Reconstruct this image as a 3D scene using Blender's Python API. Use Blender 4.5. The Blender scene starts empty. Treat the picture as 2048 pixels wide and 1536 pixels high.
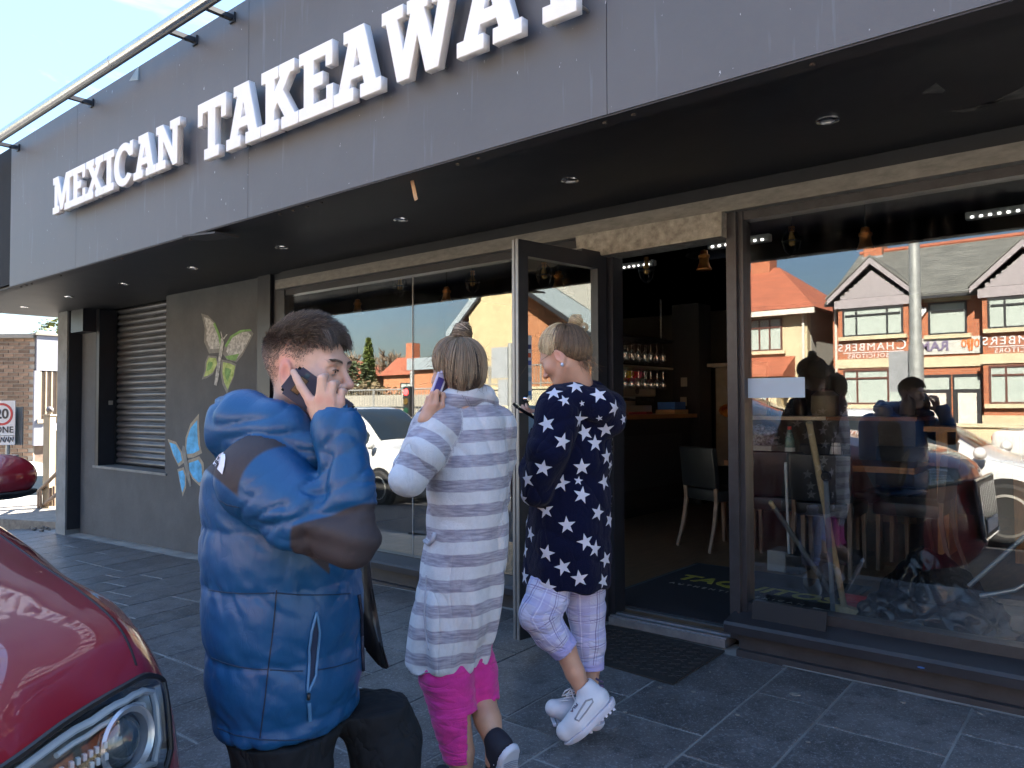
import bpy, bmesh, math, random
import numpy as np
from mathutils import Vector, Matrix

SC = bpy.context.scene
COL = SC.collection
# ------------------------------------------------------------------ camera
FPX = 1540.0                       # focal length in photo pixels (photo 2048 wide)
_y, _p, _r = math.radians(39.8), math.radians(1.6), math.radians(-0.2)
FW = np.array([-math.sin(_y)*math.cos(_p), math.cos(_y)*math.cos(_p), math.sin(_p)])
_ri = np.array([math.cos(_y), math.sin(_y), 0.0]); _up = np.cross(_ri, FW)
RT = math.cos(_r)*_ri + math.sin(_r)*_up
UP = -math.sin(_r)*_ri + math.cos(_r)*_up
CP = np.array([0.0, 0.0, 1.25])
cam = bpy.data.cameras.new('camera'); cam.sensor_width = 36.0; cam.lens = 36.0*FPX/2048
cam.clip_start = 0.05; cam.clip_end = 1000
co = bpy.data.objects.new('camera', cam); COL.objects.link(co)
co.matrix_world = Matrix(((RT[0], UP[0], -FW[0], CP[0]), (RT[1], UP[1], -FW[1], CP[1]), (RT[2], UP[2], -FW[2], CP[2]), (0, 0, 0, 1)))
SC.camera = co
# ------------------------------------------------------------------ sky, sun, exposure
SUN = np.array([0.30, 1.0, 0.90]); SUN /= np.linalg.norm(SUN)      # towards the sun: behind the shop
w = bpy.data.worlds.new('World'); SC.world = w; w.use_nodes = True
nt = w.node_tree; nt.nodes.clear()
N = nt.nodes.new; L = nt.links.new
sky = N('ShaderNodeTexSky'); sky.sky_type = 'NISHITA'; sky.sun_disc = False
sky.sun_elevation = math.asin(SUN[2]); sky.sun_rotation = math.atan2(SUN[0], SUN[1])
sky.air_density = 1.0; sky.dust_density = 0.45; sky.ozone_density = 1.0
tc = N('ShaderNodeTexCoord'); mp = N('ShaderNodeMapping'); mp.inputs['Scale'].default_value = (1.3, 1.3, 4.5)
mp.inputs['Rotation'].default_value = (0.15, 0.1, 0.6)
nz = N('ShaderNodeTexNoise'); nz.inputs['Scale'].default_value = 2.2; nz.inputs['Detail'].default_value = 8; nz.inputs['Roughness'].default_value = 0.62
nz.inputs['Distortion'].default_value = 0.6
cr = N('ShaderNodeValToRGB'); cr.color_ramp.elements[0].position = 0.52; cr.color_ramp.elements[1].position = 0.78
mx = N('ShaderNodeMix'); mx.data_type = 'RGBA'
cl = N('ShaderNodeMix'); cl.data_type = 'RGBA'; cl.blend_type = 'MULTIPLY'; cl.inputs[0].default_value = 1
ad = N('ShaderNodeMix'); ad.data_type = 'RGBA'; ad.blend_type = 'MIX'; ad.inputs[0].default_value = 0.5
L(tc.outputs['Generated'], mp.inputs[0]); L(mp.outputs[0], nz.inputs['Vector']); L(nz.outputs['Fac'], cr.inputs[0])
hs = N('ShaderNodeHueSaturation'); hs.inputs['Saturation'].default_value = 0.0; hs.inputs['Value'].default_value = 1.35
hb_ = N('ShaderNodeHueSaturation'); hb_.inputs['Saturation'].default_value = 1.1; L(sky.outputs[0], hb_.inputs['Color'])
L(sky.outputs[0], hs.inputs['Color'])
L(cr.outputs[0], mx.inputs[0]); L(hb_.outputs[0], mx.inputs[6]); L(hs.outputs[0], mx.inputs[7])
# thin the glare of the bright side of the sky evenly: radiance / (1 + luminance / knee)
bw_ = N('ShaderNodeRGBToBW'); k1 = N('ShaderNodeMath'); k1.operation = 'MULTIPLY_ADD'; k1.inputs[1].default_value = 1.35; k1.inputs[2].default_value = 1.0
k2 = N('ShaderNodeMath'); k2.operation = 'DIVIDE'; k2.inputs[0].default_value = 1.0; vm = N('ShaderNodeVectorMath'); vm.operation = 'SCALE'
bg = N('ShaderNodeBackground'); bg.inputs['Strength'].default_value = 0.15
wo = N('ShaderNodeOutputWorld'); L(mx.outputs[2], bw_.inputs[0]); L(bw_.outputs[0], k1.inputs[0]); L(k1.outputs[0], k2.inputs[1]); L(mx.outputs[2], vm.inputs[0]); L(k2.outputs[0], vm.inputs['Scale']); L(vm.outputs[0], bg.inputs[0]); L(bg.outputs[0], wo.inputs[0])
sl = bpy.data.lights.new('sun', 'SUN'); sl.energy = 3.2; sl.angle = math.radians(0.5); sl.color = (1.0, 0.93, 0.82)
so = bpy.data.objects.new('sun', sl); COL.objects.link(so)
so.rotation_euler = Vector(SUN).to_track_quat('Z', 'Y').to_euler(); so.location = (5, 20, 30)
vs = SC.view_settings; vs.view_transform = 'Standard'; vs.look = 'None'; vs.exposure = 3.9; vs.gamma = 1.0; vs.use_curve_mapping = False
SC.render.engine = 'CYCLES'; SC.cycles.use_denoising = True
SC.cycles.max_bounces = 10; SC.cycles.transparent_max_bounces = 24; SC.cycles.glossy_bounces = 5; SC.cycles.diffuse_bounces = 4
SC.cycles.caustics_reflective = False; SC.cycles.caustics_refractive = False

# ------------------------------------------------------------------ measuring helpers
def ray(px, py): return FW*FPX + RT*(px-1024) - UP*(py-768)
def at(px, py, d): r = ray(px, py); return CP + r*(d/FPX)           # photo pixel at a depth
def on(px, py, ax, v): r = ray(px, py); return CP + r*((v-CP[ax])/r[ax])
def aX(px, py, v): return on(px, py, 0, v)
def aY(px, py, v): return on(px, py, 1, v)
def aZ(px, py, v): return on(px, py, 2, v)
rnd = random.Random(7)

# ------------------------------------------------------------------ materials
MATS = {}
def mat(name, col, rough=0.6, metal=0.0, wrinkle=None, var=0.12, scale=6.0, bump=0.0, bscale=60.0, rand=0.0, coat=0.0, sheen=0.0, spec=0.5, stretch=None, extra=None, sss=0.0, emit=0.0, col2=None, rvar=0.1):
    if name in MATS: return MATS[name]
    m = bpy.data.materials.new(name); m.use_nodes = True; MATS[name] = m
    t = m.node_tree; b = t.nodes['Principled BSDF']; n = t.nodes.new; l = t.links.new
    b.inputs['Roughness'].default_value = rough; b.inputs['Metallic'].default_value = metal
    b.inputs['Coat Weight'].default_value = coat; b.inputs['Coat Roughness'].default_value = 0.02
    b.inputs['Sheen Weight'].default_value = sheen; b.inputs['Specular IOR Level'].default_value = spec
    c = Vector(col[:3]); c2 = Vector(col2) if col2 else None
    tcn = n('ShaderNodeTexCoord'); vec = tcn.outputs['Object']
    if stretch:
        mpn = n('ShaderNodeMapping'); mpn.inputs['Scale'].default_value = stretch; l(vec, mpn.inputs[0]); vec = mpn.outputs[0]
    nzn = n('ShaderNodeTexNoise'); nzn.inputs['Scale'].default_value = scale; nzn.inputs['Detail'].default_value = 6; nzn.inputs['Roughness'].default_value = 0.65
    l(vec, nzn.inputs['Vector'])
    rp = n('ShaderNodeValToRGB'); rp.color_ramp.elements[0].position = 0.3; rp.color_ramp.elements[1].position = 0.7
    lo = [max(0, x*(1-var)) for x in c]; hi = [min(1, x*(1+var)) for x in (c2 or c)]
    rp.color_ramp.elements[0].color = (*lo, 1); rp.color_ramp.elements[1].color = (*hi, 1)
    l(nzn.outputs['Fac'], rp.inputs[0]); out = rp.outputs[0]
    if rand:
        oi = n('ShaderNodeObjectInfo'); mr = n('ShaderNodeMapRange'); mr.inputs['To Min'].default_value = 1-rand; mr.inputs['To Max'].default_value = 1+rand
        l(oi.outputs['Random'], mr.inputs[0]); hv = n('ShaderNodeHueSaturation'); l(mr.outputs[0], hv.inputs['Value']); l(out, hv.inputs['Color']); out = hv.outputs[0]
    if extra: out = extra(t, tcn, out) or out
    l(out, b.inputs['Base Color'])
    if rvar:
        rr = n('ShaderNodeMapRange'); rr.inputs['To Min'].default_value = max(0, rough*(1-rvar)); rr.inputs['To Max'].default_value = min(1, rough*(1+rvar)); l(nzn.outputs['Fac'], rr.inputs[0]); l(rr.outputs[0], b.inputs['Roughness'])
    if bump:
        n2 = n('ShaderNodeTexNoise'); n2.inputs['Scale'].default_value = bscale; n2.inputs['Detail'].default_value = 5; l(vec, n2.inputs['Vector'])
        bp = n('ShaderNodeBump'); bp.inputs['Strength'].default_value = bump; bp.inputs['Distance'].default_value = 0.01; l(n2.outputs['Fac'], bp.inputs['Height']); l(bp.outputs[0], b.inputs['Normal'])
    if wrinkle:                       # soft cloth creases: folded noise at two sizes
        prev = bp.outputs[0] if bump else None
        for sc_, st_, dist_, strength_ in wrinkle:
            mq = n('ShaderNodeMapping'); mq.inputs['Scale'].default_value = st_; mq.inputs['Rotation'].default_value = (0.3, 0.5, 0.2); l(tcn.outputs['Object'], mq.inputs[0])
            nq = n('ShaderNodeTexNoise'); nq.inputs['Scale'].default_value = sc_; nq.inputs['Detail'].default_value = 2.5; nq.inputs['Distortion'].default_value = 0.7; l(mq.outputs[0], nq.inputs['Vector'])
            s1 = n('ShaderNodeMath'); s1.operation = 'SUBTRACT'; s1.inputs[1].default_value = 0.5; l(nq.outputs['Fac'], s1.inputs[0]); s2 = n('ShaderNodeMath'); s2.operation = 'ABSOLUTE'; l(s1.outputs[0], s2.inputs[0]); s3 = n('ShaderNodeMath'); s3.operation = 'POWER'; s3.inputs[1].default_value = 0.6; l(s2.outputs[0], s3.inputs[0])
            bq = n('ShaderNodeBump'); bq.inputs['Strength'].default_value = strength_; bq.inputs['Distance'].default_value = dist_; l(s3.outputs[0], bq.inputs['Height'])
            if prev is not None: l(prev, bq.inputs['Normal'])
            prev = bq.outputs[0]
        l(prev, b.inputs['Normal'])
    if sss:
        b.inputs['Subsurface Weight'].default_value = sss; b.inputs['Subsurface Radius'].default_value = (0.012, 0.005, 0.003); b.inputs['Subsurface Scale'].default_value = 1.0
    if emit:
        l(out, b.inputs['Emission Color']); b.inputs['Emission Strength'].default_value = emit
    return m
def glass_mat(name, tint=(0.9, 0.93, 0.92), boost=2.6, dirt=0.0, ior=1.5):
    m = bpy.data.materials.new(name); m.use_nodes = True; t = m.node_tree; t.nodes.clear(); n = t.nodes.new; l = t.links.new
    tr = n('ShaderNodeBsdfTransparent'); tr.inputs[0].default_value = (*tint, 1)
    gl = n('ShaderNodeBsdfGlossy'); gl.inputs['Roughness'].default_value = 0.0; gl.inputs[0].default_value = (1, 1, 1, 1)
    fr = n('ShaderNodeFresnel'); gb_ = n('ShaderNodeNewGeometry'); im = n('ShaderNodeMapRange'); im.inputs['To Min'].default_value = ior; im.inputs['To Max'].default_value = 1/ior; l(gb_.outputs['Backfacing'], im.inputs[0]); l(im.outputs[0], fr.inputs[0])
    mu = n('ShaderNodeMath'); mu.operation = 'MULTIPLY'; mu.use_clamp = True; mu.inputs[1].default_value = boost
    ms = n('ShaderNodeMixShader'); l(fr.outputs[0], mu.inputs[0]); l(mu.outputs[0], ms.inputs[0]); l(tr.outputs[0], ms.inputs[1]); l(gl.outputs[0], ms.inputs[2])
    last = ms
    if dirt:
        df = n('ShaderNodeBsdfDiffuse'); df.inputs[0].default_value = (0.75, 0.75, 0.72, 1)
        tcn = n('ShaderNodeTexCoord'); mpn = n('ShaderNodeMapping'); mpn.inputs['Scale'].default_value = (6, 6, 1.2); l(tcn.outputs['Object'], mpn.inputs[0])
        z = n('ShaderNodeTexNoise'); z.inputs['Scale'].default_value = 3; z.inputs['Detail'].default_value = 8; l(mpn.outputs[0], z.inputs['Vector'])
        mr = n('ShaderNodeMapRange'); mr.inputs['From Min'].default_value = 0.45; mr.inputs['From Max'].default_value = 0.85; mr.inputs['To Max'].default_value = dirt; l(z.outputs['Fac'], mr.inputs[0])
        m2 = n('ShaderNodeMixShader'); l(mr.outputs[0], m2.inputs[0]); l(ms.outputs[0], m2.inputs[1]); l(df.outputs[0], m2.inputs[2]); last = m2
    o = n('ShaderNodeOutputMaterial'); l(last.outputs[0], o.inputs[0]); MATS[name] = m
    return m
def brick_mat(name, c1, c2, mortar, sx=4.4, bw=0.5, rh=0.17, axis='XZ'):
    m = bpy.data.materials.new(name); m.use_nodes = True; MATS[name] = m; t = m.node_tree; n = t.nodes.new; l = t.links.new; b = t.nodes['Principled BSDF']
    tcn = n('ShaderNodeTexCoord'); sp = n('ShaderNodeSeparateXYZ'); cb = n('ShaderNodeCombineXYZ'); l(tcn.outputs['Object'], sp.inputs[0])
    l(sp.outputs[axis[0]], cb.inputs[0]); l(sp.outputs[axis[1]], cb.inputs[1])
    br = n('ShaderNodeTexBrick'); br.inputs['Color1'].default_value = (*c1, 1); br.inputs['Color2'].default_value = (*c2, 1); br.inputs['Mortar'].default_value = (*mortar, 1)
    br.inputs['Scale'].default_value = sx*0.5; br.inputs['Mortar Size'].default_value = 0.012; br.inputs['Brick Width'].default_value = bw; br.inputs['Row Height'].default_value = rh; br.inputs['Bias'].default_value = 0
    l(cb.outputs[0], br.inputs['Vector']); nz_ = n('ShaderNodeTexNoise'); nz_.inputs['Scale'].default_value = 1.2; nz_.inputs['Detail'].default_value = 4; l(cb.outputs[0], nz_.inputs['Vector'])
    mm = n('ShaderNodeMix'); mm.data_type = 'RGBA'; mm.blend_type = 'MULTIPLY'; mm.inputs[0].default_value = 0.5; l(br.outputs[0], mm.inputs[6]); l(nz_.outputs['Color'], mm.inputs[7])
    hv = n('ShaderNodeHueSaturation'); hv.inputs['Value'].default_value = 1.35; l(mm.outputs[2], hv.inputs['Color']); l(br.outputs[0], b.inputs['Base Color'])
    b.inputs['Roughness'].default_value = 0.9
    return m

# ------------------------------------------------------------------ object helpers
def tag(o, label=None, cat=None, group=None, kind=None):
    if label: o['label'] = label
    if cat: o['category'] = cat
    if group: o['group'] = group
    if kind: o['kind'] = kind
    return o
def thing(name, label, cat, loc=(0, 0, 0), rz=0.0, group=None):
    o = bpy.data.objects.new(name, None); COL.objects.link(o); o.location = loc; o.rotation_euler = (0, 0, rz); o.empty_display_size = 0.1
    return tag(o, label, cat, group)
def link(name, me, m, parent=None, loc=None, smooth=False):
    if m is not None:
        me.materials.clear()
        for x in (m if isinstance(m, (list, tuple)) else [m]): me.materials.append(x)
    o = bpy.data.objects.new(name, me); COL.objects.link(o)
    if parent is not None: o.parent = parent
    if loc is not None: o.location = loc
    if smooth: me.polygons.foreach_set('use_smooth', [True]*len(me.polygons))
    return o
def up_of(parent):
    bpy.context.view_layer.update()
    return parent.matrix_world.inverted()
def pix(w):
    """photo pixel of world points (n x 3)"""
    d = np.asarray(w, float)-CP; z = d@FW; return np.c_[1024+FPX*(d@RT)/z, 768-FPX*(d@UP)/z]
class MB:
    """collects shapes, in world coordinates, for ONE mesh object"""
    def __init__(s): s.b = bmesh.new(); s.mi = 0
    def _f(s, vs):
        try: f = s.b.faces.new(vs); f.material_index = s.mi; return f
        except ValueError: return None
    def box(s, c, size, rz=0.0, bev=0.0, M=None):
        sx, sy, sz = [x/2 for x in size]; vs = []
        for x in (-sx, sx):
            for y in (-sy, sy):
                for z in (-sz, sz): vs.append(Vector((x, y, z)))
        R = M if M is not None else Matrix.Rotation(rz, 3, 'Z')
        v = [s.b.verts.new(R @ p + Vector(c)) for p in vs]; fs = []
        for q in ((0, 1, 3, 2), (4, 6, 7, 5), (0, 4, 5, 1), (2, 3, 7, 6), (0, 2, 6, 4), (1, 5, 7, 3)): fs.append(s._f([v[i] for i in q]))
        if bev:
            es = list({e for f in fs for e in f.edges}); r = bmesh.ops.bevel(s.b, geom=es, offset=bev, segments=2, affect='EDGES', profile=0.6)
            for f in r['faces']: f.material_index = s.mi
        return s
    def span(s, a, b, bev=0.0): 
        return s.box([(a[i]+b[i])/2 for i in range(3)], [abs(b[i]-a[i]) for i in range(3)], bev=bev)
    def prism(s, pts, d):
        """closed polygon of 3-D points pushed along vector d"""
        d = Vector(d); a = [s.b.verts.new(Vector(p)) for p in pts]; b = [s.b.verts.new(Vector(p)+d) for p in pts]
        s._f(a); s._f(b[::-1]); k = len(a)
        for i in range(k): s._f([a[i], b[i], b[(i+1) % k], a[(i+1) % k]])
        return s
    def quad(s, *p): s._f([s.b.verts.new(Vector(x)) for x in p]); return s
    def tube(s, pts, r, n=10, cap=True):
        pts = [Vector(p) for p in pts]; k = len(pts); rs = r if isinstance(r, (list, tuple)) else [r]*k; rings = []; side = None
        for i, p in enumerate(pts):
            t = (pts[min(i+1, k-1)] - pts[max(i-1, 0)]).normalized()
            if side is None: side = t.orthogonal().normalized()
            else: side = (side - t*side.dot(t)).normalized()
            u = t.cross(side)
            rings.append([s.b.verts.new(p + (side*math.cos(a) + u*math.sin(a))*rs[i]) for a in [2*math.pi*j/n for j in range(n)]])
        for a, b in zip(rings, rings[1:]):
            for j in range(n): s._f([a[j], a[(j+1) % n], b[(j+1) % n], b[j]])
        if cap: s._f(rings[0][::-1]); s._f(rings[-1])
        return s
    def lathe(s, c, prof, n=20, axis='Z', cap=True):
        """profile of (radius, height) turned round a vertical axis through c"""
        c = Vector(c); rings = []
        for r, h in prof:
            row = []
            for j in range(n):
                a = 2*math.pi*j/n; p = Vector((r*math.cos(a), r*math.sin(a), h))
                if axis == 'Y': p = Vector((p.x, p.z, p.y))
                if axis == 'X': p = Vector((p.z, p.x, p.y))
                row.append(s.b.verts.new(c+p))
            rings.append(row)
        for a, b in zip(rings, rings[1:]):
            for j in range(n): s._f([a[j], a[(j+1) % n], b[(j+1) % n], b[j]])
        if cap: s._f(rings[0][::-1]); s._f(rings[-1])
        return s
    def grid(s, P):
        V = [[s.b.verts.new(Vector(p)) for p in row] for row in P]
        for i in range(len(V)-1):
            for j in range(len(V[0])-1): s._f([V[i][j], V[i][j+1], V[i+1][j+1], V[i+1][j]])
        return s
    def ball(s, c, r, sc=(1, 1, 1), sub=2):
        x = bmesh.ops.create_icosphere(s.b, subdivisions=sub, radius=r, matrix=Matrix.Translation(Vector(c)) @ Matrix.Diagonal((*sc, 1)))
        for v in x['verts']:
            for f in v.link_faces: f.material_index = s.mi
        return s
    def done(s, name, m, parent=None, smooth=False, label=None):
        bmesh.ops.recalc_face_normals(s.b, faces=s.b.faces)
        me = bpy.data.meshes.new(name)
        if parent is not None: s.b.transform(up_of(parent))
        s.b.to_mesh(me); s.b.free(); o = link(name, me, m, parent)
        if smooth:
            me.polygons.foreach_set('use_smooth', [True]*len(me.polygons)); 
            try: me.set_sharp_from_angle(angle=math.radians(38))
            except Exception: pass
        if label: o['label'] = label
        return o
def copy_tree(o, parent=None):
    c = o.copy(); COL.objects.link(c)
    if parent is not None: c.parent = parent
    for ch in list(o.children): copy_tree(ch, c)
    return c
def poly_mesh(contours, depth, bevel=0.0, res=8):
    """flat outline (with holes) in the XY plane, extruded by depth -> mesh"""
    cu = bpy.data.curves.new('c', 'CURVE'); cu.dimensions = '2D'; cu.fill_mode = 'BOTH'; cu.extrude = depth/2; cu.bevel_depth = bevel; cu.bevel_resolution = 1
    for pts in contours:
        sp = cu.splines.new('POLY'); sp.points.add(len(pts)-1); sp.use_cyclic_u = True
        for i, (x, y) in enumerate(pts): sp.points[i].co = (x, y, 0, 1)
    o = bpy.data.objects.new('c', cu); COL.objects.link(o); dg = bpy.context.evaluated_depsgraph_get()
    me = bpy.data.meshes.new_from_object(o.evaluated_get(dg)); bpy.data.objects.remove(o); bpy.data.curves.remove(cu)
    return me
def text_mesh(txt, size, depth=0.002, spacing=1.0, align='CENTER', shear=0.0, bold=0.0):
    cu = bpy.data.curves.new('t', 'FONT'); cu.body = txt; cu.size = size; cu.extrude = depth/2; cu.space_character = spacing; cu.align_x = align; cu.align_y = 'CENTER'; cu.shear = shear; cu.offset = bold
    o = bpy.data.objects.new('t', cu); COL.objects.link(o); dg = bpy.context.evaluated_depsgraph_get()
    me = bpy.data.meshes.new_from_object(o.evaluated_get(dg)); bpy.data.objects.remove(o); bpy.data.curves.remove(cu)
    return me
def place(name, me, m, origin, xdir, ydir, parent=None, label=None):
    """lay a mesh made in the XY plane onto a plane through origin with axes xdir, ydir"""
    x = Vector(xdir).normalized(); y = Vector(ydir).normalized(); z = x.cross(y)
    Mx = Matrix(((x.x, y.x, z.x, origin[0]), (x.y, y.y, z.y, origin[1]), (x.z, y.z, z.z, origin[2]), (0, 0, 0, 1)))
    if parent is not None: Mx = up_of(parent) @ Mx
    me.transform(Mx); o = link(name, me, m, parent)
    if label: o['label'] = label
    return o

# ------------------------------------------------------------------ palette
m_fascia = None
def streaks(t, tcn, out):
    n = t.nodes.new; l = t.links.new
    def layer(sc, lo, hi, col, amt, out):
        mp_ = n('ShaderNodeMapping'); mp_.inputs['Scale'].default_value = sc; l(tcn.outputs['Object'], mp_.inputs[0])
        z = n('ShaderNodeTexNoise'); z.inputs['Scale'].default_value = 1; z.inputs['Detail'].default_value = 5; l(mp_.outputs[0], z.inputs['Vector'])
        r = n('ShaderNodeMapRange'); r.inputs['From Min'].default_value = lo; r.inputs['From Max'].default_value = hi; r.inputs['To Max'].default_value = amt; l(z.outputs['Fac'], r.inputs[0])
        x = n('ShaderNodeMix'); x.data_type = 'RGBA'; x.inputs[7].default_value = (*col, 1); l(r.outputs[0], x.inputs[0]); l(out, x.inputs[6]); return x.outputs[2]
    out = layer((7, 7, 0.5), 0.5, 0.75, (0.06, 0.065, 0.08), 0.15, out)
    out = layer((30, 30, 2.2), 0.64, 0.76, (0.22, 0.27, 0.36), 0.22, out)
    out = layer((55, 55, 24), 0.72, 0.75, (0.5, 0.53, 0.58), 0.85, out)
    return out
m_fascia = mat('fascia_paint', (0.086, 0.088, 0.097), 0.5, var=0.1, scale=1.5, bump=0.05, bscale=40, extra=streaks)
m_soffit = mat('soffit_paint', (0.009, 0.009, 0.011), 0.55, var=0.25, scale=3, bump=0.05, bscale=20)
m_lip = mat('soffit_trim', (0.022, 0.020, 0.022), 0.6, var=0.2)
m_black = mat('black_frame', (0.012, 0.014, 0.02), 0.4, var=0.2, scale=8)
m_frame = mat('dark_aluminium', (0.018, 0.020, 0.026), 0.35, var=0.2, scale=10)
m_alu = mat('silver_aluminium', (0.27, 0.27, 0.28), 0.4, metal=0.85, var=0.12)
m_letter = mat('white_letter_paint', (0.76, 0.76, 0.76), 0.5, var=0.05, scale=4, bump=0.03)
m_lintel = mat('grey_marbled_lintel', (0.165, 0.16, 0.145), 0.5, var=0.25, scale=14, stretch=(1, 1, 3))
m_boxst = mat('mottled_box', (0.26, 0.25, 0.215), 0.55, var=0.45, scale=22, bump=0.1, bscale=40)
m_render = mat('grey_render', (0.076, 0.082, 0.088), 0.85, var=0.22, scale=2.5, bump=0.25, bscale=30)
m_pill = mat('pale_render', (0.19, 0.20, 0.20), 0.85, var=0.25, scale=5, bump=0.2)
m_plinth = mat('plinth_paint', (0.028, 0.028, 0.032), 0.6, var=0.3, scale=9, bump=0.2, bscale=25)
m_sill = mat('sill_paint', (0.020, 0.022, 0.028), 0.45, var=0.25, scale=7)
m_slat = mat('shutter_slat', (0.14, 0.14, 0.145), 0.38, metal=0.75, var=0.35, scale=3, stretch=(1, 1, 6))
m_glass = glass_mat('shop_glass', (0.94, 0.955, 0.95), 2.6, 0.02)
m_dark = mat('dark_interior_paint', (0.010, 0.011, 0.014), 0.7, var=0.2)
m_chrome = mat('chrome', (0.62, 0.62, 0.63), 0.12, metal=1.0, var=0.05)
m_steel = mat('stainless_steel', (0.45, 0.44, 0.42), 0.3, metal=0.9, var=0.1)
m_wood = mat('oiled_wood_top', (0.22, 0.09, 0.03), 0.4, var=0.35, scale=8, stretch=(1, 12, 12))
m_white = mat('white_plastic', (0.7, 0.7, 0.7), 0.4, var=0.04)
m_rubber = mat('black_rubber', (0.012, 0.012, 0.012), 0.8, var=0.2)
# ------------------------------------------------------------------ ground
def slx(x): return float(np.interp(x, [-30, -14, -10.4, -7.2, -4.3, -2.5], [-0.75, -0.42, -0.29, -0.20, -0.045, 0.0]))
KERB = 1.42
def gz(x, y):
    if y >= KERB: return slx(x) - 0.04*(3.69-min(y, 3.9))
    return slx(x) - 0.29 - 0.004*max(0, KERB-y)*0
m_tile = mat('dark_slate_paver', (0.052, 0.056, 0.064), 0.48, var=0.38, scale=9, bump=0.35, bscale=70, rand=0.22, col2=(0.085, 0.09, 0.10))
def tile_extra(t, tcn, out):
    n = t.nodes.new; l = t.links.new
    for sc, lo, hi, col, amt in ((3.2, 0.50, 0.75, (0.16, 0.165, 0.175), 0.7), (14, 0.50, 0.68, (0.020, 0.023, 0.030), 0.7), (60, 0.56, 0.68, (0.24, 0.25, 0.27), 0.6), (150, 0.60, 0.68, (0.40, 0.41, 0.43), 0.7)):
        z = n('ShaderNodeTexNoise'); z.inputs['Scale'].default_value = sc; z.inputs['Detail'].default_value = 5; l(tcn.outputs['Object'], z.inputs['Vector'])
        r = n('ShaderNodeMapRange'); r.inputs['From Min'].default_value = lo; r.inputs['From Max'].default_value = hi; r.inputs['To Max'].default_value = amt; l(z.outputs['Fac'], r.inputs[0])
        x = n('ShaderNodeMix'); x.data_type = 'RGBA'; x.inputs[7].default_value = (*col, 1); l(r.outputs[0], x.inputs[0]); l(out, x.inputs[6]); out = x.outputs[2]
    return out
m_tile = mat('flecked_slate_paver', (0.100, 0.101, 0.104), 0.42, var=0.35, scale=7, bump=0.3, bscale=80, rand=0.25, extra=tile_extra)
m_grout = mat('pale_grout', (0.27, 0.27, 0.26), 0.9, var=0.35, scale=3)
m_asph = mat('asphalt', (0.05, 0.05, 0.052), 0.85, var=0.25, scale=40, bump=0.3, bscale=120)
m_kerb = mat('granite_kerb', (0.2, 0.2, 0.195), 0.8, var=0.2, scale=20, bump=0.1)
def sheet(name, x0, x1, y0, y1, nx, ny, zf, m):
    P = [[(x0+(x1-x0)*i/nx, y0+(y1-y0)*j/ny, zf(x0+(x1-x0)*i/nx, y0+(y1-y0)*j/ny)) for j in range(ny+1)] for i in range(nx+1)]
    o = MB().grid(P).done(name, m); tag(o, kind='structure'); return o
LX = [-260, -120, -60, -40, -30, -22, -16, -14, -11.7, -11.6, -10, -7, -4, 0, 10, 30, 80, 260]; LY = [-260, -120, -60, -30, -12, 0, 4.6, 5.2, 5.3, 8, 14, 30, 60, 120, 260]
land = MB().grid([[(x, y, slx(x)-0.32 if (x > -11.65 or y < 5.25) else -1.5) for y in LY] for x in LX]).done('ground', mat('rough_ground', (0.10, 0.10, 0.095), 0.95, var=0.3, scale=0.4)); tag(land, kind='structure')
tag(land, 'rough grey open ground around the street')
road = sheet('road', -90, 90, -8.0, KERB-0.14, 60, 1, lambda x, y: slx(x)-0.29, m_asph); tag(road, 'dark asphalt road with a dropped gutter by the kerb')
far_pav = sheet('far_pavement', -90, 90, -10.6, -8.0, 60, 1, lambda x, y: slx(x)-0.17, mat('concrete_paving', (0.26, 0.25, 0.23), 0.85, var=0.2, scale=2)); tag(far_pav, 'pale concrete pavement across the road')
fk = MB().box((0, -7.94, -0.3), (180, 0.12, 0.3)).done('far_kerb', m_kerb); tag(fk, 'pale kerb across the road', kind='structure')
mk = MB()
for i in range(14): mk.box((-40+i*6.0, -3.9, slx(-40+i*6.0)-0.284), (2.4, 0.1, 0.004))
tag(mk.done('road_marking', mat('road_paint', (0.7, 0.7, 0.66), 0.7, var=0.15, scale=20)), 'white dashed line along the middle of the road', kind='structure')
# pavement: grout bed with every paver a part of its own
pave = sheet('pavement', -11.4, 5.0, KERB, 3.86, 60, 10, lambda x, y: gz(x, y)-0.0035, m_grout); tag(pave, 'dark slate pavement in front of the shop')
kx = -11.4
while kx < 5:
    b = MB(); zc = slx(kx+0.45)-0.092
    b.box((kx+0.455, KERB-0.07, zc-0.16), (0.9, 0.14, 0.33), bev=0.008); b.done('kerb_stone', m_kerb, pave); kx += 0.91
cols_x = [-0.598]
for wd in (0.45, 0.30, 0.44, 0.29, 0.44, 0.45, 0.3, 0.45, 0.3): cols_x.append(cols_x[-1]-wd)
cols_x = [-0.598, -1.067, -1.372, -1.80, -2.10, -2.54, -2.97]
while cols_x[-1] > -11.2: cols_x.append(cols_x[-1]-rnd.choice((0.30, 0.44, 0.44)))
right = [-0.598]
while right[-1] < 0.9: right.append(right[-1]+rnd.choice((0.30, 0.44)))
bounds = sorted(cols_x + right[1:])
tile_n = 0
JOINTS = {-1.067: [3.16], -1.372: [2.0, 2.62, 3.32], -1.80: [2.27, 2.80], -2.10: [2.95, 2.45]}
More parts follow.
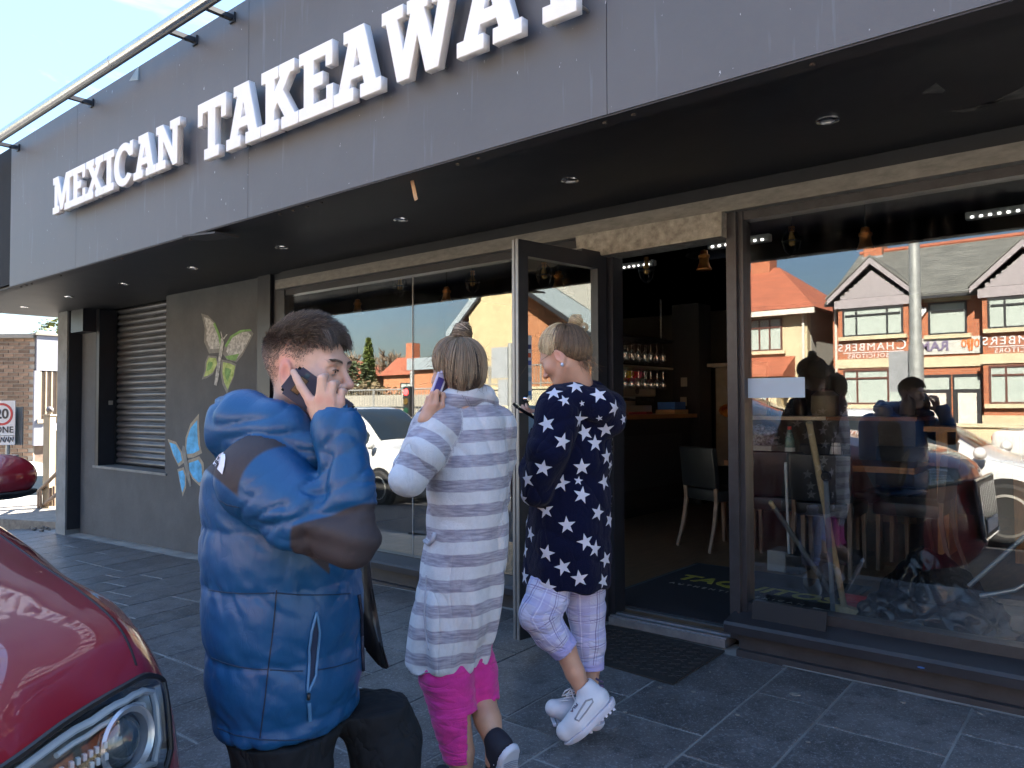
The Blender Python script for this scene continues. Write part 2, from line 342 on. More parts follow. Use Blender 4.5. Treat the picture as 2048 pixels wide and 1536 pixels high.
for i in range(len(bounds)-1):
    xa, xb = bounds[i]+0.005, bounds[i+1]-0.005
    y = 3.688
    lens = []
    js = sorted(JOINTS.get(round(bounds[i], 3), []), reverse=True)
    while y > KERB+0.02:
        if js: yn = js.pop(0)
        else: yn = y - rnd.choice((0.3, 0.45, 0.6, 0.6, 0.75))
        yn = max(yn, KERB)
        if yn-KERB < 0.12: yn = KERB
        y0, y1 = yn+0.005, y-0.005
        cx, cy = (xa+xb)/2, (y0+y1)/2; dz = rnd.uniform(-0.0012, 0.0012)
        bm = bmesh.new(); V = []
        for (px, py, ins, dd) in ((xa, y0, 0, -0.03), (xb, y0, 0, -0.03), (xb, y1, 0, -0.03), (xa, y1, 0, -0.03), (xa, y0, 0, -0.0018), (xb, y0, 0, -0.0018), (xb, y1, 0, -0.0018), (xa, y1, 0, -0.0018),
                                  (xa, y0, 1, 0), (xb, y0, 1, 0), (xb, y1, 1, 0), (xa, y1, 1, 0)):
            qx = px + (0.003 if px == xa else -0.003)*ins; qy = py + (0.003 if py == y0 else -0.003)*ins
            V.append(bm.verts.new((qx-cx, qy-cy, gz(qx, qy)+dz+dd-gz(cx, cy))))
        for k in range(4):
            k2 = (k+1) % 4
            bm.faces.new((V[k], V[k2], V[4+k2], V[4+k])); bm.faces.new((V[4+k], V[4+k2], V[8+k2], V[8+k]))
        bm.faces.new(V[8:12]); bm.normal_update()
        me = bpy.data.meshes.new('paver'); bm.to_mesh(me); bm.free()
        link('paver', me, m_tile, pave, (cx, cy, gz(cx, cy))); tile_n += 1
        y = yn
# chewing gum spots and grit on the pavers
m_gum = mat('old_gum', (0.24, 0.23, 0.21), 0.85, var=0.2)
gm = MB()
gspots = [(1591, 1390, 17), (1320, 1376, 8), (1386, 1384, 8), (1305, 1317, 6), (1475, 1431, 7), (1806, 1406, 8), (1960, 1428, 8), (1616, 1485, 6), (1250, 1425, 7), (1027, 1361, 5), (1420, 1345, 4)]
for (px, py, r) in gspots:
    p = aZ(px, py, -0.02)
    for _ in range(4): p = aZ(px, py, gz(p[0], p[1]))
    rr = r*1.1/700*0.9
    vs = []
    for k in range(9):
        a = 2*math.pi*k/9; q = rr*rnd.uniform(0.75, 1.1); x_, y_ = p[0]+q*math.cos(a), p[1]+0.8*q*math.sin(a)
        vs.append((x_, y_, gz(x_, y_)+0.002))
    gm.prism(vs, (0, 0, 0.0022))
for k in range(70):
    x_, y_ = rnd.uniform(-7, 0.2), rnd.uniform(1.6, 3.6); r = rnd.uniform(0.002, 0.007)
    gm.prism([(x_+r*math.cos(a)*rnd.uniform(.6, 1.4), y_+r*math.sin(a), gz(x_, y_)+0.0015) for a in (0, 1.3, 2.6, 3.9, 5.2)], (0, 0, 0.0018))
tag(gm.done('gum_spots', m_gum, pave), kind='stuff')
# whitish cement smear along the wall foot
sm = MB(); x_ = -10.0
while x_ < 0.6:
    ln = rnd.uniform(0.15, 0.5); wd_ = rnd.uniform(0.008, 0.022)
    if not (-2.5 < x_ < -1.75):
        yb = 3.69 if x_ > -5.7 else 3.835
        sm.quad((x_, yb-wd_, gz(x_, yb-wd_)+0.003), (x_+ln, yb-wd_*rnd.uniform(.5, 1.3), gz(x_+ln, yb)+0.003), (x_+ln, yb, gz(x_+ln, yb)+0.004), (x_, yb, gz(x_, yb)+0.004))
    x_ += ln
tag(sm.done('cement_smear', m_grout, pave), kind='stuff')

# ------------------------------------------------------------------ the shop
shop = thing('shop_building', 'dark grey single storey takeaway shop with deep fascia and glazed front', 'building', (-4.0, 3.85, 0.0))
XR = 3.2
seams = [-7.53, -6.13, -3.80, -1.472, 0.9, XR]
for a, b in zip(seams, seams[1:]):
    MB().span((a+0.0015, 2.30, 2.284), (b-0.0015, 2.325, 3.51)).done('fascia_panel', m_fascia, shop)
MB().span((-10.9, 2.302, 2.306), (-7.534, 2.33, 3.496)).done('fascia_end_panel', mat('black_gloss_panel', (0.006, 0.007, 0.011), 0.7, var=0.2, spec=0.15), shop, label='black end panel of the fascia')
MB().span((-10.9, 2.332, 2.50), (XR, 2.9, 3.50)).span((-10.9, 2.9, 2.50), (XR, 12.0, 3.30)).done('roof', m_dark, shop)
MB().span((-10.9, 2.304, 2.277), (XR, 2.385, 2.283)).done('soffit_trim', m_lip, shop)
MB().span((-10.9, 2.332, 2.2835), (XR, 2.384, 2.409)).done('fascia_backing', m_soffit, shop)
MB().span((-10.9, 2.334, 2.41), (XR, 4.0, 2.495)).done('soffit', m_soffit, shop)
bl = MB(); xx = -10.2
while xx < 1.5:
    bl.lathe((xx, 2.345, 2.270), [(0.006, 0), (0.009, 0.003), (0.009, 0.0068)], 8); xx += rnd.choice((0.62, 0.95, 0.12))
tag(bl.done('trim_bolts', mat('rusty_bolt', (0.05, 0.04, 0.035), 0.6), shop), kind='stuff')
# fallen flap of trim and peeling sliver
MB().box((-4.31, 2.36, 2.266), (0.38, 0.15, 0.011), M=Matrix.Rotation(math.radians(5), 3, 'Y')).done('loose_trim_flap', m_lip, shop)
MB().prism([tuple(aY(*q_, 2.42)) for q_ in ((820, 360), (827, 360), (835, 398), (829, 402))], (0, 0.004, 0)).done('peeling_sliver', mat('bare_wood', (0.5, 0.33, 0.2), 0.7), shop)
MB().prism([aY(258, 162, 2.25), aY(275, 160, 2.28), aY(277, 132, 2.297)], (0, 0.006, 0)).done('torn_flashing', mat('pale_flashing', (0.33, 0.36, 0.34), 0.5), shop)
# paint-scraped patch on the soffit
pp = [(1905, 222), (1975, 210), (2048, 172), (2080, 176), (2080, 190), (1990, 205), (1955, 212), (1950, 220), (1925, 225)]
MB().prism([tuple(aZ(x, y, 2.4095)) for x, y in pp], (0, 0, -0.0012)).done('soffit_scrape', mat('scraped_plaster', (0.10, 0.095, 0.085), 0.8, var=0.6, scale=9), shop)
pp = [(1845, 186), (1865, 170), (1872, 165), (1890, 180), (1885, 186)]
MB().prism([tuple(aZ(x, y, 2.4095)) for x, y in pp], (0, 0, -0.0012)).done('soffit_scrape', MATS['scraped_plaster'], shop)
# lintel
MB().span((-5.76, 3.75, 2.25), (XR, 3.9, 2.328)).done('lintel', m_lintel, shop)
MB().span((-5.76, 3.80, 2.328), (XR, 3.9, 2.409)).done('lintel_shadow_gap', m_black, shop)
MB().prism([(-2.61, 3.725, 2.25), (-2.60, 3.725, 2.157), (-2.43, 3.725, 2.112), (-1.695, 3.725, 2.12), (-1.693, 3.725, 2.249)], (0, 0.16, 0)).done('door_canopy_box', m_boxst, shop)
# wall with the window, pier, pillar
MB().span((-10.05, 3.85, -0.6), (-9.63, 4.15, 2.409)).span((-9.63, 3.85, -0.6), (-7.903, 4.15, 0.56)).span((-7.903, 3.85, -0.6), (-6.13, 4.15, 2.409)).done('rendered_wall', m_render, shop)
MB().span((-9.66, 3.835, 0.535), (-7.86, 4.06, 0.562)).done('window_sill', m_pill, shop)
MB().span((-9.629, 3.852, 0.563), (-9.55, 4.04, 2.408)).done('window_jamb', m_black, shop); MB().span((-7.99, 3.99, 0.563), (-7.905, 4.10, 2.408)).done('window_jamb', m_black, shop)
sh = MB().span((-9.6, 4.13, 0.563), (-7.91, 4.16, 2.405)).done('roller_shutter', m_black, shop)
z = 0.575; first = None; pitch = 0.0715
while z < 2.40:
    b = MB(); prof = []
    for k in range(8):
        t = k/7; prof.append((4.075 - 0.020*math.sin(math.pi*min(1, t*1.15))**0.8 if t < 0.87 else 4.078, z + t*(pitch-0.004)))
    prof2 = [(-9.548, y_, z_) for y_, z_ in prof] + [(-9.548, 4.09, prof[-1][1]), (-9.548, 4.09, z)]
    b.prism(prof2, (1.555, 0, 0)); b.done('slat', m_slat, sh, smooth=True); z += pitch
MB().box((-9.56, 3.99, 1.30), (0.03, 0.05, 0.05), bev=0.004).done('shutter_lock', m_steel, shop)
MB().span((-9.98, 3.70, 2.14), (-9.632, 3.849, 2.408)).done('shutter_hood', m_black, shop)
MB().span((-10.34, 3.687, -0.35), (-10.053, 4.25, 2.409)).done('pillar', m_pill, shop)
MB().span((-10.05, 3.70, -0.22), (-10.03, 3.849, 2.409)).done('pillar_side_panel', m_black, shop)
MB().span((-6.128, 3.81, -0.25), (-5.93, 4.1, 2.409)).span((-5.92, 3.84, -0.2), (-5.765, 4.1, 2.409)).done('pier', m_black, shop)
# glazing: frames, panes, sills, plinths
fr = MB()
fr.span((-5.76, 3.80, 0.10), (-5.70, 3.90, 2.249)).span((-5.70, 3.81, 0.10), (-2.56, 3.89, 0.165)).span((-5.70, 3.81, 2.20), (-2.48, 3.89, 2.249))
fr.done('window_frame', m_frame, shop)
MB().span((-5.70, 3.847, 0.165), (-4.15, 3.853, 2.20)).done('window_pane', m_glass, shop)
MB().span((-4.144, 3.847, 0.165), (-2.56, 3.853, 2.20)).done('window_pane', m_glass, shop)
MB().span((-4.1505, 3.845, 0.165), (-4.1435, 3.855, 2.20)).done('silicone_joint', mat('grey_silicone', (0.25, 0.26, 0.27), 0.4), shop)
fr = MB()
fr.span((-1.70, 3.79, 0.05), (-1.655, 3.91, 2.249)).span((-1.655, 3.775, 0.05), (-1.64, 3.92, 2.249)).span((-1.64, 3.80, 0.14), (-1.613, 3.90, 2.249)).span((-1.613, 3.805, 0.145), (XR, 3.90, 0.243)).span((-1.613, 3.81, 2.205), (XR, 3.89, 2.249))
fr.done('window_frame', mat('bronze_aluminium', (0.036, 0.037, 0.042), 0.38, var=0.25, scale=12, metal=0.2), shop)
MB().span((-1.613, 3.847, 0.243), (XR, 3.853, 2.205)).done('window_pane', m_glass, shop)
def sill(x0, x1, zt, zb, name):
    s = MB().prism([(x0, 3.83, zt), (x0, 3.665, zt-0.03), (x0, 3.655, zt-0.045), (x0, 3.66, zt-0.085), (x0, 3.83, zt-0.085)], (x1-x0, 0, 0)); s.done(name, m_sill, shop)
    MB().span((x0+0.05, 3.725, zb-0.3), (x1, 3.84, zt-0.086)).done('plinth', m_plinth, shop)
    MB().span((x0+0.05, 3.69, zb-0.3), (x1, 3.724, zb+0.03)).done('plinth_kerb', m_plinth, shop)
sill(-1.675, XR, 0.20, 0.0, 'sill'); sill(-5.76, -2.56, 0.165, -0.05, 'sill')
MB().box((-1.385, 3.755, 0.22), (0.36, 0.012, 0.10), M=Matrix.Rotation(math.radians(-14), 3, 'X')).done('cover_board', mat('dark_board', (0.014, 0.015, 0.018), 0.6, spec=.3), shop)
# blue paint spot on the sill edge
p = aY(1842, 1335, 3.655); MB().ball(p, 0.009, (1.9, 0.15, 0.5), 1).done('paint_spot', mat('blue_paint', (0.04, 0.12, 0.35), 0.4), shop)
# side / back / interior shell
MB().span((-10.9, 4.16, -0.6), (-10.35, 4.4, 2.5)).span((-10.35, 4.26, -0.6), (-10.1, 12, 2.5)).span((-10.1, 11.8, -0.6), (XR, 12, 2.5)).span((XR-0.2, 3.9, -0.6), (XR, 11.8, 2.5)).done('outer_wall', m_render, shop)
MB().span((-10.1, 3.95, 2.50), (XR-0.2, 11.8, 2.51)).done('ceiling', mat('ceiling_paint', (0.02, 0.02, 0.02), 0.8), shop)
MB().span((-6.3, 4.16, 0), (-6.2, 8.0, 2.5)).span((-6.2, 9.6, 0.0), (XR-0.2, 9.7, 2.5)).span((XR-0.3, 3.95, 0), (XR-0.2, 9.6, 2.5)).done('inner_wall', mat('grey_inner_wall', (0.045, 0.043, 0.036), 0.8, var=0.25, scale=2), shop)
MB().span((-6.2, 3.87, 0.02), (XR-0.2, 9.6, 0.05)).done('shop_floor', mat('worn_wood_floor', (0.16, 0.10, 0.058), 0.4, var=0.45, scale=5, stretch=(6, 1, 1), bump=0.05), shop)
# doorway
MB().span((-2.40, 3.73, 0.01), (-1.702, 3.868, 0.052)).span((-2.40, 3.745, 0.052), (-1.702, 3.765, 0.06)).span((-2.40, 3.81, 0.052), (-1.702, 3.83, 0.06)).done('threshold', mat('threshold_alu', (0.30, 0.31, 0.33), 0.4, metal=0.7, var=0.2, scale=20), shop)
MB().span((-2.555, 3.80, 0.0), (-2.402, 3.91, 2.249)).done('door_jamb', m_frame, shop)
MB().span((-2.51, 3.793, 0.05), (-2.495, 3.80, 2.1)).span((-2.47, 3.793, 0.05), (-2.455, 3.80, 2.1)).done('jamb_strip', m_alu, shop)
MB().span((-2.40, 3.81, 2.135), (-1.702, 3.90, 2.249)).done('door_head', m_frame, shop)
hx, hy = -2.452, 3.775; fx, fy = -2.548, 3.085
dv = Vector((fx-hx, fy-hy, 0)); W_ = dv.length; dv.normalize(); dn = Vector((-dv.y, dv.x, 0))        # dn: across the leaf
if dn.x < 0: dn = -dn
def leaf(s, u0, u1, z0, z1, t0, t1):
    c = Vector((hx, hy, 0)) + dv*((u0+u1)/2) + dn*((t0+t1)/2); c.z = (z0+z1)/2
    M3 = Matrix((( dv.x, dn.x, 0), (dv.y, dn.y, 0), (0, 0, 1)))
    s.box(c, (abs(u1-u0), abs(t1-t0), z1-z0), M=M3); return s
d = leaf(MB(), 0, 0.075, 0.045, 2.118, -0.025, 0.025); leaf(d, W_-0.07, W_-0.006, 0.045, 2.118, -0.025, 0.025); leaf(d, 0.075, W_-0.07, 2.035, 2.118, -0.025, 0.025); leaf(d, 0.075, W_-0.07, 0.045, 0.22, -0.025, 0.025)
door = d.done('door', m_frame, shop)
leaf(MB(), 0.075, W_-0.07, 0.22, 2.035, -0.003, 0.003).done('door_pane', glass_mat('door_glass', (0.93, 0.945, 0.94), 1.0), door)
ed = leaf(MB(), W_-0.006, W_, 0.045, 2.118, -0.023, -0.004); leaf(ed, W_-0.006, W_, 0.045, 2.118, 0.004, 0.023); ed.done('edge_strip', m_alu, door)
c = Vector((hx, hy, 1.285)) + dv*(W_-0.042) + dn*0.026
q = MB(); q.lathe((0, 0, 0), [(0.0, 0), (0.018, 0), (0.018, 0.012), (0.012, 0.022), (0.012, 0.03)], 16); q.b.transform(Matrix.Translation(c) @ dn.to_track_quat('Z', 'Y').to_matrix().to_4x4()); q.done('lock_knob', m_chrome, door, smooth=True)
c2 = Vector((hx, hy, 1.0)) + dv*(W_-0.042) + dn*0.027
leaf(MB(), W_-0.06, W_-0.025, 0.86, 0.98, 0.025, 0.030).done('lock_plate', m_alu, door)
st = leaf(MB(), W_-0.115, W_-0.078, 1.28, 1.62, 0.0035, 0.0045); st.done('card_sticker', mat('sticker_white', (0.6, 0.64, 0.68), 0.4), door)
for zc, colr in ((1.56, (0.02, 0.03, 0.12)), (1.515, (0.5, 0.1, 0.05)), (1.475, (0.05, 0.1, 0.4)), (1.435, (0.35, 0.45, 0.5)), (1.39, (0.3, 0.4, 0.5)), (1.315, (0.05, 0.2, 0.5))):
    leaf(MB(), W_-0.11, W_-0.083, zc-0.012, zc+0.012, 0.0047, 0.0052).done('sticker_patch', mat('sticker_%d' % int(zc*1000), colr, 0.4), door)
leaf(MB(), W_-0.29, W_-0.08, 0.98, 1.25, -0.0048, -0.0036).done('paper_notice', mat('blue_paper', (0.30, 0.42, 0.58), 0.6, var=0.1), door)
leaf(MB(), 0.03, 0.2, 2.118, 2.135, -0.02, 0.02).done('door_closer_arm', m_frame, door)
# pale notice stuck on the right-hand pane
p0 = aY(1495, 757, 3.845); p1 = aY(1610, 795, 3.845)
tag(MB().span((p0[0], 3.8445, p1[2]), (p1[0], 3.8462, p0[2])).done('notice_sheet', mat('notice_blue', (0.42, 0.55, 0.70), 0.5, var=0.05)), 'pale blue blank notice stuck inside the right shop window', 'notice')

# ------------------------------------------------------------------ sign letters
def arc(cx, cy, rx, ry, a0, a1, n): return [(cx+rx*math.cos(math.radians(a0+(a1-a0)*i/n)), cy+ry*math.sin(math.radians(a0+(a1-a0)*i/n))) for i in range(n+1)]
GL = {
 'T': (0.9, [[(0, 1), (.9, 1), (.9, .62), (.76, .62), (.76, .83), (.56, .83), (.56, .17), (.68, .17), (.68, 0), (.22, 0), (.22, .17), (.34, .17), (.34, .83), (.14, .83), (.14, .62), (0, .62)]]),
 'E': (0.8, [[(0, 0), (.8, 0), (.8, .36), (.66, .36), (.66, .17), (.34, .17), (.34, .42), (.56, .42), (.56, .6), (.34, .6), (.34, .83), (.64, .83), (.64, .66), (.78, .66), (.78, 1), (0, 1), (0, .83), (.12, .83), (.12, .17), (0, .17)]]),
 'I': (0.5, [[(0, 0), (.5, 0), (.5, .17), (.36, .17), (.36, .83), (.5, .83), (.5, 1), (0, 1), (0, .83), (.14, .83), (.14, .17), (0, .17)]]),
 'K': (0.97, [[(0, 0), (.46, 0), (.46, .17), (.34, .17), (.34, .34), (.43, .45), (.63, .17), (.55, .17), (.55, 0), (.97, 0), (.97, .17), (.88, .17), (.57, .60), (.76, .83), (.86, .83), (.86, 1), (.48, 1), (.48, .83), (.53, .83), (.34, .60), (.34, .83), (.44, .83), (.44, 1), (0, 1), (0, .83), (.12, .83), (.12, .17), (0, .17)]]),
 'A': (1.0, [[(0, 0), (.42, 0), (.42, .17), (.33, .17), (.37, .3), (.63, .3), (.67, .17), (.58, .17), (.58, 0), (1, 0), (1, .17), (.9, .17), (.65, 1), (.22, 1), (.22, .84), (.33, .84), (.11, .17), (0, .17)], [(.42, .45), (.50, .74), (.58, .45)]]),
 'W': (1.35, [[(0, 1), (0, .84), (.08, .84), (.30, 0), (.52, 0), (.675, .55), (.83, 0), (1.05, 0), (1.27, .84), (1.35, .84), (1.35, 1), (.95, 1), (.95, .84), (1.06, .84), (.94, .36), (.79, .84), (.86, .84), (.86, 1), (.49, 1), (.49, .84), (.56, .84), (.41, .36), (.29, .84), (.40, .84), (.40, 1)]]),
 'M': (1.15, [[(0, 0), (.4, 0), (.4, .17), (.29, .17), (.29, .63), (.5, .05), (.65, .05), (.86, .63), (.86, .17), (.75, .17), (.75, 0), (1.15, 0), (1.15, .17), (1.04, .17), (1.04, .83), (1.15, .83), (1.15, 1), (.82, 1), (.575, .42), (.33, 1), (0, 1), (0, .83), (.11, .83), (.11, .17), (0, .17)]]),
 'N': (1.0, [[(0, 0), (.4, 0), (.4, .17), (.29, .17), (.29, .66), (.72, 0), (.9, 0), (.9, .83), (1, .83), (1, 1), (.6, 1), (.6, .83), (.71, .83), (.71, .36), (.29, 1), (0, 1), (0, .83), (.1, .83), (.1, .17), (0, .17)]]),
 'X': (1.0, [[(0, 0), (.42, 0), (.42, .17), (.36, .17), (.5, .37), (.63, .17), (.57, .17), (.57, 0), (1, 0), (1, .17), (.88, .17), (.62, .51), (.85, .83), (.97, .83), (.97, 1), (.55, 1), (.55, .83), (.62, .83), (.5, .65), (.38, .83), (.45, .83), (.45, 1), (.03, 1), (.03, .83), (.15, .83), (.38, .51), (.12, .17), (0, .17)]]),
 'Y': (1.0, [[(.28, 0), (.72, 0), (.72, .17), (.61, .17), (.61, .42), (.88, .83), (1, .83), (1, 1), (.58, 1), (.58, .83), (.65, .83), (.5, .58), (.35, .83), (.42, .83), (.42, 1), (0, 1), (0, .83), (.12, .83), (.39, .42), (.39, .17), (.28, .17)]]),
 'C': (0.95, [[(.92, 1), (.79, 1), (.78, .93)] + arc(.48, .5, .48, .52, 55, 322, 30) + arc(.49, .5, .25, .35, 316, 48, 24) + [(.76, .66), (.92, .66)]]),
}
def word(txt, x0, x1, zb, h, label, yf=2.21):
    root = thing('sign_word', label, 'sign', ((x0+x1)/2, 2.29, zb))
    tot = sum(GL[c][0] for c in txt); sx = (x1-x0)/((tot + 0.03*(len(txt)-1))); x = x0
    for c in txt:
        wd, cs = GL[c]
        me = poly_mesh([[(a*sx, b*h) for a, b in k] for k in cs], 0.040-0.006, 0.003)
        place('letter', me, m_letter, (x, yf+0.020, zb), (1, 0, 0), (0, 0, 1), root)
        for ux in (0.25, 0.7): MB().lathe((x+wd*sx*ux, yf+0.040, zb+0.1*h), [(0.006, 0.0), (0.006, 0.050)], 6, axis='Y').done('letter_spacer', m_steel, root)
        x += (wd+0.03)*sx
    return root
word('MEXICAN', -6.33, -4.395, 2.698, 0.2685, 'white slab letters reading MEXICAN on the left of the dark fascia')
word('TAKEAWAY', -4.18, -1.45, 2.648, 0.329, 'larger white slab letters reading TAKEAWAY on the middle of the fascia')
# light trough rail above the fascia
tr = thing('light_rail', 'round silver light rail on short black brackets along the fascia top', 'light rail', (-5, 2.10, 3.447))
MB().tube([(-12, 2.10, 3.447), (XR, 2.10, 3.447)], 0.039, 20).done('pipe', mat('brushed_pipe', (0.50, 0.49, 0.47), 0.22, metal=1.0, var=0.1), tr, smooth=True)
MB().tube([(-12, 2.10, 3.409), (XR, 2.10, 3.409)], 0.012, 8).done('light_slot', m_black, tr)
bj = MB()
for xj in (-10.9, -7.4, -5.05, -2.4): bj.tube([(xj, 2.10, 3.447), (xj+0.02, 2.10, 3.447)], 0.0405, 20)
bj.done('pipe_joint', m_steel, tr)
for xb in (-8.82, -7.35, -5.86, -4.38, -3.96, -2.48, -0.98, 0.5):
    b = MB(); b.box((xb, 2.215, 3.447), (0.032, 0.18, 0.027)); b.box((xb, 2.293, 3.447), (0.054, 0.0125, 0.054)); b.lathe((xb, 2.235, 3.428), [(0.008, 0), (0.008, 0.01)], 8); b.done('bracket', m_black, tr)
# recessed downlights
for i in range(9):
    x = -0.998-1.288*i + (2.576 if i == 8 else 0) + (0 if i < 8 else 8*1.288-1.288)
    if i == 8: x = 0.29
    y = 3.215
    t = thing('downlight', ['round chrome downlight in the black soffit above the right window', 'chrome downlight in the soffit left of the doorway canopy', 'chrome downlight in the soffit near the peeling sliver', 'small downlight above the butterfly side of the left window', 'small downlight in the soffit above the green butterfly', 'small downlight in the soffit above the roller shutter', 'small downlight in the soffit near the end pillar', 'last small downlight at the far left end of the soffit', 'downlight in the soffit beyond the right edge'][i], 'downlight', (x, y, 2.41), group='downlights in the soffit')
    MB().lathe((x, y, 2.401), [(0.030, 0.008), (0.030, 0.0), (0.046, 0.003), (0.047, 0.009)], 24, cap=False).done('rim', m_chrome, t, smooth=True)
    MB().lathe((x, y, 2.404), [(0.0, 0.0), (0.029, 0.002), (0.029, 0.005)], 20).done('lens', mat('lamp_lens', (0.35, 0.34, 0.32), 0.15, var=0.1), t, smooth=True)
# ------------------------------------------------------------------ butterflies painted on the rendered wall
def z2(pts): return [(x/2.56, 500+y/2.56) for x, y in pts]
def flat(name, pts, m, root, off):
    b = MB(); P = [tuple(aY(x, y, 3.85-off)) for x, y in pts]; b.prism(P, (0, 0.0012, 0)); return b.done(name, m, root)
def shrink(pts, k, dx=0, dy=0):
    cx = sum(p[0] for p in pts)/len(pts); cy = sum(p[1] for p in pts)/len(pts); return [(cx+dx+(x-cx)*k, cy+dy+(y-cy)*k) for x, y in pts]
m_bw = mat('pale_spray', (0.19, 0.195, 0.185), 0.8, var=0.3, scale=14)
m_bs = mat('silver_spray', (0.25, 0.275, 0.26), 0.8, var=0.5, scale=26, col2=(0.42, 0.43, 0.42))
m_bg = mat('lime_spray', (0.24, 0.40, 0.07), 0.8, var=0.3, scale=12, col2=(0.42, 0.50, 0.22))
m_bg2 = mat('green_spray', (0.17, 0.33, 0.11), 0.8, var=0.4, scale=14)
m_bb = mat('blue_spray', (0.07, 0.30, 0.55), 0.8, var=0.3, scale=9, col2=(0.10, 0.40, 0.72))
m_bt = mat('tan_spray', (0.30, 0.27, 0.21), 0.8, var=0.3, scale=14)
g = thing('butterfly_painting', 'green and silver butterfly painted on the grey wall by the shutter', 'wall painting', tuple(aY(448, 705, 3.849)))
W1 = [(1030, 325), (1065, 335), (1100, 370), (1125, 430), (1135, 480), (1130, 525), (1070, 530), (1045, 470), (1048, 400)]
W2 = [(1065, 540), (1110, 545), (1117, 580), (1090, 635), (1060, 655), (1033, 663), (1047, 620), (1050, 575)]
W3 = [(1140, 530), (1150, 490), (1180, 440), (1230, 410), (1280, 405), (1298, 428), (1272, 480), (1240, 540), (1210, 575), (1160, 560)]
W4 = [(1132, 560), (1180, 570), (1210, 585), (1197, 650), (1175, 700), (1162, 738), (1140, 690), (1128, 630)]
for k, wq in enumerate((W1, W2, W3, W4)):
    wg = flat('wing', z2(wq), m_bw, g, 0.0015)
    flat('wing_patch', z2(shrink(wq, 0.80, 3, -2)), m_bs if k in (0, 2) else m_bg, wg, 0.003)
    if k in (0, 2):
        q = wq[2:6] if k == 0 else wq[1:5]; inn = [(x+(-9 if k == 0 else 9), y+9) for x, y in q]
        flat('wing_stripe', z2(q[::1] + inn[::-1]), m_bg2, wg, 0.0045)
    else: flat('wing_tint', z2(shrink(wq, 0.40, 0, -6)), m_bg2, wg, 0.0045)
flat('wing_tint', z2([(1152, 545), (1225, 530), (1205, 568), (1168, 560)]), m_bg2, g, 0.0046)
flat('body', z2([(1136, 445), (1146, 470), (1140, 520), (1128, 580), (1118, 660), (1108, 695), (1097, 690), (1103, 640), (1117, 560), (1126, 500), (1130, 460)]), m_bs, g, 0.006)
flat('antenna', z2([(1136, 455), (1128, 418), (1133, 418), (1140, 452)]), m_bs, g, 0.006); flat('antenna', z2([(1140, 455), (1158, 432), (1166, 430), (1146, 458)]), m_bs, g, 0.006)
g = thing('butterfly_painting', 'blue butterfly painted on the grey wall behind the man', 'wall painting', tuple(aY(372, 905, 3.849)))
B1 = [(945, 1030), (950, 960), (975, 890), (1018, 838), (1018, 900), (1024, 1000), (1034, 1040), (990, 1062), (950, 1066)]
B2 = [(858, 968), (900, 982), (932, 1036), (942, 1088), (915, 1110), (886, 1052)]
B3 = [(908, 1122), (940, 1112), (952, 1150), (952, 1215), (935, 1262), (922, 1200)]
B4 = [(958, 1078), (1020, 1056), (1042, 1090), (1048, 1200), (1022, 1208), (985, 1172), (960, 1125)]
for wq in (B1, B2, B3, B4):
    wg = flat('wing', z2(wq), m_bt, g, 0.0015); flat('wing_patch', z2(shrink(wq, 0.76, -2, 0)), m_bb, wg, 0.003)
flat('body', z2([(936, 1000), (948, 1010), (956, 1060), (966, 1110), (980, 1208), (972, 1212), (952, 1150), (940, 1080), (930, 1030)]), m_bw, g, 0.006)
# ------------------------------------------------------------------ inside the shop
FZ = 0.05
matr = thing('doormat', 'large dark doormat lettered TAQUITOS inside the open doorway', 'doormat', (-2.05, 4.65, FZ))
MB().span((-2.68, 3.93, FZ+0.001), (-1.44, 5.39, FZ+0.009)).done('border', mat('mat_edge', (0.07, 0.085, 0.095), 0.6), matr)
MB().span((-2.64, 3.97, FZ+0.0095), (-1.48, 5.35, FZ+0.014)).done('pile', mat('mat_pile', (0.012, 0.015, 0.022), 0.95, var=0.3, scale=60, bump=0.4, bscale=300), matr)
m_yel = mat('mat_yellow', (0.33, 0.30, 0.04), 0.9, var=0.3, scale=20)
place('lettering', text_mesh('TAQUITOS', 0.21, 0.002, 1.02, shear=0.12, bold=0.006), m_yel, (-2.02, 4.84, FZ+0.0155), (1, -0.03, 0), (0.03, 1, 0), matr)
place('lettering', text_mesh('AUTHENTIC MEXICAN', 0.055, 0.002, 1.75), mat('mat_pale', (0.22, 0.22, 0.2), 0.9), (-2.06, 4.64, FZ+0.0155), (1, -0.03, 0), (0.03, 1, 0), matr)
om = thing('doormat', 'black rubber ring mat on the pavement outside the door', 'doormat', (-2.05, 3.45, 0))
b = MB().prism([(-2.42, 3.22, gz(-2.42, 3.22)+0.002), (-1.70, 3.17, gz(-1.7, 3.17)+0.002), (-1.69, 3.70, gz(-1.69, 3.69)+0.003), (-2.40, 3.72, gz(-2.4, 3.69)+0.003)], (0, 0, 0.007)); b.done('base', m_rubber, om)
b = MB()
for i in range(9):
    for j in range(7):
        x_, y_ = -2.36+i*0.075, 3.24+j*0.066; b.tube([(x_, y_, gz(x_, y_)+0.010), (x_+0.05, y_+0.035, gz(x_, y_)+0.0105)], 0.0035, 5); b.tube([(x_+0.05, y_, gz(x_, y_)+0.010), (x_, y_+0.035, gz(x_, y_)+0.0105)], 0.0035, 5)
tag(b.done('ridges', mat('rubber_ridge', (0.014, 0.014, 0.015), 0.8), om), kind='stuff')
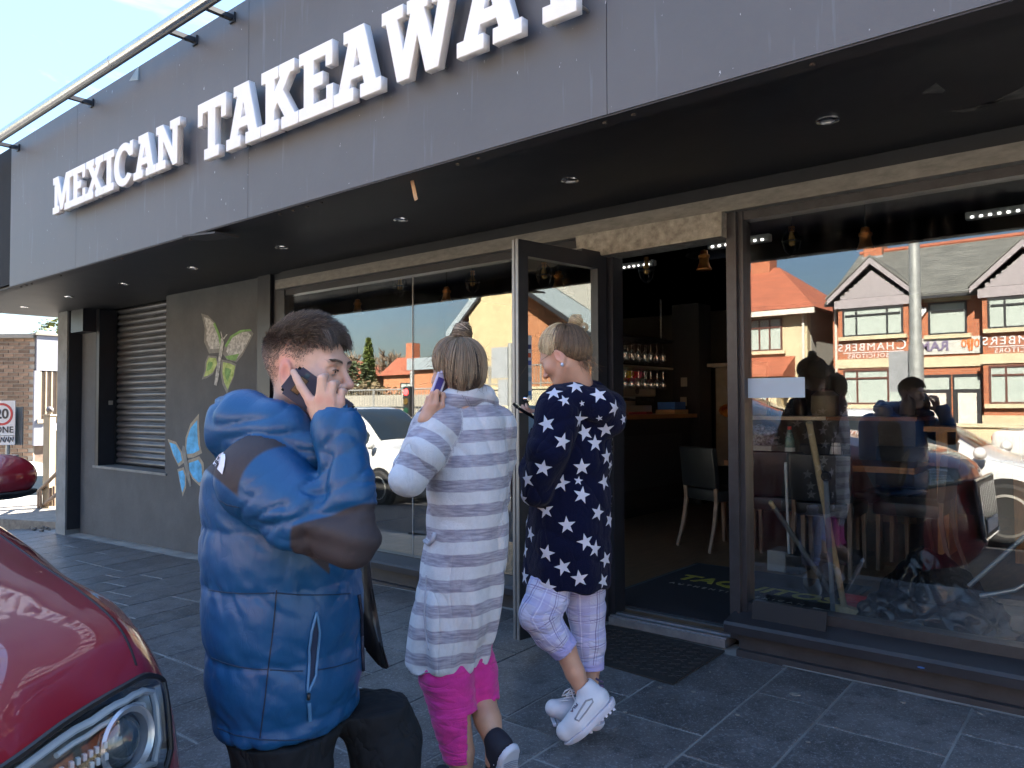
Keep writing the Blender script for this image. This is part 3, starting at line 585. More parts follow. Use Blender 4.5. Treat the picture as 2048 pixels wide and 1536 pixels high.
# bar counter
bar = thing('bar_counter', 'dark bar counter with a brown wooden top inside the doorway', 'counter', (-4.6, 7, FZ))
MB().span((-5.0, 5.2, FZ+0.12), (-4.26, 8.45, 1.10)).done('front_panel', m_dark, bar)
MB().span((-4.98, 5.22, FZ), (-4.30, 8.43, FZ+0.12)).done('plinth', m_black, bar)
MB().span((-4.258, 5.5, 0.35), (-4.25, 8.2, 0.92)).done('inset_panel', mat('inset_grey', (0.02, 0.022, 0.026), 0.6), bar)
MB().span((-5.05, 5.15, 1.10), (-4.2, 8.5, 1.145)).done('counter_top', m_wood, bar)
CT = 1.146
def onbar(px, y): p = aY(px, 825, y); return p
cm = thing('coffee_machine', 'steel espresso machine on the bar with cups stacked on top', 'coffee machine', (-4.72, 7.55, CT))
mb = MB().span((-4.95, 7.15, CT), (-4.5, 7.95, CT+0.10), bev=0.01); mb.span((-4.95, 7.15, CT+0.10), (-4.72, 7.95, CT+0.28)); mb.done('body', m_steel, cm)
MB().span((-4.95, 7.12, CT+0.20), (-4.46, 7.98, CT+0.33), bev=0.015).done('head', mat('machine_panel', (0.22, 0.21, 0.19), 0.3, metal=0.6), cm)
for k in range(2): MB().tube([(-4.52, 7.36+0.38*k, CT+0.17), (-4.36, 7.36+0.38*k, CT+0.16)], [0.02, 0.012], 8).done('portafilter', m_rubber, cm)
MB().tube([(-4.462, 7.55, CT+0.265), (-4.455, 7.55, CT+0.265)], 0.04, 14).done('gauge', m_black, cm)
cup_cols = [('white', (0.6, 0.58, 0.55)), ('yellow', (0.65, 0.5, 0.05)), ('pink', (0.6, 0.12, 0.25)), ('mint', (0.3, 0.5, 0.42)), ('red', (0.5, 0.03, 0.03))]
ci = 0
for row, zc in ((0, CT+0.331), (1, CT+0.413)):
    for k in range(7 - row):
        nm, cc = cup_cols[(ci*3+row) % 5]; ci += 1; y_ = 7.2+0.115*k+0.05*row
        t = thing('cup', '%s cup in the %s row on the espresso machine, %s from the near end' % (nm, ('lower', 'upper')[row], ('first', 'second', 'third', 'fourth', 'fifth', 'sixth', 'seventh')[k]), 'cup', (-4.6, y_, zc), group='cups on the espresso machine')
        MB().lathe((-4.6, y_, zc), [(0.024, 0), (0.036, 0.03), (0.042, 0.08), (0.037, 0.08), (0.03, 0.02), (0.0, 0.012)], 14).done('bowl', mat('cup_'+nm, cc, 0.25, var=0.03), t, smooth=True)
        MB().tube([(-4.56, y_, zc+0.065), (-4.535, y_, zc+0.06), (-4.53, y_, zc+0.035), (-4.563, y_, zc+0.02)], 0.005, 6).done('handle', MATS['cup_'+nm], t)
def jar(x, y, z, h, r, m, label, cap=None):
    t = thing('jar', label, 'jar', (x, y, z)); MB().lathe((x, y, z), [(r*.9, 0), (r, 0.02), (r, h*.8), (r*.7, h)], 14).done('body', m, t, smooth=True)
    if cap: MB().lathe((x, y, z+h), [(r*.7, 0), (r*.72, h*.12)], 14).done('lid', cap, t)
jar(-4.42, 6.75, CT, 0.22, 0.045, m_steel, 'steel jug on the bar beside the espresso machine', m_black)
jar(-4.38, 6.95, CT, 0.17, 0.05, mat('kraft_cup', (0.36, 0.24, 0.12), 0.8), 'tan paper cup standing on the bar in front of the machine')
jar(-4.5, 6.62, CT, 0.26, 0.04, mat('bottle_clear', (0.25, 0.25, 0.22), 0.15), 'clear bottle on the bar nearest the door', m_steel)
tag(MB().box((-4.36, 7.45, CT+0.015), (0.2, 0.3, 0.028), rz=0.3, bev=0.006).done('folded_napkin', mat('dark_red_cloth', (0.16, 0.01, 0.02), 0.8)), 'dark red folded cloth lying on the bar top', 'cloth')
tag(MB().box((-4.40, 8.25, CT+0.025), (0.25, 0.34, 0.048), bev=0.004).done('cardboard_box', mat('cardboard', (0.30, 0.20, 0.10), 0.85)), 'flat brown carton on the far end of the bar', 'carton')
tag(MB().box((-4.40, 8.24, CT+0.095), (0.22, 0.28, 0.088), bev=0.004).done('blue_box', mat('blue_card', (0.02, 0.10, 0.35), 0.6)), 'blue box stacked on the brown carton on the bar', 'box')
# hanging glass rack
rk = thing('glass_rack', 'dark hanging rack of wine glasses over the bar', 'glass rack', (-4.7, 7.3, 1.7))
MB().span((-5.0, 6.4, 1.98), (-4.3, 8.1, 2.005)).done('upper_shelf', m_black, rk); MB().span((-5.0, 6.4, 1.66), (-4.3, 8.1, 1.68)).done('lower_shelf', m_steel, rk)
m_gl2 = glass_mat('wine_glass', (0.85, 0.87, 0.87), 4.0)
wg_ = MB(); wg2 = MB()
for yk in np.arange(6.5, 8.05, 0.14):
    for xk in (-4.4, -4.62):
        wg_.lathe((xk, yk, 1.73), [(0.03, 0.0), (0.042, 0.04), (0.036, 0.1), (0.005, 0.13), (0.004, 0.22), (0.03, 0.235)], 12, cap=False)
        wg2.lathe((xk, yk, 1.43), [(0.03, 0.0), (0.04, 0.04), (0.03, 0.1), (0.005, 0.12), (0.004, 0.2), (0.03, 0.22)], 12, cap=False)
tag(wg_.done('hanging_glasses', m_gl2, rk, smooth=True), kind='stuff'); tag(wg2.done('hanging_glasses', m_gl2, rk, smooth=True), kind='stuff')
ch = MB()
for yk in (6.5, 8.0):
    for i in range(11):
        z = 2.02 + i*0.042; a = (0.008, 0) if i % 2 else (0, 0.008)
        ch.tube([(-4.4-a[0], yk-a[1], z), (-4.4-a[0], yk-a[1], z+0.04), (-4.4+a[0], yk+a[1], z+0.04), (-4.4+a[0], yk+a[1], z), (-4.4-a[0], yk-a[1], z)], 0.003, 5)
tag(ch.done('chain', mat('chain_steel', (0.25, 0.25, 0.24), 0.4, metal=0.8), rk), kind='stuff')
# lamps
m_copper = mat('copper', (0.55, 0.24, 0.08), 0.3, metal=0.9, var=0.1)
names = ['copper pendant lamp seen at the left end of the shop window', 'copper pendant lamp seen in the middle of the left window', 'copper pendant lamp seen through the open door pane', 'copper pendant lamp behind the door canopy', 'copper pendant lamp in the top of the right window']
for i, x in enumerate((-5.589, -4.446, -3.306, -2.166, -1.205)):
    t = thing('pendant_lamp', names[i], 'pendant lamp', (x, 4.5, 2.5), group='copper pendants along the shop window')
    MB().lathe((x, 4.5, 2.10), [(0.048, 0.0), (0.050, 0.006), (0.040, 0.02), (0.030, 0.05), (0.030, 0.075), (0.036, 0.08), (0.036, 0.095), (0.026, 0.10), (0.022, 0.125), (0.006, 0.13)], 18).done('shade', m_copper, t, smooth=True)
    MB().tube([(x, 4.5, 2.23), (x, 4.5, 2.495)], 0.0035, 6).done('cord', m_rubber, t)
    MB().lathe((x, 4.5, 2.485), [(0.04, 0), (0.045, 0.012)], 14).done('ceiling_rose', m_black, t)
names = ['wire cage lamp high in the left window', 'wire cage lamp seen in the left window near the door', 'wire cage lamp hanging inside the doorway', 'wire cage lamp behind the right window', 'wire cage lamp seen above the open door pane']
for i, (px, py, d) in enumerate(((800, 568, 6.6), (945, 560, 6.3), (1293, 535, 5.6), (1583, 462, 5.0), (1088, 545, 5.9))):
    p = at(px, py, d); x, y, z = p[0], p[1], min(p[2], 2.33)
    t = thing('cage_lamp', names[i], 'cage lamp', (x, y, 2.5), group='wire cage lamps')
    cg = MB()
    for k in range(8):
        a = k*math.pi/4; cg.tube([(x+r*math.cos(a), y+r*math.sin(a), z+h) for r, h in ((0.02, 0.06), (0.05, 0.03), (0.06, -0.02), (0.045, -0.08), (0.01, -0.11))], 0.0025, 5)
    cg.lathe((x, y, z-0.02), [(0.06, -0.002), (0.062, 0.002)], 16); tag(cg.done('cage', m_black, t), kind='stuff')
    MB().lathe((x, y, z+0.0), [(0.0, -0.055), (0.02, -0.045), (0.024, -0.01), (0.013, 0.03), (0.013, 0.045)], 14).done('bulb', mat('amber_bulb', (0.45, 0.28, 0.10), 0.2), t, smooth=True)
    MB().tube([(x, y, z+0.04), (x, y, z+0.075)], 0.02, 10).done('socket', m_copper, t); MB().tube([(x, y, z+0.07), (x, y, 2.498)], 0.003, 6).done('cord', m_rubber, t)
m_led = mat('led_white', (0.95, 0.93, 0.88), 0.5, var=0.02, emit=0.45)
m_tubec = mat('milky_cover', (0.5, 0.5, 0.48), 0.3, var=0.05)
for (xa, xb, px, py, d, lab) in ((0, 0, 1267, 531, 6.6, 'white strip light with lit dots in the top of the doorway'), (0, 0, 1478, 484, 5.0, 'white strip light behind the doorway post'), (0, 0, 2010, 423, 4.7, 'white strip light with lit dots in the top of the right window')):
    p = at(px, py, d); z = min(p[2], 2.47); t = thing('strip_light', lab, 'strip light', (p[0], p[1], z), group='strip lights')
    MB().box((p[0], p[1], z), (0.42, 0.06, 0.05), bev=0.012).done('cover', m_tubec, t)
    lb = MB()
    for k in range(8): lb.box((p[0]-0.17+k*0.048, p[1]-0.031, z-0.012), (0.016, 0.004, 0.012))
    tag(lb.done('led_dots', m_led, t), kind='stuff')
p = at(1420, 505, 5.4); t = thing('dome_lamp', 'black dome lamp hanging at the top of the doorway', 'pendant lamp', (p[0], p[1], 2.5))
MB().lathe((p[0], p[1], 2.30), [(0.17, 0.0), (0.16, 0.03), (0.11, 0.07), (0.05, 0.10), (0.03, 0.13)], 24, cap=False).done('shade', mat('black_enamel', (0.012, 0.012, 0.013), 0.3), t, smooth=True)
MB().tube([(p[0], p[1], 2.43), (p[0], p[1], 2.499)], 0.006, 6).done('cord', m_rubber, t)
# back of the shop: rear counter, hatch, column
rc = thing('rear_counter', 'grey rear counter with a wooden ledge behind the dining tables', 'counter', (-2.6, 8.7, FZ))
xr = aY(1830, 832, 8.5)[0]; xm = aY(1655, 832, 8.5)[0]
MB().span((-3.6, 8.5, FZ), (xr, 9.4, 1.08)).done('front_panel', mat('grey_counter', (0.075, 0.075, 0.066), 0.7, var=0.2), rc)
MB().span((xm, 8.44, 1.08), (xr+0.03, 9.4, 1.12)).done('counter_top', m_wood, rc); MB().span((-3.6, 8.44, 1.08), (xm-0.002, 9.4, 1.12)).done('steel_top', mat('pale_steel', (0.55, 0.54, 0.50), 0.4, metal=0.3), rc)
for k, (px, w_, h_, lab) in enumerate(((1560, 0.22, 0.34, 'grey urn'), (1600, 0.15, 0.22, 'black kettle'), (1650, 0.3, 0.28, 'pale till'), (1690, 0.12, 0.26, 'dark bottle'), (1815, 0.16, 0.2, 'black speaker'), (1765, 0.2, 0.12, 'low tray'))):
    p = aY(px, 800, 8.8); t = thing('counter_item', lab + ' standing on the rear counter', lab.split()[-1], (p[0], 8.8, 1.12))
    MB().lathe((p[0], 8.8, 1.121), [(w_*.45, 0), (w_*.5, h_*.2), (w_*.48, h_*.8), (w_*.3, h_)], 14).done('body', mat('item%d' % k, ((0.09, 0.09, 0.08), (0.02, 0.02, 0.02), (0.3, 0.29, 0.24), (0.03, 0.02, 0.02), (0.02, 0.02, 0.022), (0.12, 0.12, 0.11))[k], 0.4), t, smooth=True)
    MB().lathe((p[0], 8.8, 1.121+h_), [(w_*.2, 0), (w_*.12, 0.03)], 10).done('lid', m_black, t)
hp = thing('kitchen_hatch', 'pale steel lined kitchen hatch seen at the right of the doorway', 'hatch', (-3.3, 9.0, 1))
a = aY(1431, 735, 9.0); c_ = aY(1470, 835, 9.0)
MB().span((a[0], 9.0, c_[2]-0.6), (c_[0]+0.4, 9.05, a[2])).done('back_panel', mat('warm_steel', (0.26, 0.22, 0.16), 0.35, metal=0.4, var=0.2), hp); MB().span((a[0]-0.02, 8.8, a[2]), (c_[0]+0.4, 9.05, a[2]+0.04)).done('shelf', mat('pale_shelf', (0.4, 0.36, 0.28), 0.5), hp)
p = aY(1458, 822, 8.75); tag(MB().ball((p[0], 8.75, 1.18), 0.12, (1.1, 0.6, 0.7)).done('snack_bag', mat('red_bag', (0.25, 0.02, 0.01), 0.35, col2=(0.5, 0.2, 0.02), scale=12, var=0.4)), 'red and yellow snack bag on the counter by the hatch', 'snack bag')
cl = thing('column', 'dark square column with two switches behind the bar', 'column', (-4.55, 8.7, 0)); p = aY(1367, 764, 8.6); q_ = aY(1366, 803, 8.6)
MB().span((p[0]-0.16, 8.62, FZ), (p[0]+0.2, 8.95, 2.49)).done('shaft', mat('column_paint', (0.018, 0.02, 0.022), 0.6), cl)
for pp_ in (p, q_): MB().box((pp_[0], 8.612, pp_[2]), (0.08, 0.014, 0.11), bev=0.003).done('switch', mat('aged_switch', (0.3, 0.28, 0.22), 0.5), cl)
# dining furniture
m_leather = mat('dark_leather', (0.010, 0.013, 0.015), 0.42, var=0.2, bump=0.08, bscale=80)
m_leg = mat('worn_wood_leg', (0.13, 0.09, 0.065), 0.5, var=0.3, scale=10, stretch=(6, 6, 1))
def chair(x, y, rz, label):
    t = thing('dining_chair', label, 'chair', (x, y, FZ), rz, 'dark leather dining chairs')
    R = Matrix.Rotation(rz, 3, 'Z'); T = lambda p: R @ Vector(p) + Vector((x, y, FZ))
    s = MB().box(T((0, 0.22, 0.45)), (0.44, 0.44, 0.10), rz=rz, bev=0.03); s.done('seat', m_leather, t, smooth=True)
    s = MB().box(T((0, -0.02, 0.68)), (0.43, 0.055, 0.34), M=R @ Matrix.Rotation(math.radians(6), 3, 'X'), bev=0.022); s.done('backrest', m_leather, t, smooth=True)
    for sx in (-0.19, 0.19):
        MB().tube([T((sx, -0.01, 0.56)), T((sx, 0.0, 0.40)), T((sx*1.02, -0.03, 0.2)), T((sx*1.08, -0.09, 0.0))], [0.02, 0.021, 0.019, 0.016], 4).done('leg', m_leg, t)
        MB().tube([T((sx, 0.40, 0.42)), T((sx, 0.41, 0.0))], [0.021, 0.016], 4).done('leg', m_leg, t)
ra = math.atan2(5.885-6.041, -2.754+3.101)
chair(-2.93, 5.99, ra, 'dark leather chair standing alone in the doorway view')
def table(x0, x1, y0, y1, z, label):
    t = thing('dining_table', label, 'table', ((x0+x1)/2, (y0+y1)/2, FZ), group='wooden dining tables'); cx, cy = (x0+x1)/2, (y0+y1)/2
    MB().span((x0, y0, z-0.045), (x1, y1, z), bev=0.004).done('tabletop', mat('table_wood', (0.30, 0.15, 0.06), 0.45, var=0.3, scale=6, stretch=(1, 10, 10)), t)
    MB().tube([(cx, cy, FZ+0.03), (cx, cy, z-0.046)], 0.045, 12).done('pedestal', m_black, t); MB().span((cx-0.28, cy-0.28, FZ), (cx+0.28, cy+0.28, FZ+0.03), bev=0.008).done('foot_plate', m_black, t)
TZ = 0.80
table(-2.72, -1.30, 5.98, 6.62, TZ, 'wooden dining table carrying the box and bottle behind the right window')
table(-0.9, 0.4, 6.6, 7.2, TZ, 'wooden dining table further back behind the right window')
pc = aY(1655, 990, 5.75); chair(pc[0], 5.62, 0.05, 'dark leather chair pushed in at the front of the table')
chair(-2.25, 7.0, math.pi+0.1, 'dark leather chair behind the table near the bottle'); chair(-1.62, 7.0, math.pi-0.15, 'dark leather chair behind the table at its right end'); chair(-1.15, 6.2, math.pi/2, 'dark leather chair at the right end of the table'); chair(-2.2, 5.75, 0.2, 'dark leather chair at the left front of the table')
# things on the table
bx = thing('carton', 'white and red fruit carton on the dining table by the doorway post', 'carton', (-2.6, 6.25, TZ))
MB().span((-2.70, 6.02, TZ+0.001), (-2.34, 6.34, TZ+0.12)).done('tray', mat('carton_white', (0.42, 0.42, 0.40), 0.7), bx)
MB().span((-2.62, 6.016, TZ+0.02), (-2.40, 6.019, TZ+0.07)).done('print', mat('carton_red', (0.45, 0.02, 0.03), 0.6), bx); b = MB(); b.lathe((-2.665, 6.0165, TZ+0.06), [(0.0, 0.0), (0.034, 0.0), (0.034, 0.003)], 14, axis='Y'); b.done('print', mat('carton_tomato', (0.4, 0.03, 0.02), 0.6), bx)
bm_ = bmesh.new(); bmesh.ops.create_icosphere(bm_, subdivisions=4, radius=0.15); rr_ = random.Random(3)
from mathutils import noise as mnoise
for v in bm_.verts:
    n_ = mnoise.noise(v.co*22)*0.05 + mnoise.noise(v.co*50)*0.025; v.co *= 1+n_*6; v.co.z *= 0.62; v.co += Vector((-2.5, 6.18, TZ+0.19))
me = bpy.data.meshes.new('crumpled_scarf'); bm_.to_mesh(me); bm_.free(); tag(link('crumpled_scarf', me, mat('grey_black_print', (0.02, 0.02, 0.03), 0.8, var=0.5, scale=45, col2=(0.4, 0.4, 0.45)), smooth=True), 'crumpled black and white bag on top of the fruit carton', 'bag')
bt = thing('bottle', 'clear plastic bottle with red cap on the dining table', 'bottle', (-2.28, 6.2, TZ)); p = aY(1580, 915, 6.1)
MB().lathe((p[0], 6.1, TZ+0.001), [(0.034, 0), (0.038, 0.02), (0.036, 0.09), (0.039, 0.10), (0.038, 0.17), (0.016, 0.235), (0.015, 0.25)], 16).done('body', mat('green_clear', (0.12, 0.22, 0.20), 0.1, var=0.1), bt, smooth=True)
MB().lathe((p[0], 6.1, TZ+0.06), [(0.0385, 0.0), (0.0395, 0.001), (0.0395, 0.05), (0.0385, 0.051)], 16).done('label', mat('bottle_label', (0.5, 0.55, 0.55), 0.5), bt); MB().lathe((p[0], 6.1, TZ+0.251), [(0.016, 0), (0.016, 0.025)], 12).done('cap', mat('red_cap', (0.5, 0.03, 0.02), 0.4), bt)
cd = thing('condiment_caddy', 'black wire caddy of cutlery on the dining table', 'caddy', (-1.9, 6.4, TZ)); p = aY(1672, 905, 6.4); x_ = p[0]
b = MB()
for z in (0.01, 0.12): b.tube([(x_-0.06, 6.34, TZ+z), (x_+0.06, 6.34, TZ+z), (x_+0.06, 6.46, TZ+z), (x_-0.06, 6.46, TZ+z), (x_-0.06, 6.34, TZ+z)], 0.003, 5)
for dx in (-0.06, 0.0, 0.06): b.tube([(x_+dx, 6.34, TZ+0.01), (x_+dx, 6.34, TZ+0.15)], 0.003, 5); b.tube([(x_+dx, 6.46, TZ+0.01), (x_+dx, 6.46, TZ+0.15)], 0.003, 5)
tag(b.done('wire_frame', m_black, cd), kind='stuff')
MB().lathe((x_, 6.4, TZ+0.012), [(0.045, 0), (0.05, 0.05), (0.03, 0.13)], 12).done('napkins', m_white, cd)
# cleaning tools leaning in the window
def pole(name, label, cat, p0, p1, r, m, parts=None):
    t = thing(name, label, cat, tuple(p0)); MB().tube([p0, [(p0[i]+p1[i])/2 for i in range(3)], p1], r, 12).done('handle', m, t, smooth=True); return t
m_pine = mat('pale_pine', (0.42, 0.33, 0.19), 0.6, var=0.2, scale=6, stretch=(10, 10, 1)); m_bluem = mat('blue_grey_metal', (0.22, 0.28, 0.34), 0.4, metal=0.3)
f0 = aZ(1690, 1222, FZ+0.04); g1 = aY(1618, 845, 3.99); t = pole('broom', 'pale wooden broom leaning against the right window glass', 'broom', f0, g1, 0.0165, m_pine)
MB().box((f0[0]+0.05, f0[1]-0.03, FZ+0.05), (0.22, 0.05, 0.045), rz=-0.5, bev=0.006).done('broom_head', m_pine, t)
b = MB()
for k in range(60):
    u = rnd.uniform(-0.1, 0.1); x_ = f0[0]+0.05+u*math.cos(-0.5); y_ = f0[1]-0.03+u*math.sin(-0.5)+rnd.uniform(-.02, .02); b.tube([(x_, y_, FZ+0.03), (x_+rnd.uniform(-.006, .006), y_, FZ+0.001)], 0.0015, 4)
tag(b.done('bristles', mat('bristle', (0.3, 0.24, 0.14), 0.8), t), kind='stuff')
f0 = aZ(1666, 1226, FZ+0.03); g1 = aY(1652, 962, 4.02); t = pole('mop', 'blue grey metal mop with a hanging loop between the brooms', 'mop', f0, g1, 0.0125, m_bluem)
b = MB(); b.tube([g1 + np.array([0.022*math.cos(a), 0, 0.022+0.022*math.sin(a)]) for a in np.linspace(-1.57, 4.71, 14)], 0.004, 6); b.done('hanging_loop', m_black, t); MB().box((f0[0], f0[1], FZ+0.015), (0.28, 0.09, 0.028), rz=-0.2, bev=0.01).done('mop_head', m_white, t)
f0 = aZ(1688, 1224, FZ+0.02); g1 = aY(1548, 1015, 4.1); t = pole('broom_pole', 'dark grey pole with a bare wooden tip leaning low across the window', 'pole', f0, g1, 0.014, mat('dusty_grey_tube', (0.10, 0.12, 0.13), 0.5, var=0.2, scale=30)); u = (np.array(g1)-np.array(f0)); u /= np.linalg.norm(u)
MB().tube([g1+u*0.001, g1+u*0.035, g1+u*0.045], [0.0135, 0.0135, 0.008], 12).done('tip', m_pine, t)
f0 = aZ(1578, 1110, FZ+0.12); g1 = aY(1571, 925, f0[1]-0.05); t = pole('lobby_dustpan', 'long handled lobby dustpan with white handle standing on the floor', 'dustpan', f0, g1, 0.010, mat('pale_blue_tube', (0.42, 0.47, 0.52), 0.4))
MB().span((f0[0]-0.14, f0[1]-0.06, FZ+0.001), (f0[0]-0.005, f0[1]+0.16, FZ+0.15), bev=0.01).done('pan', mat('pale_grey_pan', (0.22, 0.23, 0.24), 0.5), t); MB().span((f0[0]-0.004, f0[1]-0.06, FZ+0.001), (f0[0]+0.10, f0[1]+0.16, FZ+0.13), bev=0.01).done('pan_back', m_black, t)
p = aZ(1728, 1222, FZ+0.02); t = thing('dustpan', 'red plastic dustpan lying on the floor beside the broom head', 'dustpan', tuple(p))
MB().prism([(p[0]-0.16, p[1]-0.06, FZ+0.001), (p[0]+0.17, p[1]-0.06, FZ+0.001), (p[0]+0.16, p[1]+0.12, FZ+0.02), (p[0]-0.15, p[1]+0.12, FZ+0.02)], (0, 0, 0.012)).done('pan', mat('red_plastic', (0.42, 0.015, 0.02), 0.3), t); MB().tube([(p[0]-0.14, p[1]+0.12, FZ+0.05), (p[0]+0.16, p[1]+0.12, FZ+0.05)], 0.028, 10).done('pan_lip', MATS['red_plastic'], t)
# bin bag
def bag(cx, cy, sx, sy, sz, label, seed):
    bm_ = bmesh.new(); bmesh.ops.create_icosphere(bm_, subdivisions=6, radius=1.0); off = Vector((seed, seed*2, 0))
    for v in bm_.verts:
        c0 = v.co.copy(); q = c0*2.2 + off; f_ = 0.0
        for s_, a_ in ((0.7, 0.22), (1.4, 0.15), (3.0, 0.06)): f_ += a_*(abs(mnoise.noise(q*s_))*2-0.5)
        hgt = 0.62 + 0.75*math.exp(-((c0.x+0.15)**2+c0.y**2)*2.2); v.co = c0*(1-f_)
        v.co = Vector((cx+v.co.x*sx, cy+v.co.y*sy, max(0.0, v.co.z)*sz*hgt + FZ + 0.002))
    me = bpy.data.meshes.new('bin_bag'); bm_.to_mesh(me); bm_.free(); o = link('bin_bag', me, mat('bin_bag_plastic', (0.004, 0.004, 0.005), 0.2, var=0.2, spec=0.5, wrinkle=((6, (1, 1, 1), 0.03, 0.35),)), smooth=True); tag(o, label, 'bin bag')
bag(-0.86, 4.40, 0.36, 0.28, 0.30, 'shiny black bin bag slumped inside the right window', 1.3)
m_tubes = mat('blue_steel_tube', (0.30, 0.38, 0.45), 0.3, metal=0.7)
a = aY(1938, 1172, 4.35); b_ = aY(2075, 1050, 4.35); c_ = aY(1960, 1192, 4.3); d_ = aY(2030, 1180, 4.3); e_ = aY(2080, 1150, 4.3)
hv = thing('steel_trolley', 'bent blue grey steel tube frame rising beside the bin bag', 'tube frame', tuple(a)); MB().tube([a, b_], 0.011, 10).done('tube', m_tubes, hv); MB().tube([c_, d_, e_, (e_[0]+0.02, e_[1], FZ)], 0.011, 10).done('tube', m_tubes, hv)
a2 = aZ(2010, 1262, FZ); tag(MB().box((a2[0]+0.16, a2[1]+0.12, FZ+0.05), (0.36, 0.25, 0.098), rz=0.3, bev=0.003).done('cardboard_sheet', mat('worn_cardboard', (0.25, 0.19, 0.14), 0.8, var=0.3)), 'worn brown cardboard box on the floor right of the bin bag', 'box')
# high oak table at the right
hx0 = aY(1855, 870, 6.9); hx1 = aY(1905, 870, 6.9); t = thing('oak_stand', 'tall pale oak stand with a cupboard behind the right window', 'stand', (hx0[0], 6.9, FZ)); m_oak = mat('pale_oak', (0.36, 0.19, 0.07), 0.45, var=0.2, scale=6, stretch=(8, 8, 1))
MB().span((hx0[0]-0.02, 6.85, 1.03), (hx1[0]+0.5, 7.3, 1.07)).done('top', m_oak, t); MB().span((hx0[0]+0.06, 6.9, FZ), (hx0[0]+0.14, 7.25, 1.029)).done('post', m_oak, t); MB().span((hx0[0]+0.2, 6.9, 0.82), (hx1[0]+0.45, 7.2, 1.028)).done('cupboard', m_oak, t); MB().span((hx1[0]+0.4, 6.9, FZ), (hx1[0]+0.48, 7.2, 0.819)).done('post', m_oak, t)
p = aZ(1770, 1036, FZ); q_ = aZ(1813, 1050, FZ); tag(MB().prism([(p[0], p[1], FZ+.002), (q_[0], q_[1], FZ+.002), (q_[0]+.02, q_[1]+.04, FZ+.002), (p[0]+.02, p[1]+.04, FZ+.002)], (0, 0, 0.004)).done('floor_strip', mat('yellow_strip', (0.45, 0.33, 0.06), 0.6)), 'short yellow strip on the shop floor under the chairs', 'floor strip')
# ------------------------------------------------------------------ across the road (seen mirrored in the shop windows)
def mir(px, py, y):            # point at real depth y that the shop window (y = 3.85) mirrors at this photo pixel
    p = aY(px, py, 7.70-y); return np.array([p[0], y, p[2]])
def mird(px, py, d):
    p = at(px, py, d); return np.array([p[0], 7.70-p[1], p[2]])
m_redbrick = brick_mat('red_brick', (0.40, 0.13, 0.055), (0.33, 0.10, 0.045), (0.30, 0.20, 0.14))
m_cream = mat('cream_render', (0.50, 0.42, 0.27), 0.9, var=0.12, scale=1.5)
m_pebble = mat('grey_pebbledash', (0.36, 0.35, 0.31), 0.95, var=0.3, scale=30)
m_stone = mat('buff_stone', (0.52, 0.45, 0.30), 0.85, var=0.15, scale=2)
m_slate = mat('grey_slate', (0.13, 0.13, 0.115), 0.7, var=0.35, scale=1.2, stretch=(1, 1, 6))
m_rtile = mat('red_roof_tile', (0.30, 0.09, 0.045), 0.8, var=0.25, scale=1.5, stretch=(1, 1, 5))
m_winfr = mat('dark_window_frame', (0.025, 0.025, 0.028), 0.4)
m_brfr = mat('brown_window_frame', (0.10, 0.035, 0.025), 0.5)
m_lilac = mat('lilac_grey_trim', (0.29, 0.26, 0.27), 0.7, var=0.06)
m_blind = mat('pale_blind', (0.36, 0.41, 0.37), 0.6, var=0.06, scale=3, stretch=(14, 1, 0.3), spec=0.5)
m_gut = mat('white_gutter', (0.6, 0.55, 0.48), 0.6)
def window(root, x0, x1, z0, z1, y, m, cols, top, sillm=None, dep=0.06):
    """window on a wall facing +y: frame part with its panes, mullions as one piece"""
    b = MB(); f = 0.055
    b.span((x0, y, z0), (x1, y+dep, z0+f)).span((x0, y, z1-f), (x1, y+dep, z1)).span((x0, y, z0+f), (x0+f, y+dep, z1-f)).span((x1-f, y, z0+f), (x1, y+dep, z1-f))
    xs = [x0+f+(x1-x0-2*f)*c for c in cols]
    for xm_ in xs[1:-1]: b.span((xm_-f/2, y, z0+f), (xm_+f/2, y+dep-0.002, z1-f))
    zt = z0+(z1-z0)*top if top else None
    if zt:
        for a_, b_ in zip(xs, xs[1:]): b.span((a_+f/2, y+0.002, zt-f/2), (b_-f/2, y+dep-0.004, zt+f/2))
    o = b.done('window', m, root)
    for a_, b_ in zip(xs, xs[1:]): MB().span((a_, y+0.005, z0+f*.8), (b_, y+0.02, z1-f*.8)).done('pane', m_blind, o)
    if sillm: MB().span((x0-0.12, y-0.02, z0-0.13), (x1+0.12, y+0.14, z0-0.003)).done('sill', sillm, o)
    return o
Y0 = -20.4; GZ = -0.35
h = thing('brick_house', 'red brick pair of offices with gabled bays and grey slate roof across the road', 'house', (-4.6, Y0-3, GZ))
XL, XRt = -8.65, 6.0
MB().span((XL, Y0-8, GZ), (XRt, Y0, 4.95)).done('wall', m_redbrick, h)
rp_ = MB(); yr, zr = Y0-4.0, 7.15
rp_.prism([(XL-0.15, Y0+0.35, 4.80), (XL-0.15, yr, zr), (XL-0.15, yr, zr-0.12), (XL-0.15, Y0+0.35, 4.68)], (XRt-XL+0.3, 0, 0)); rp_.prism([(XL-0.15, Y0-8.4, 4.80), (XL-0.15, yr, zr), (XL-0.15, yr, zr-0.12), (XL-0.15, Y0-8.4, 4.68)], (XRt-XL+0.3, 0, 0))
roof = rp_.done('roof', m_slate, h)
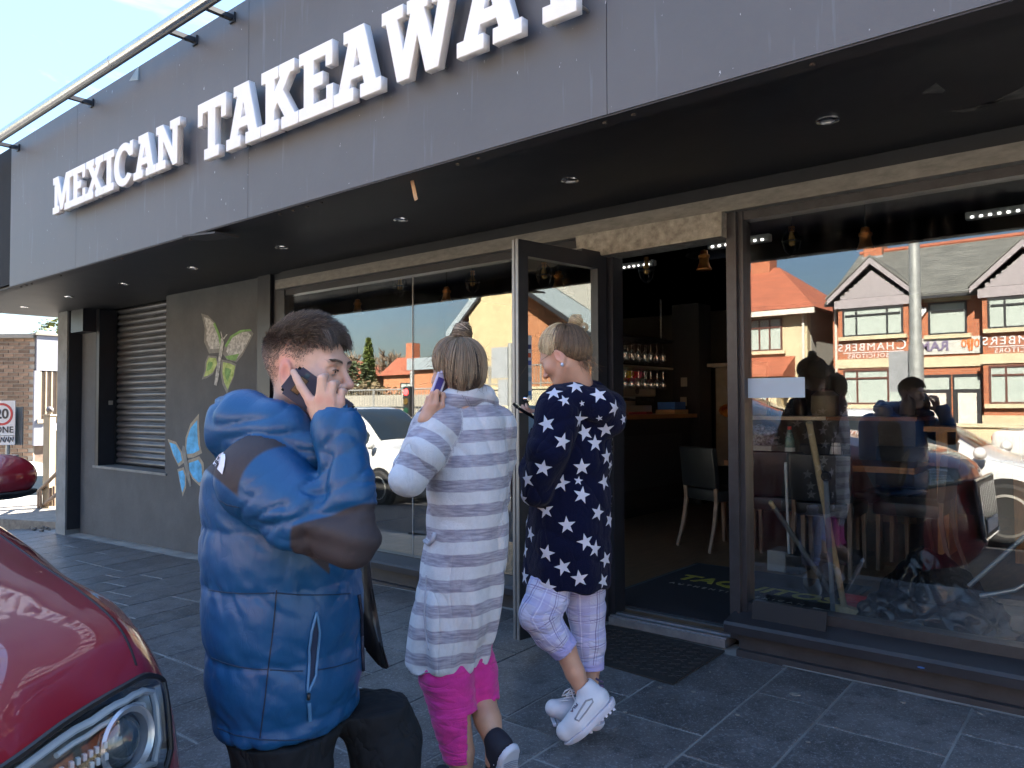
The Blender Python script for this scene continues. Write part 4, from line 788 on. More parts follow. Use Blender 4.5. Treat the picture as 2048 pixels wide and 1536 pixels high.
# slate courses, real edges on the slope facing the shop
n_c = 26; cb = MB()
for i in range(n_c):
    t = i/n_c; y_ = Y0+0.35+(yr-Y0-0.35)*t; z_ = 4.80+(zr-4.80)*t; cb.box(((XL+XRt)/2, y_-0.07, z_+0.045), (XRt-XL+0.3, 0.17, 0.022), M=Matrix.Rotation(math.radians(-28), 3, 'X'))
tag(cb.done('slate_courses', m_slate, h), kind='stuff')
MB().tube([(XL-0.15, yr, zr+0.03), (XRt+0.15, yr, zr+0.03)], 0.1, 8).done('ridge', m_rtile, h)
MB().prism([(XL-0.001, Y0, 4.95), (XL-0.001, yr, zr-0.14), (XL-0.001, Y0-8, 4.95)], (0.25, 0, 0)).done('gable_wall', m_redbrick, h)
ck = MB().span((XL+0.1, yr-0.45, 6.6), (XL+0.75, yr+0.45, 8.2)).span((XL+0.05, yr-0.5, 8.1), (XL+0.8, yr+0.5, 8.25)).done('chimney', m_redbrick, h); MB().span((XL+0.05, yr-0.55, 6.55), (XL+0.82, yr+0.55, 6.95)).done('flashing', MATS['grey_silicone'], ck)
MB().span((XL-0.15, Y0+0.33, 4.66), (XRt, Y0+0.45, 4.76)).done('gutter', m_winfr, h); MB().tube([(XL+0.12, Y0+0.08, 4.6), (XL+0.12, Y0+0.08, 0)], 0.045, 8).done('downpipe', m_gut, h)
for bi, (bx0, bx1, words) in enumerate(((-8.30, -6.10, 'CHAMBERS'), (-4.02, -1.82, 'CHAMBERS'), (1.0, 3.2, ''))):
    yb = Y0+0.55
    bay = MB().span((bx0, Y0, GZ), (bx1, yb, 4.72)).done('bay', m_redbrick, h)
    cx = (bx0+bx1)/2; hw = (bx1-bx0)/2+0.3; zp = 5.95
    gb = MB(); gb.prism([(cx-hw+0.25, yb+0.001, 4.72), (cx+hw-0.25, yb+0.001, 4.72), (cx, yb+0.001, zp-0.2)], (0, 0.05, 0)).done('gable_panel', m_lilac, bay)
    for k in range(14):
        u = -0.85+1.7*k/13; hh = (1-abs(u))*(zp-0.25-4.85)
        if hh > 0.05: MB().span((cx+u*hw*.8-0.05, yb+0.052, 4.85), (cx+u*hw*.8+0.05, yb+0.066, 4.85+hh)).done('gable_board', m_lilac, bay)
    MB().span((cx-hw+0.2, yb, 4.52), (cx+hw-0.2, yb+0.09, 4.80)).done('trim_band', m_lilac, bay)
    for s in (-1, 1):
        MB().prism([(cx, yb+0.1, zp), (cx+s*hw, yb+0.1, 4.68), (cx+s*hw, yb+0.1, 4.86), (cx, yb+0.1, zp+0.22)], (0, 0.12, 0)).done('barge_board', m_lilac, bay)
        MB().prism([(cx, Y0-2.2, zp+0.20), (cx+s*(hw+0.05), Y0-0.1, 4.80), (cx+s*(hw+0.05), yb+0.24, 4.86), (cx, yb+0.24, zp+0.24)], (0, 0, 0.07)).done('gable_roof', m_slate, bay)
    window(bay, bx0+0.15, bx1-0.15, 3.55, 4.50, yb, m_winfr, [0, .22, .76, 1], 0.75, m_stone)
    window(bay, bx0+0.15, bx1-0.15, 1.25, 2.42, yb, m_brfr, [0, .22, .76, 1], 0.75, m_stone)
    MB().span((bx0-0.08, yb-0.01, 2.48), (bx1+0.08, yb+0.05, 2.78)).done('stone_band', m_stone, bay)
    MB().span((bx0-0.05, yb, GZ), (bx1+0.05, yb+0.06, 0.9)).done('render_plinth', m_cream, bay)
    if words:
        # the mirror flips these: they are written the right way round for someone on the road
        place('lettering', text_mesh('C', 0.46, 0.02), m_white, (bx1-0.22, yb+0.02, 3.20), (-1, 0, 0), (0, 0, 1), bay)
        place('lettering', text_mesh('HAMBERS', 0.36, 0.02, 1.22), m_white, (cx-0.22, yb+0.02, 3.17), (-1, 0, 0), (0, 0, 1), bay)
        MB().span((bx0+0.15, yb, 2.985), (bx1-0.15, yb+0.02, 3.01)).done('rule', m_white, bay)
        place('lettering', text_mesh('SOLICITORS', 0.20, 0.02, 1.22), m_white, (cx-0.15, yb+0.02, 2.87), (-1, 0, 0), (0, 0, 1), bay)
window(h, -5.62, -4.52, 3.50, 4.55, Y0, m_winfr, [0, 1], 0.72, m_stone); MB().span((-5.75, Y0, 4.58), (-4.4, Y0+0.04, 4.78)).done('lintel', m_stone, h)
sg = MB().span((-6.02, Y0, 2.86), (-4.10, Y0+0.06, 3.40)).done('sign_board', mat('sign_cream', (0.46, 0.46, 0.42), 0.6), h)
place('lettering', text_mesh('RAM', 0.43, 0.02, 1.0, bold=0.012), mat('sign_violet', (0.16, 0.13, 0.22), 0.6), (-5.47, Y0+0.075, 3.12), (-1, 0, 0), (0, 0, 1), sg)
m_or = mat('sign_orange', (0.60, 0.14, 0.02), 0.6)
def shield(cx, cz):
    for s in (-1, 1):
        place('emblem', poly_mesh([[(s*0.01, 0.19), (s*0.10, 0.17), (s*0.075, -0.04), (s*0.05, -0.19), (s*0.01, -0.19)][::s]], 0.02), m_or, (cx, Y0+0.075, cz), (-1, 0, 0), (0, 0, 1), sg)
        place('emblem', poly_mesh([[(s*(0.18+0.075*math.cos(a)), 0.05+0.13*math.sin(a)) for a in np.linspace(0, 6.28, 15)[:-1]][::s]], 0.02), m_or, (cx, Y0+0.075, cz), (-1, 0, 0), (0, 0, 1), sg)
        place('emblem', poly_mesh([[(s*(0.18+0.035*math.cos(a)), 0.03+0.08*math.sin(a)) for a in np.linspace(0, 6.28, 12)[:-1]][::s]], 0.01), MATS['sign_cream'], (cx, Y0+0.087, cz), (-1, 0, 0), (0, 0, 1), sg)
shield(-4.43, 3.13)
MB().span((-6.05, Y0, 2.45), (-4.08, Y0+0.06, 2.78)).done('stone_band', m_stone, h)
MB().prism([(-5.92, Y0+0.02, 4.42), (-5.66, Y0+0.02, 4.42), (-5.66, Y0+0.02, 4.3), (-5.79, Y0+0.02, 4.12), (-5.92, Y0+0.02, 4.3)], (0, 0.1, 0)).done('alarm_box', m_white, h)
for (a_, b_) in ((-5.85, -5.0), (-4.95, -4.15)):
    dd = MB().span((a_, Y0, GZ+0.1), (b_, Y0+0.05, 2.2)).done('door', m_winfr, h); MB().span((a_+0.14, Y0+0.051, 0.2), (b_-0.14, Y0+0.06, 1.6)).done('door_panel', m_gut, dd); MB().span((a_+0.05, Y0+0.051, 1.72), (b_-0.05, Y0+0.06, 2.1)).done('fanlight', m_blind, dd)
# cream house on its own
h2 = thing('cream_house', 'cream rendered house with hipped red tile roof beside the brick offices', 'house', (-13.5, Y0-3.5, GZ)); CX0, CX1 = -17.5, -9.55
MB().span((CX0, Y0-7, GZ), (CX1, Y0, 4.75)).done('wall', m_cream, h2); MB().span((CX1, Y0-7, GZ), (CX1+0.02, Y0-0.35, 4.75)).done('side_wall', m_pebble, h2)
b = MB(); e = 0.4; zE, zR = 4.72, 6.95; A_ = [(CX0-e, Y0+e, zE), (CX1+e, Y0+e, zE), (CX1+e, Y0-7-e, zE), (CX0-e, Y0-7-e, zE)]; R1, R2 = (CX0+3.2, Y0-3.5, zR), (CX1-2.3, Y0-3.5, zR)
for q in ((A_[0], A_[1], R2, R1), (A_[2], A_[3], R1, R2)): b.quad(*q)
b._f([b.b.verts.new(v) for v in (A_[1], A_[2], R2)]); b._f([b.b.verts.new(v) for v in (A_[3], A_[0], R1)]); b.quad(*A_[::-1]); bmesh.ops.remove_doubles(b.b, verts=b.b.verts, dist=0.001); b.done('roof', m_rtile, h2)
MB().span((CX0-e, Y0+e-0.05, zE-0.22), (CX1+e, Y0+e+0.06, zE-0.03)).done('gutter', m_gut, h2); MB().tube([(CX1-0.12, Y0+0.07, zE-0.2), (CX1-0.12, Y0+0.07, 0)], 0.05, 8).done('downpipe', m_gut, h2)
ck = MB().span((-12.9, Y0-3.9, 6.3), (-12.1, Y0-3.1, 7.9)).done('chimney', m_redbrick, h2); MB().span((-12.95, Y0-3.95, 6.3), (-12.05, Y0-3.05, 6.6)).done('flashing', MATS['grey_silicone'], ck)
window(h2, -11.75, -10.45, 3.25, 4.45, Y0, m_brfr, [0, .33, .66, 1], 0.72, m_stone); window(h2, -14.8, -13.2, 3.25, 4.45, Y0, m_brfr, [0, .33, .66, 1], 0.72, m_stone)
MB().prism([(-13.6, Y0, 3.02), (-13.6, Y0+1.2, 2.35), (-13.6, Y0+1.2, 2.25), (-13.6, Y0, 2.25)], (3.6, 0, 0)).done('porch_roof', m_rtile, h2); MB().span((-13.6, Y0, GZ), (-10.4, Y0+0.8, 2.24)).done('bay', m_cream, h2)
window(h2, -13.3, -10.7, 0.9, 2.1, Y0+0.8, m_brfr, [0, .25, .5, .75, 1], 0.72, m_stone)
# forecourt wall, hedge-free garden strip
fw_ = thing('forecourt_wall', 'long low cream rendered wall in front of the brick offices', 'wall', (-1, -12.6, GZ)); MB().span((-9.0, -12.75, GZ), (9, -12.5, 0.72)).done('render', m_cream, fw_); MB().span((-9.05, -12.8, 0.72), (9, -12.45, 0.80)).done('coping', m_stone, fw_)
fw2 = thing('garden_wall', 'low cream garden wall in front of the cream house', 'wall', (-14, -12.6, GZ)); MB().span((-19.0, -12.75, -0.5), (-9.3, -12.5, 0.45)).done('render', m_cream, fw2); MB().span((-19, -12.8, 0.45), (-9.3, -12.45, 0.53)).done('coping', m_stone, fw2)
hd = MB()
for k in range(900): 
    c_ = Vector((rnd.uniform(-18.5, -9.6), rnd.uniform(-14.3, -13.2), rnd.uniform(0.1, 1.2))); M3 = Matrix.Rotation(rnd.uniform(0, 6.3), 3, 'Z') @ Matrix.Rotation(rnd.uniform(-1, 1), 3, 'X'); hd.quad(*[M3 @ Vector(v)*0.11+c_ for v in ((-1, -.5, 0), (1, -.5, 0), (1, .5, 0), (-1, .5, 0))])
m_hedge = mat('hedge_leaf', (0.07, 0.10, 0.025), 0.7, var=0.4, scale=3)
tag(hd.done('garden_hedge', m_hedge), 'clipped green hedge behind the garden wall of the cream house', 'hedge')
# lamp post on the far footway
lp = mird(1832, 700, 15.0); t = thing('lamp_post', 'tall galvanised steel lamp post seen reflected in the right window', 'lamp post', (lp[0], lp[1], -0.3)); m_galv = mat('galvanised', (0.38, 0.39, 0.37), 0.5, metal=0.5, var=0.2, scale=6)
MB().tube([(lp[0], lp[1], -0.3), (lp[0], lp[1], 2.4)], 0.135, 16).done('base_tube', m_galv, t, smooth=True); MB().tube([(lp[0], lp[1], 2.4), (lp[0], lp[1], 9.5)], [0.113, 0.07], 16).done('shaft', m_galv, t, smooth=True); MB().tube([(lp[0], lp[1], 9.4), (lp[0], lp[1]+0.3, 9.75), (lp[0], lp[1]+1.0, 9.85)], 0.035, 8).done('arm', m_galv, t); MB().box((lp[0], lp[1]+1.3, 9.86), (0.2, 0.6, 0.1), bev=0.03).done('lantern', m_galv, t)
MB().span((lp[0]-0.52, lp[1]-0.12, 1.5), (lp[0]-0.13, lp[1]-0.10, 2.3)).done('sign_plate', MATS['grey_silicone'], t)
# left part of the reflection: ramp walls, rails, church, houses, trees
rw = thing('retaining_wall', 'pale stone block retaining wall across the road below the church', 'wall', (-19, -13, -0.7)); WY = -13.0
xa, xb = mir(880, 800, WY)[0], mir(1060, 800, WY)[0]; zt_ = mir(960, 780, WY)[2]
m_block = brick_mat('stone_blocks', (0.52, 0.46, 0.33), (0.46, 0.41, 0.30), (0.30, 0.27, 0.2), sx=1.6)
MB().span((xa, WY-0.4, -0.9), (xb+6, WY, zt_)).done('blockwork', m_block, rw); MB().span((xa-0.05, WY-0.45, zt_), (xb+6, WY+0.05, zt_+0.08)).done('coping', m_stone, rw)
rw2 = thing('retaining_wall', 'lower grey retaining wall with a sloping ramp rail further along', 'wall', (-26, -13.6, -0.9)); xc = mir(690, 800, WY-0.6)[0]; zl = mir(780, 790, WY-0.6)[2]
MB().span((xc-14, WY-1.0, -1.0), (xa-0.06, WY-0.6, zl)).done('blockwork', mat('grey_blocks', (0.30, 0.28, 0.23), 0.9, var=0.2, scale=2), rw2)
def railing(name, label, x0, x1, y, z0, hgt, step, m, slope=0.0):
    t = thing(name, label, 'railing', ((x0+x1)/2, y, z0)); MB().tube([(x0, y, z0+hgt), (x1, y, z0+hgt+slope)], 0.03, 8).done('top_rail', m, t); MB().tube([(x0, y, z0+0.12), (x1, y, z0+0.12+slope)], 0.022, 8).done('bottom_rail', m, t)
    b = MB(); n = int((x1-x0)/step)
    for i in range(n+1):
        u = i/n; x = x0+(x1-x0)*u; b.tube([(x, y, z0+0.12+slope*u), (x, y, z0+hgt+slope*u)], 0.011, 5)
    tag(b.done('bars', m, t), kind='stuff')
    for i in range(5):
        u = i/4; x = x0+(x1-x0)*u; MB().tube([(x, y, z0-0.3+slope*u), (x, y, z0+hgt+slope*u)], 0.035, 6).done('post', m, t)
m_rail = mat('grey_rail', (0.30, 0.30, 0.28), 0.5, metal=0.3)
railing('railing', 'grey metal railing on top of the stone retaining wall', xa, xb+5, WY-0.2, zt_+0.08, 0.75, 0.14, m_rail); railing('railing', 'grey metal railing in front of the lower ramp', xc-8, xa, WY+0.2, zl-0.8, 1.0, 0.16, m_rail)
YC = -26.3; tx0, tx1 = mir(938, 700, YC)[0], mir(1027, 700, YC)[0]
cht = thing('church', 'modern brick church with a tall cream tower and grey sloping roof', 'church', ((tx0+tx1)/2, YC-4, 0))
MB().span((tx0, YC-3.5, -0.5), (tx1, YC, 14)).done('tower', mat('cream_harling', (0.46, 0.37, 0.21), 0.95, var=0.15, scale=2.5, bump=0.3), cht)
yc2 = YC-1.0; R_ = lambda px, py: tuple(mir(px, py, yc2))
a0 = R_(820, 780); rt1 = R_(1040, 568); rt2 = R_(1330, 760)
m_obrick = brick_mat('orange_brick', (0.42, 0.17, 0.075), (0.37, 0.14, 0.06), (0.35, 0.22, 0.14))
lf1, lf2 = R_(905, 692), R_(985, 600)
MB().prism([(lf1[0], yc2, -0.5), (rt2[0], yc2, -0.5), rt2, rt1, (tx0+1.5, yc2, rt1[2]+0.4), lf2, lf1], (0, -9, 0)).done('nave_wall', m_obrick, cht)
def band(p, q, w_, y_, m, nm): MB().prism([(p[0], y_, p[2]), (q[0], y_, q[2]), (q[0], y_, q[2]+w_), (p[0], y_, p[2]+w_)], (0, -10, 0)).done(nm, m, cht)
band((rt1[0], 0, rt1[2]), (rt2[0], 0, rt2[2]), 0.25, yc2+1.2, m_winfr, 'roof_edge'); band((rt1[0], 0, rt1[2]+0.26), (rt2[0], 0, rt2[2]+0.26), 1.1, yc2+1.1, mat('pale_zinc', (0.33, 0.38, 0.40), 0.5, metal=0.3), 'roof_fascia'); band((rt1[0], 0, rt1[2]+1.4), (rt2[0], 0, rt2[2]+1.4), 4.0, yc2+1.0, m_pebble, 'roof')
band((lf1[0]+0.5, 0, lf1[2]), (lf2[0], 0, lf2[2]), 0.2, yc2+1.2, m_winfr, 'roof_edge'); band((lf1[0]+0.5, 0, lf1[2]+0.2), (lf2[0], 0, lf2[2]+0.2), 0.6, yc2+1.1, MATS['pale_zinc'], 'roof_fascia')
hall = thing('church_hall', 'low orange brick church hall with a grey flat roof beside the tower', 'hall', (a0[0]+2, YC-4, 0)); x0_, x1_ = mir(826, 700, YC-2)[0], mir(940, 700, YC-2)[0]; z0_ = mir(880, 738, YC-2)[2]; z1_ = mir(880, 714, YC-2)[2]
MB().span((x0_, YC-9, -0.5), (x1_, YC-2, z0_)).done('wall', m_obrick, hall); MB().span((x0_-0.3, YC-9, z0_), (x1_, YC-1.7, z1_)).done('roof', MATS['pale_zinc'], hall)
def hip_house(label, px0, px1, pyE, pyR, pxr0, pxr1, y, chim=None):
    xa_, xb_ = mir(px0, pyE, y)[0], mir(px1, pyE, y)[0]; ze, zr_ = mir((px0+px1)/2, pyE, y)[2], mir((px0+px1)/2, pyR, y-4)[2]; t = thing('brick_house', label, 'house', ((xa_+xb_)/2, y-4, -0.5), group='red roofed houses beyond the church')
    MB().span((xa_+0.3, y-8, -0.8), (xb_-0.3, y-0.3, ze)).done('wall', m_obrick, t); b = MB(); r0, r1 = (mir(pxr0, pyR, y-4)[0], y-4, zr_), (mir(pxr1, pyR, y-4)[0], y-4, zr_); q = [(xa_, y, ze), (xb_, y, ze), (xb_, y-8.3, ze), (xa_, y-8.3, ze)]
    b.quad(q[0], q[1], r1, r0); b.quad(q[2], q[3], r0, r1); b._f([b.b.verts.new(v) for v in (q[1], q[2], r1)]); b._f([b.b.verts.new(v) for v in (q[3], q[0], r0)]); bmesh.ops.remove_doubles(b.b, verts=b.b.verts, dist=0.001); b.done('roof', m_rtile, t)
    if chim: xk = mir(chim, pyR, y-4)[0]; MB().span((xk-0.4, y-4.4, zr_-1), (xk+0.4, y-3.6, zr_+1.1)).done('chimney', m_redbrick, t)
    window(t, (xa_+xb_)/2+0.2, (xa_+xb_)/2+1.6, ze-1.8, ze-0.6, y-0.3, m_winfr, [0, .5, 1], 0.7)
hip_house('red brick house with hipped red roof and chimney beside the church hall', 756, 830, 750, 716, 795, 832, -31, 826); hip_house('red roofed brick house behind the cypress and bare trees', 650, 735, 752, 722, 668, 712, -35)
# trees
m_bark = mat('grey_bark', (0.16, 0.13, 0.10), 0.9, var=0.3); m_twig = mat('brown_twig', (0.20, 0.15, 0.10), 0.9, var=0.3)
def bare_tree(base, hgt, label, seed, spread=0.5, m=None):
    r = random.Random(seed); t = thing('bare_tree', label, 'tree', tuple(base), group='bare trees beyond the road'); tb = MB(); cr_ = MB()
    def grow(p, d, l, rad, lev):
        q = p + d*l; (tb if lev == 0 else cr_).tube([p, (p+q)/2 + Vector((r.uniform(-1, 1), r.uniform(-1, 1), 0))*l*0.05, q], [rad, rad*.85, rad*.7], 4 if lev > 1 else 7, cap=False)
        if lev >= 5: return
        for k in range(3 if lev < 4 else 4):
            a = r.uniform(0, 6.28); nd = (d + Vector((math.cos(a), math.sin(a), r.uniform(-.1, .35)))*spread*r.uniform(.7, 1.3)).normalized(); grow(q - d*l*r.uniform(0, .35), nd, l*r.uniform(.6, .82), max(rad*.55, 0.036), lev+1)
    grow(Vector(base), Vector((0, 0, 1)), hgt*0.34, hgt*0.018, 0); tb.done('trunk', m_bark, t, smooth=True); tag(cr_.done('crown', m or m_twig, t), kind='stuff')
def leaf_tree(name, base, hgt, rad, n, label, col, seed, cone=False, size=0.14):
    r = random.Random(seed); t = thing(name, label, 'tree', tuple(base)); MB().tube([base, (base[0], base[1], base[2]+hgt*.5)], [hgt*.02, hgt*.012], 7).done('trunk', m_bark, t); b = MB(); cl_ = [(Vector((r.uniform(-1, 1), r.uniform(-1, 1), r.uniform(.2, 1))), r.uniform(.5, 1)) for _ in range(26)]
    for k in range(n):
        if cone: z = r.random(); rr = rad*(1-z)**0.7*min(1, z*6+.3)*(0.75+.35*r.random()); a = r.uniform(0, 6.28); c_ = Vector((rr*math.cos(a), rr*math.sin(a), z*hgt))
        else: q, s_ = r.choice(cl_); c_ = Vector((q.x*rad*.75, q.y*rad*.75, (0.25+0.62*q.z)*hgt)) + Vector((r.gauss(0, 1), r.gauss(0, 1), r.gauss(0, 1)))*rad*0.2*s_
        M3 = Matrix.Rotation(r.uniform(0, 6.3), 3, 'Z') @ Matrix.Rotation(r.uniform(-1.4, 1.4), 3, 'X'); s_ = size*r.uniform(.6, 1.3); c_ += Vector(base); b.quad(*[M3 @ (Vector(v)*s_)+c_ for v in ((-1, -.4, 0), (1, -.4, 0), (1, .4, 0), (-1, .4, 0))])
    tag(b.done('crown', mat('leaf_'+str(seed), col, 0.7, var=0.5, scale=1.5), t), kind='stuff')
p = mir(737, 765, -33); zc = mir(737, 676, -33)[2]; leaf_tree('cypress_tree', (p[0], -33, -0.5), zc+0.5, 0.95, 2600, 'tall narrow green cypress between the bare trees', (0.085, 0.115, 0.02), 11, True, 0.16)
for k, (px, py, y, lab) in enumerate(((775, 688, -38, 'pale bare tree behind the brick house with the chimney'), (712, 690, -36, 'bare tree just left of the cypress'), (690, 700, -40, 'bare tree at the left edge of the mirrored row'), (1010, 690, -44, 'bare tree hidden beyond the church tower'))):
    p = mir(px, py, y); bare_tree((p[0], y, -0.5), p[2]+0.5, lab, 20+k)
p = mir(705, 745, -30); leaf_tree('evergreen_tree', (p[0]-1.0, -31, -0.5), 6.2, 1.9, 1500, 'dark evergreen tree left of the cypress', (0.05, 0.07, 0.025), 12)
for k, (px, s_, lab) in enumerate(((722, 1.5, 'brown twiggy shrub below the cypress'), (760, 1.3, 'brown twiggy shrub in front of the brick house'), (745, 1.0, 'green shrub behind the ramp wall'))):
    p = mir(px, 770, -17-k); leaf_tree('shrub', (p[0], -17-k, 0.6), s_*1.3, s_, 900, lab, ((0.14, 0.10, 0.05), (0.15, 0.11, 0.05), (0.07, 0.11, 0.02))[k], 30+k, False, 0.09)
# traffic light, sign backs
p = mird(817, 800, 23.0); t = thing('traffic_light', 'black traffic light showing red across the road', 'traffic light', (p[0], p[1], -0.6)); MB().tube([(p[0], p[1]-0.15, -0.6), (p[0], p[1]-0.15, 2.3)], 0.07, 10).done('pole', m_galv, t); MB().box((p[0], p[1], 1.38), (0.27, 0.2, 0.9), bev=0.03).done('housing', m_rubber, t)
for k, (cc, em) in enumerate((((0.9, 0.03, 0.03), 3.0), ((0.10, 0.06, 0.01), 0), ((0.01, 0.06, 0.03), 0))):
    MB().lathe((p[0], p[1]+0.101, 1.66-0.28*k), [(0.0, 0.0), (0.10, 0.0), (0.095, 0.02)], 16, axis='Y').done('lamp', mat('signal_%d' % k, cc, 0.4, emit=em), t)
p = mird(1021, 800, 21.0); t = thing('sign_post', 'galvanised post carrying two grey sign backs reflected beside the door', 'sign post', (p[0], p[1], -0.35)); MB().tube([(p[0], p[1], -0.35), (p[0], p[1], 2.95)], 0.07, 12).done('post', m_galv, t, smooth=True); m_sb = mat('sign_back_grey', (0.30, 0.32, 0.33), 0.6)
MB().span((p[0]-0.60, p[1]+0.08, 2.0), (p[0]-0.02, p[1]+0.10, 2.85)).done('sign_plate', m_sb, t); MB().span((p[0]-0.36, p[1]+0.08, 1.25), (p[0]-0.02, p[1]+0.10, 1.96)).done('sign_plate', m_sb, t)
# distant backdrop of houses so the street does not end in nothing
def far_house(x, y, w_, d_, hh, label, m1, m2):
    t = thing('far_house', label, 'house', (x, y, -0.5), group='distant terraced houses'); MB().span((x-w_/2, y-d_/2, -0.8), (x+w_/2, y+d_/2, hh)).done('wall', m1, t); MB().prism([(x-w_/2-.2, y+d_/2+.3, hh), (x-w_/2-.2, y, hh+2.4), (x-w_/2-.2, y-d_/2-.3, hh)], (w_+.4, 0, 0)).done('roof', m2, t)
    for k in range(3): window(t, x-w_/2+0.8+k*w_/3, x-w_/2+2.0+k*w_/3, hh-1.8, hh-0.5, y+d_/2, m_winfr, [0, .5, 1], 0.7)
for k, (x, y, hh, lab) in enumerate(((14, -22, 5, 'red brick house right of the offices, out past the frame'), (26, -22, 5.2, 'cream house further along the road'), (-24, -48, 5, 'distant brick house between the church and the cream house'))):
    far_house(x, y, 9, 8, hh, lab, (m_redbrick, m_cream)[k % 2], (m_slate, m_rtile)[k % 2])
# ------------------------------------------------------------------ cars
def paint(name, c, rough=0.25, metal=0.0): return mat(name, c, rough, metal=metal, var=0.03, coat=1.0, scale=2)
m_tyre = mat('tyre', (0.015, 0.015, 0.015), 0.85, var=0.2); m_rim = mat('alloy_rim', (0.55, 0.53, 0.48), 0.3, metal=0.8, var=0.05); m_cgl = mat('tinted_car_glass', (0.012, 0.016, 0.017), 0.04, var=0.1, spec=0.8); m_trim = mat('black_trim', (0.012, 0.012, 0.013), 0.5)
m_red_l = mat('tail_lamp', (0.45, 0.01, 0.02), 0.15); m_hl = mat('head_lamp', (0.45, 0.48, 0.5), 0.08, var=0.1)
def wheel(parent, x, y, z, r, side, spokes=10, m=None):
    t = MB().lathe((x, y, z), [(r*.62, -0.10), (r*.9, -0.11), (r, -0.08), (r, 0.08), (r*.9, 0.11), (r*.62, 0.10)], 28, axis='Y').done('wheel', m_tyre, parent, smooth=True)
    b = MB(); b.lathe((x, y+side*0.055, z), [(r*.60, -side*0.0), (r*.68, side*0.05), (r*.60, side*0.055)], 28, axis='Y', cap=False); b.lathe((x, y+side*0.07, z), [(0.0, side*0.03), (r*.16, side*0.028), (r*.18, 0)], 14, axis='Y')
    for k in range(spokes):
        a = 2*math.pi*k/spokes; c_ = Vector((x+math.cos(a)*r*.38, y+side*0.075, z+math.sin(a)*r*.38)); b.box(c_, (r*.5, 0.03, r*.085), M=Matrix.Rotation(-a, 3, 'Y'))
    b.done('rim', m or m_rim, t); MB().lathe((x, y+side*0.02, z), [(0.0, 0), (r*.58, 0), (r*.58, side*0.01)], 20, axis='Y').done('brake_disc', m_trim, t)
def catmull(P, n):
    P = np.array(P, float); out = []
    for i in range(len(P)-1):
        p0, p1, p2, p3 = P[max(i-1, 0)], P[i], P[i+1], P[min(i+2, len(P)-1)]
        for k in range(n):
            t = k/n; out.append(0.5*((2*p1)+(-p0+p2)*t+(2*p0-5*p1+4*p2-p3)*t*t+(-p0+3*p1-3*p2+p3)*t**3))
    out.append(P[-1]); return np.array(out)
def surf(ctrl, nu, nv):
    C_ = np.array(ctrl, float); A_ = np.array([catmull(C_[:, j], nu) for j in range(C_.shape[1])]).transpose(1, 0, 2)
    return np.array([catmull(A_[i], nv) for i in range(A_.shape[0])])
def car(name, label, cat, x, y, z, face, st, glass, wh, pm, r=0.33, rimsp=10, group=None, lamps=True, rimm=None):
    """st: stations along the car (x, z under, z belt, z top, half width belt, half width top), nose last"""
    t = thing(name, label, cat, (x, y, z), 0, group); sgn = face
    ctrl = []
    for (sx, zb, zs, zt, wb, wt) in st:
        X = x+sgn*sx; ctrl.append([(X, y+wb*.86, z+zb), (X, y+wb*.98, z+zb+0.12), (X, y+wb, z+(zb+zs)/2), (X, y+wb*.985, z+zs), (X, y+(wb*.45+wt*.55), z+zs+(zt-zs)*.5), (X, y+wt, z+zt-0.03*min(1, (zt-zs)*4)), (X, y+wt*.5, z+zt+0.012), (X, y, z+zt+0.016)])
    full = [row + [(p[0], 2*y-p[1], p[2]) for p in row[-2::-1]] for row in ctrl]
    G = surf(full, 6, 4); b = MB().grid(G); b._f([b.b.verts.new(v) for v in G[0][::2]]); b._f([b.b.verts.new(v) for v in G[-1][::2]]); b.done('body', pm, t, smooth=True)
    for (nm, i0, i1, j0, j1) in glass:
        for s in ((1,) if nm in ('windscreen', 'rear_window') else (1, -1)):
            g_ = G[i0:i1+1, j0:j1+1].copy(); n_ = np.array([np.cross(g_[min(i+1, len(g_)-1)][j]-g_[max(i-1, 0)][j], g_[i][min(j+1, g_.shape[1]-1)]-g_[i][max(j-1, 0)]) for i in range(g_.shape[0]) for j in range(g_.shape[1])]).reshape(g_.shape); n_ /= np.linalg.norm(n_, axis=2, keepdims=True)+1e-9
            cen = np.array([x, y, z+0.8]); sg_ = np.sign(((g_-cen)*n_).sum(2, keepdims=True)); sg_[sg_ == 0] = 1; g_ = g_+n_*sg_*0.006
            if s < 0: g_[:, :, 1] = 2*y-g_[:, :, 1]
            MB().grid(g_).done(nm, m_cgl, t, smooth=True)
    for wx in wh:
        for s in (1, -1):
            yy = y+s*(st[len(st)//2][4]-0.08); MB().lathe((x+sgn*wx, yy+s*0.08, z+r), [(r*1.16, -0.10), (r*1.18, 0.012), (0.0, 0.012)], 26, axis='Y').done('wheel_arch', m_trim, t); wheel(t, x+sgn*wx, yy+s*0.02, z+r, r, s, rimsp, rimm)
    if lamps:
        e = st[-2]; MB()
        for s in (1, -1):
            MB().ball((x+sgn*e[0], y+s*e[4]*.80, z+(e[2]*.92)), 0.13, (0.9, 1.0, 0.6)).done('headlight', m_hl, t, smooth=True); f_ = st[1]; MB().ball((x+sgn*(f_[0]-0.03), y+s*f_[4]*.82, z+f_[2]*.88), 0.13, (0.6, 1.0, 0.75)).done('tail_light', m_red_l, t, smooth=True)
            mx_ = st[int(len(st)*.62)]; MB().ball((x+sgn*(mx_[0]), y+s*(mx_[4]+0.10), z+mx_[2]+0.10), 0.1, (0.7, 1.0, 0.75)).done('wing_mirror', pm, t, smooth=True)
    return t
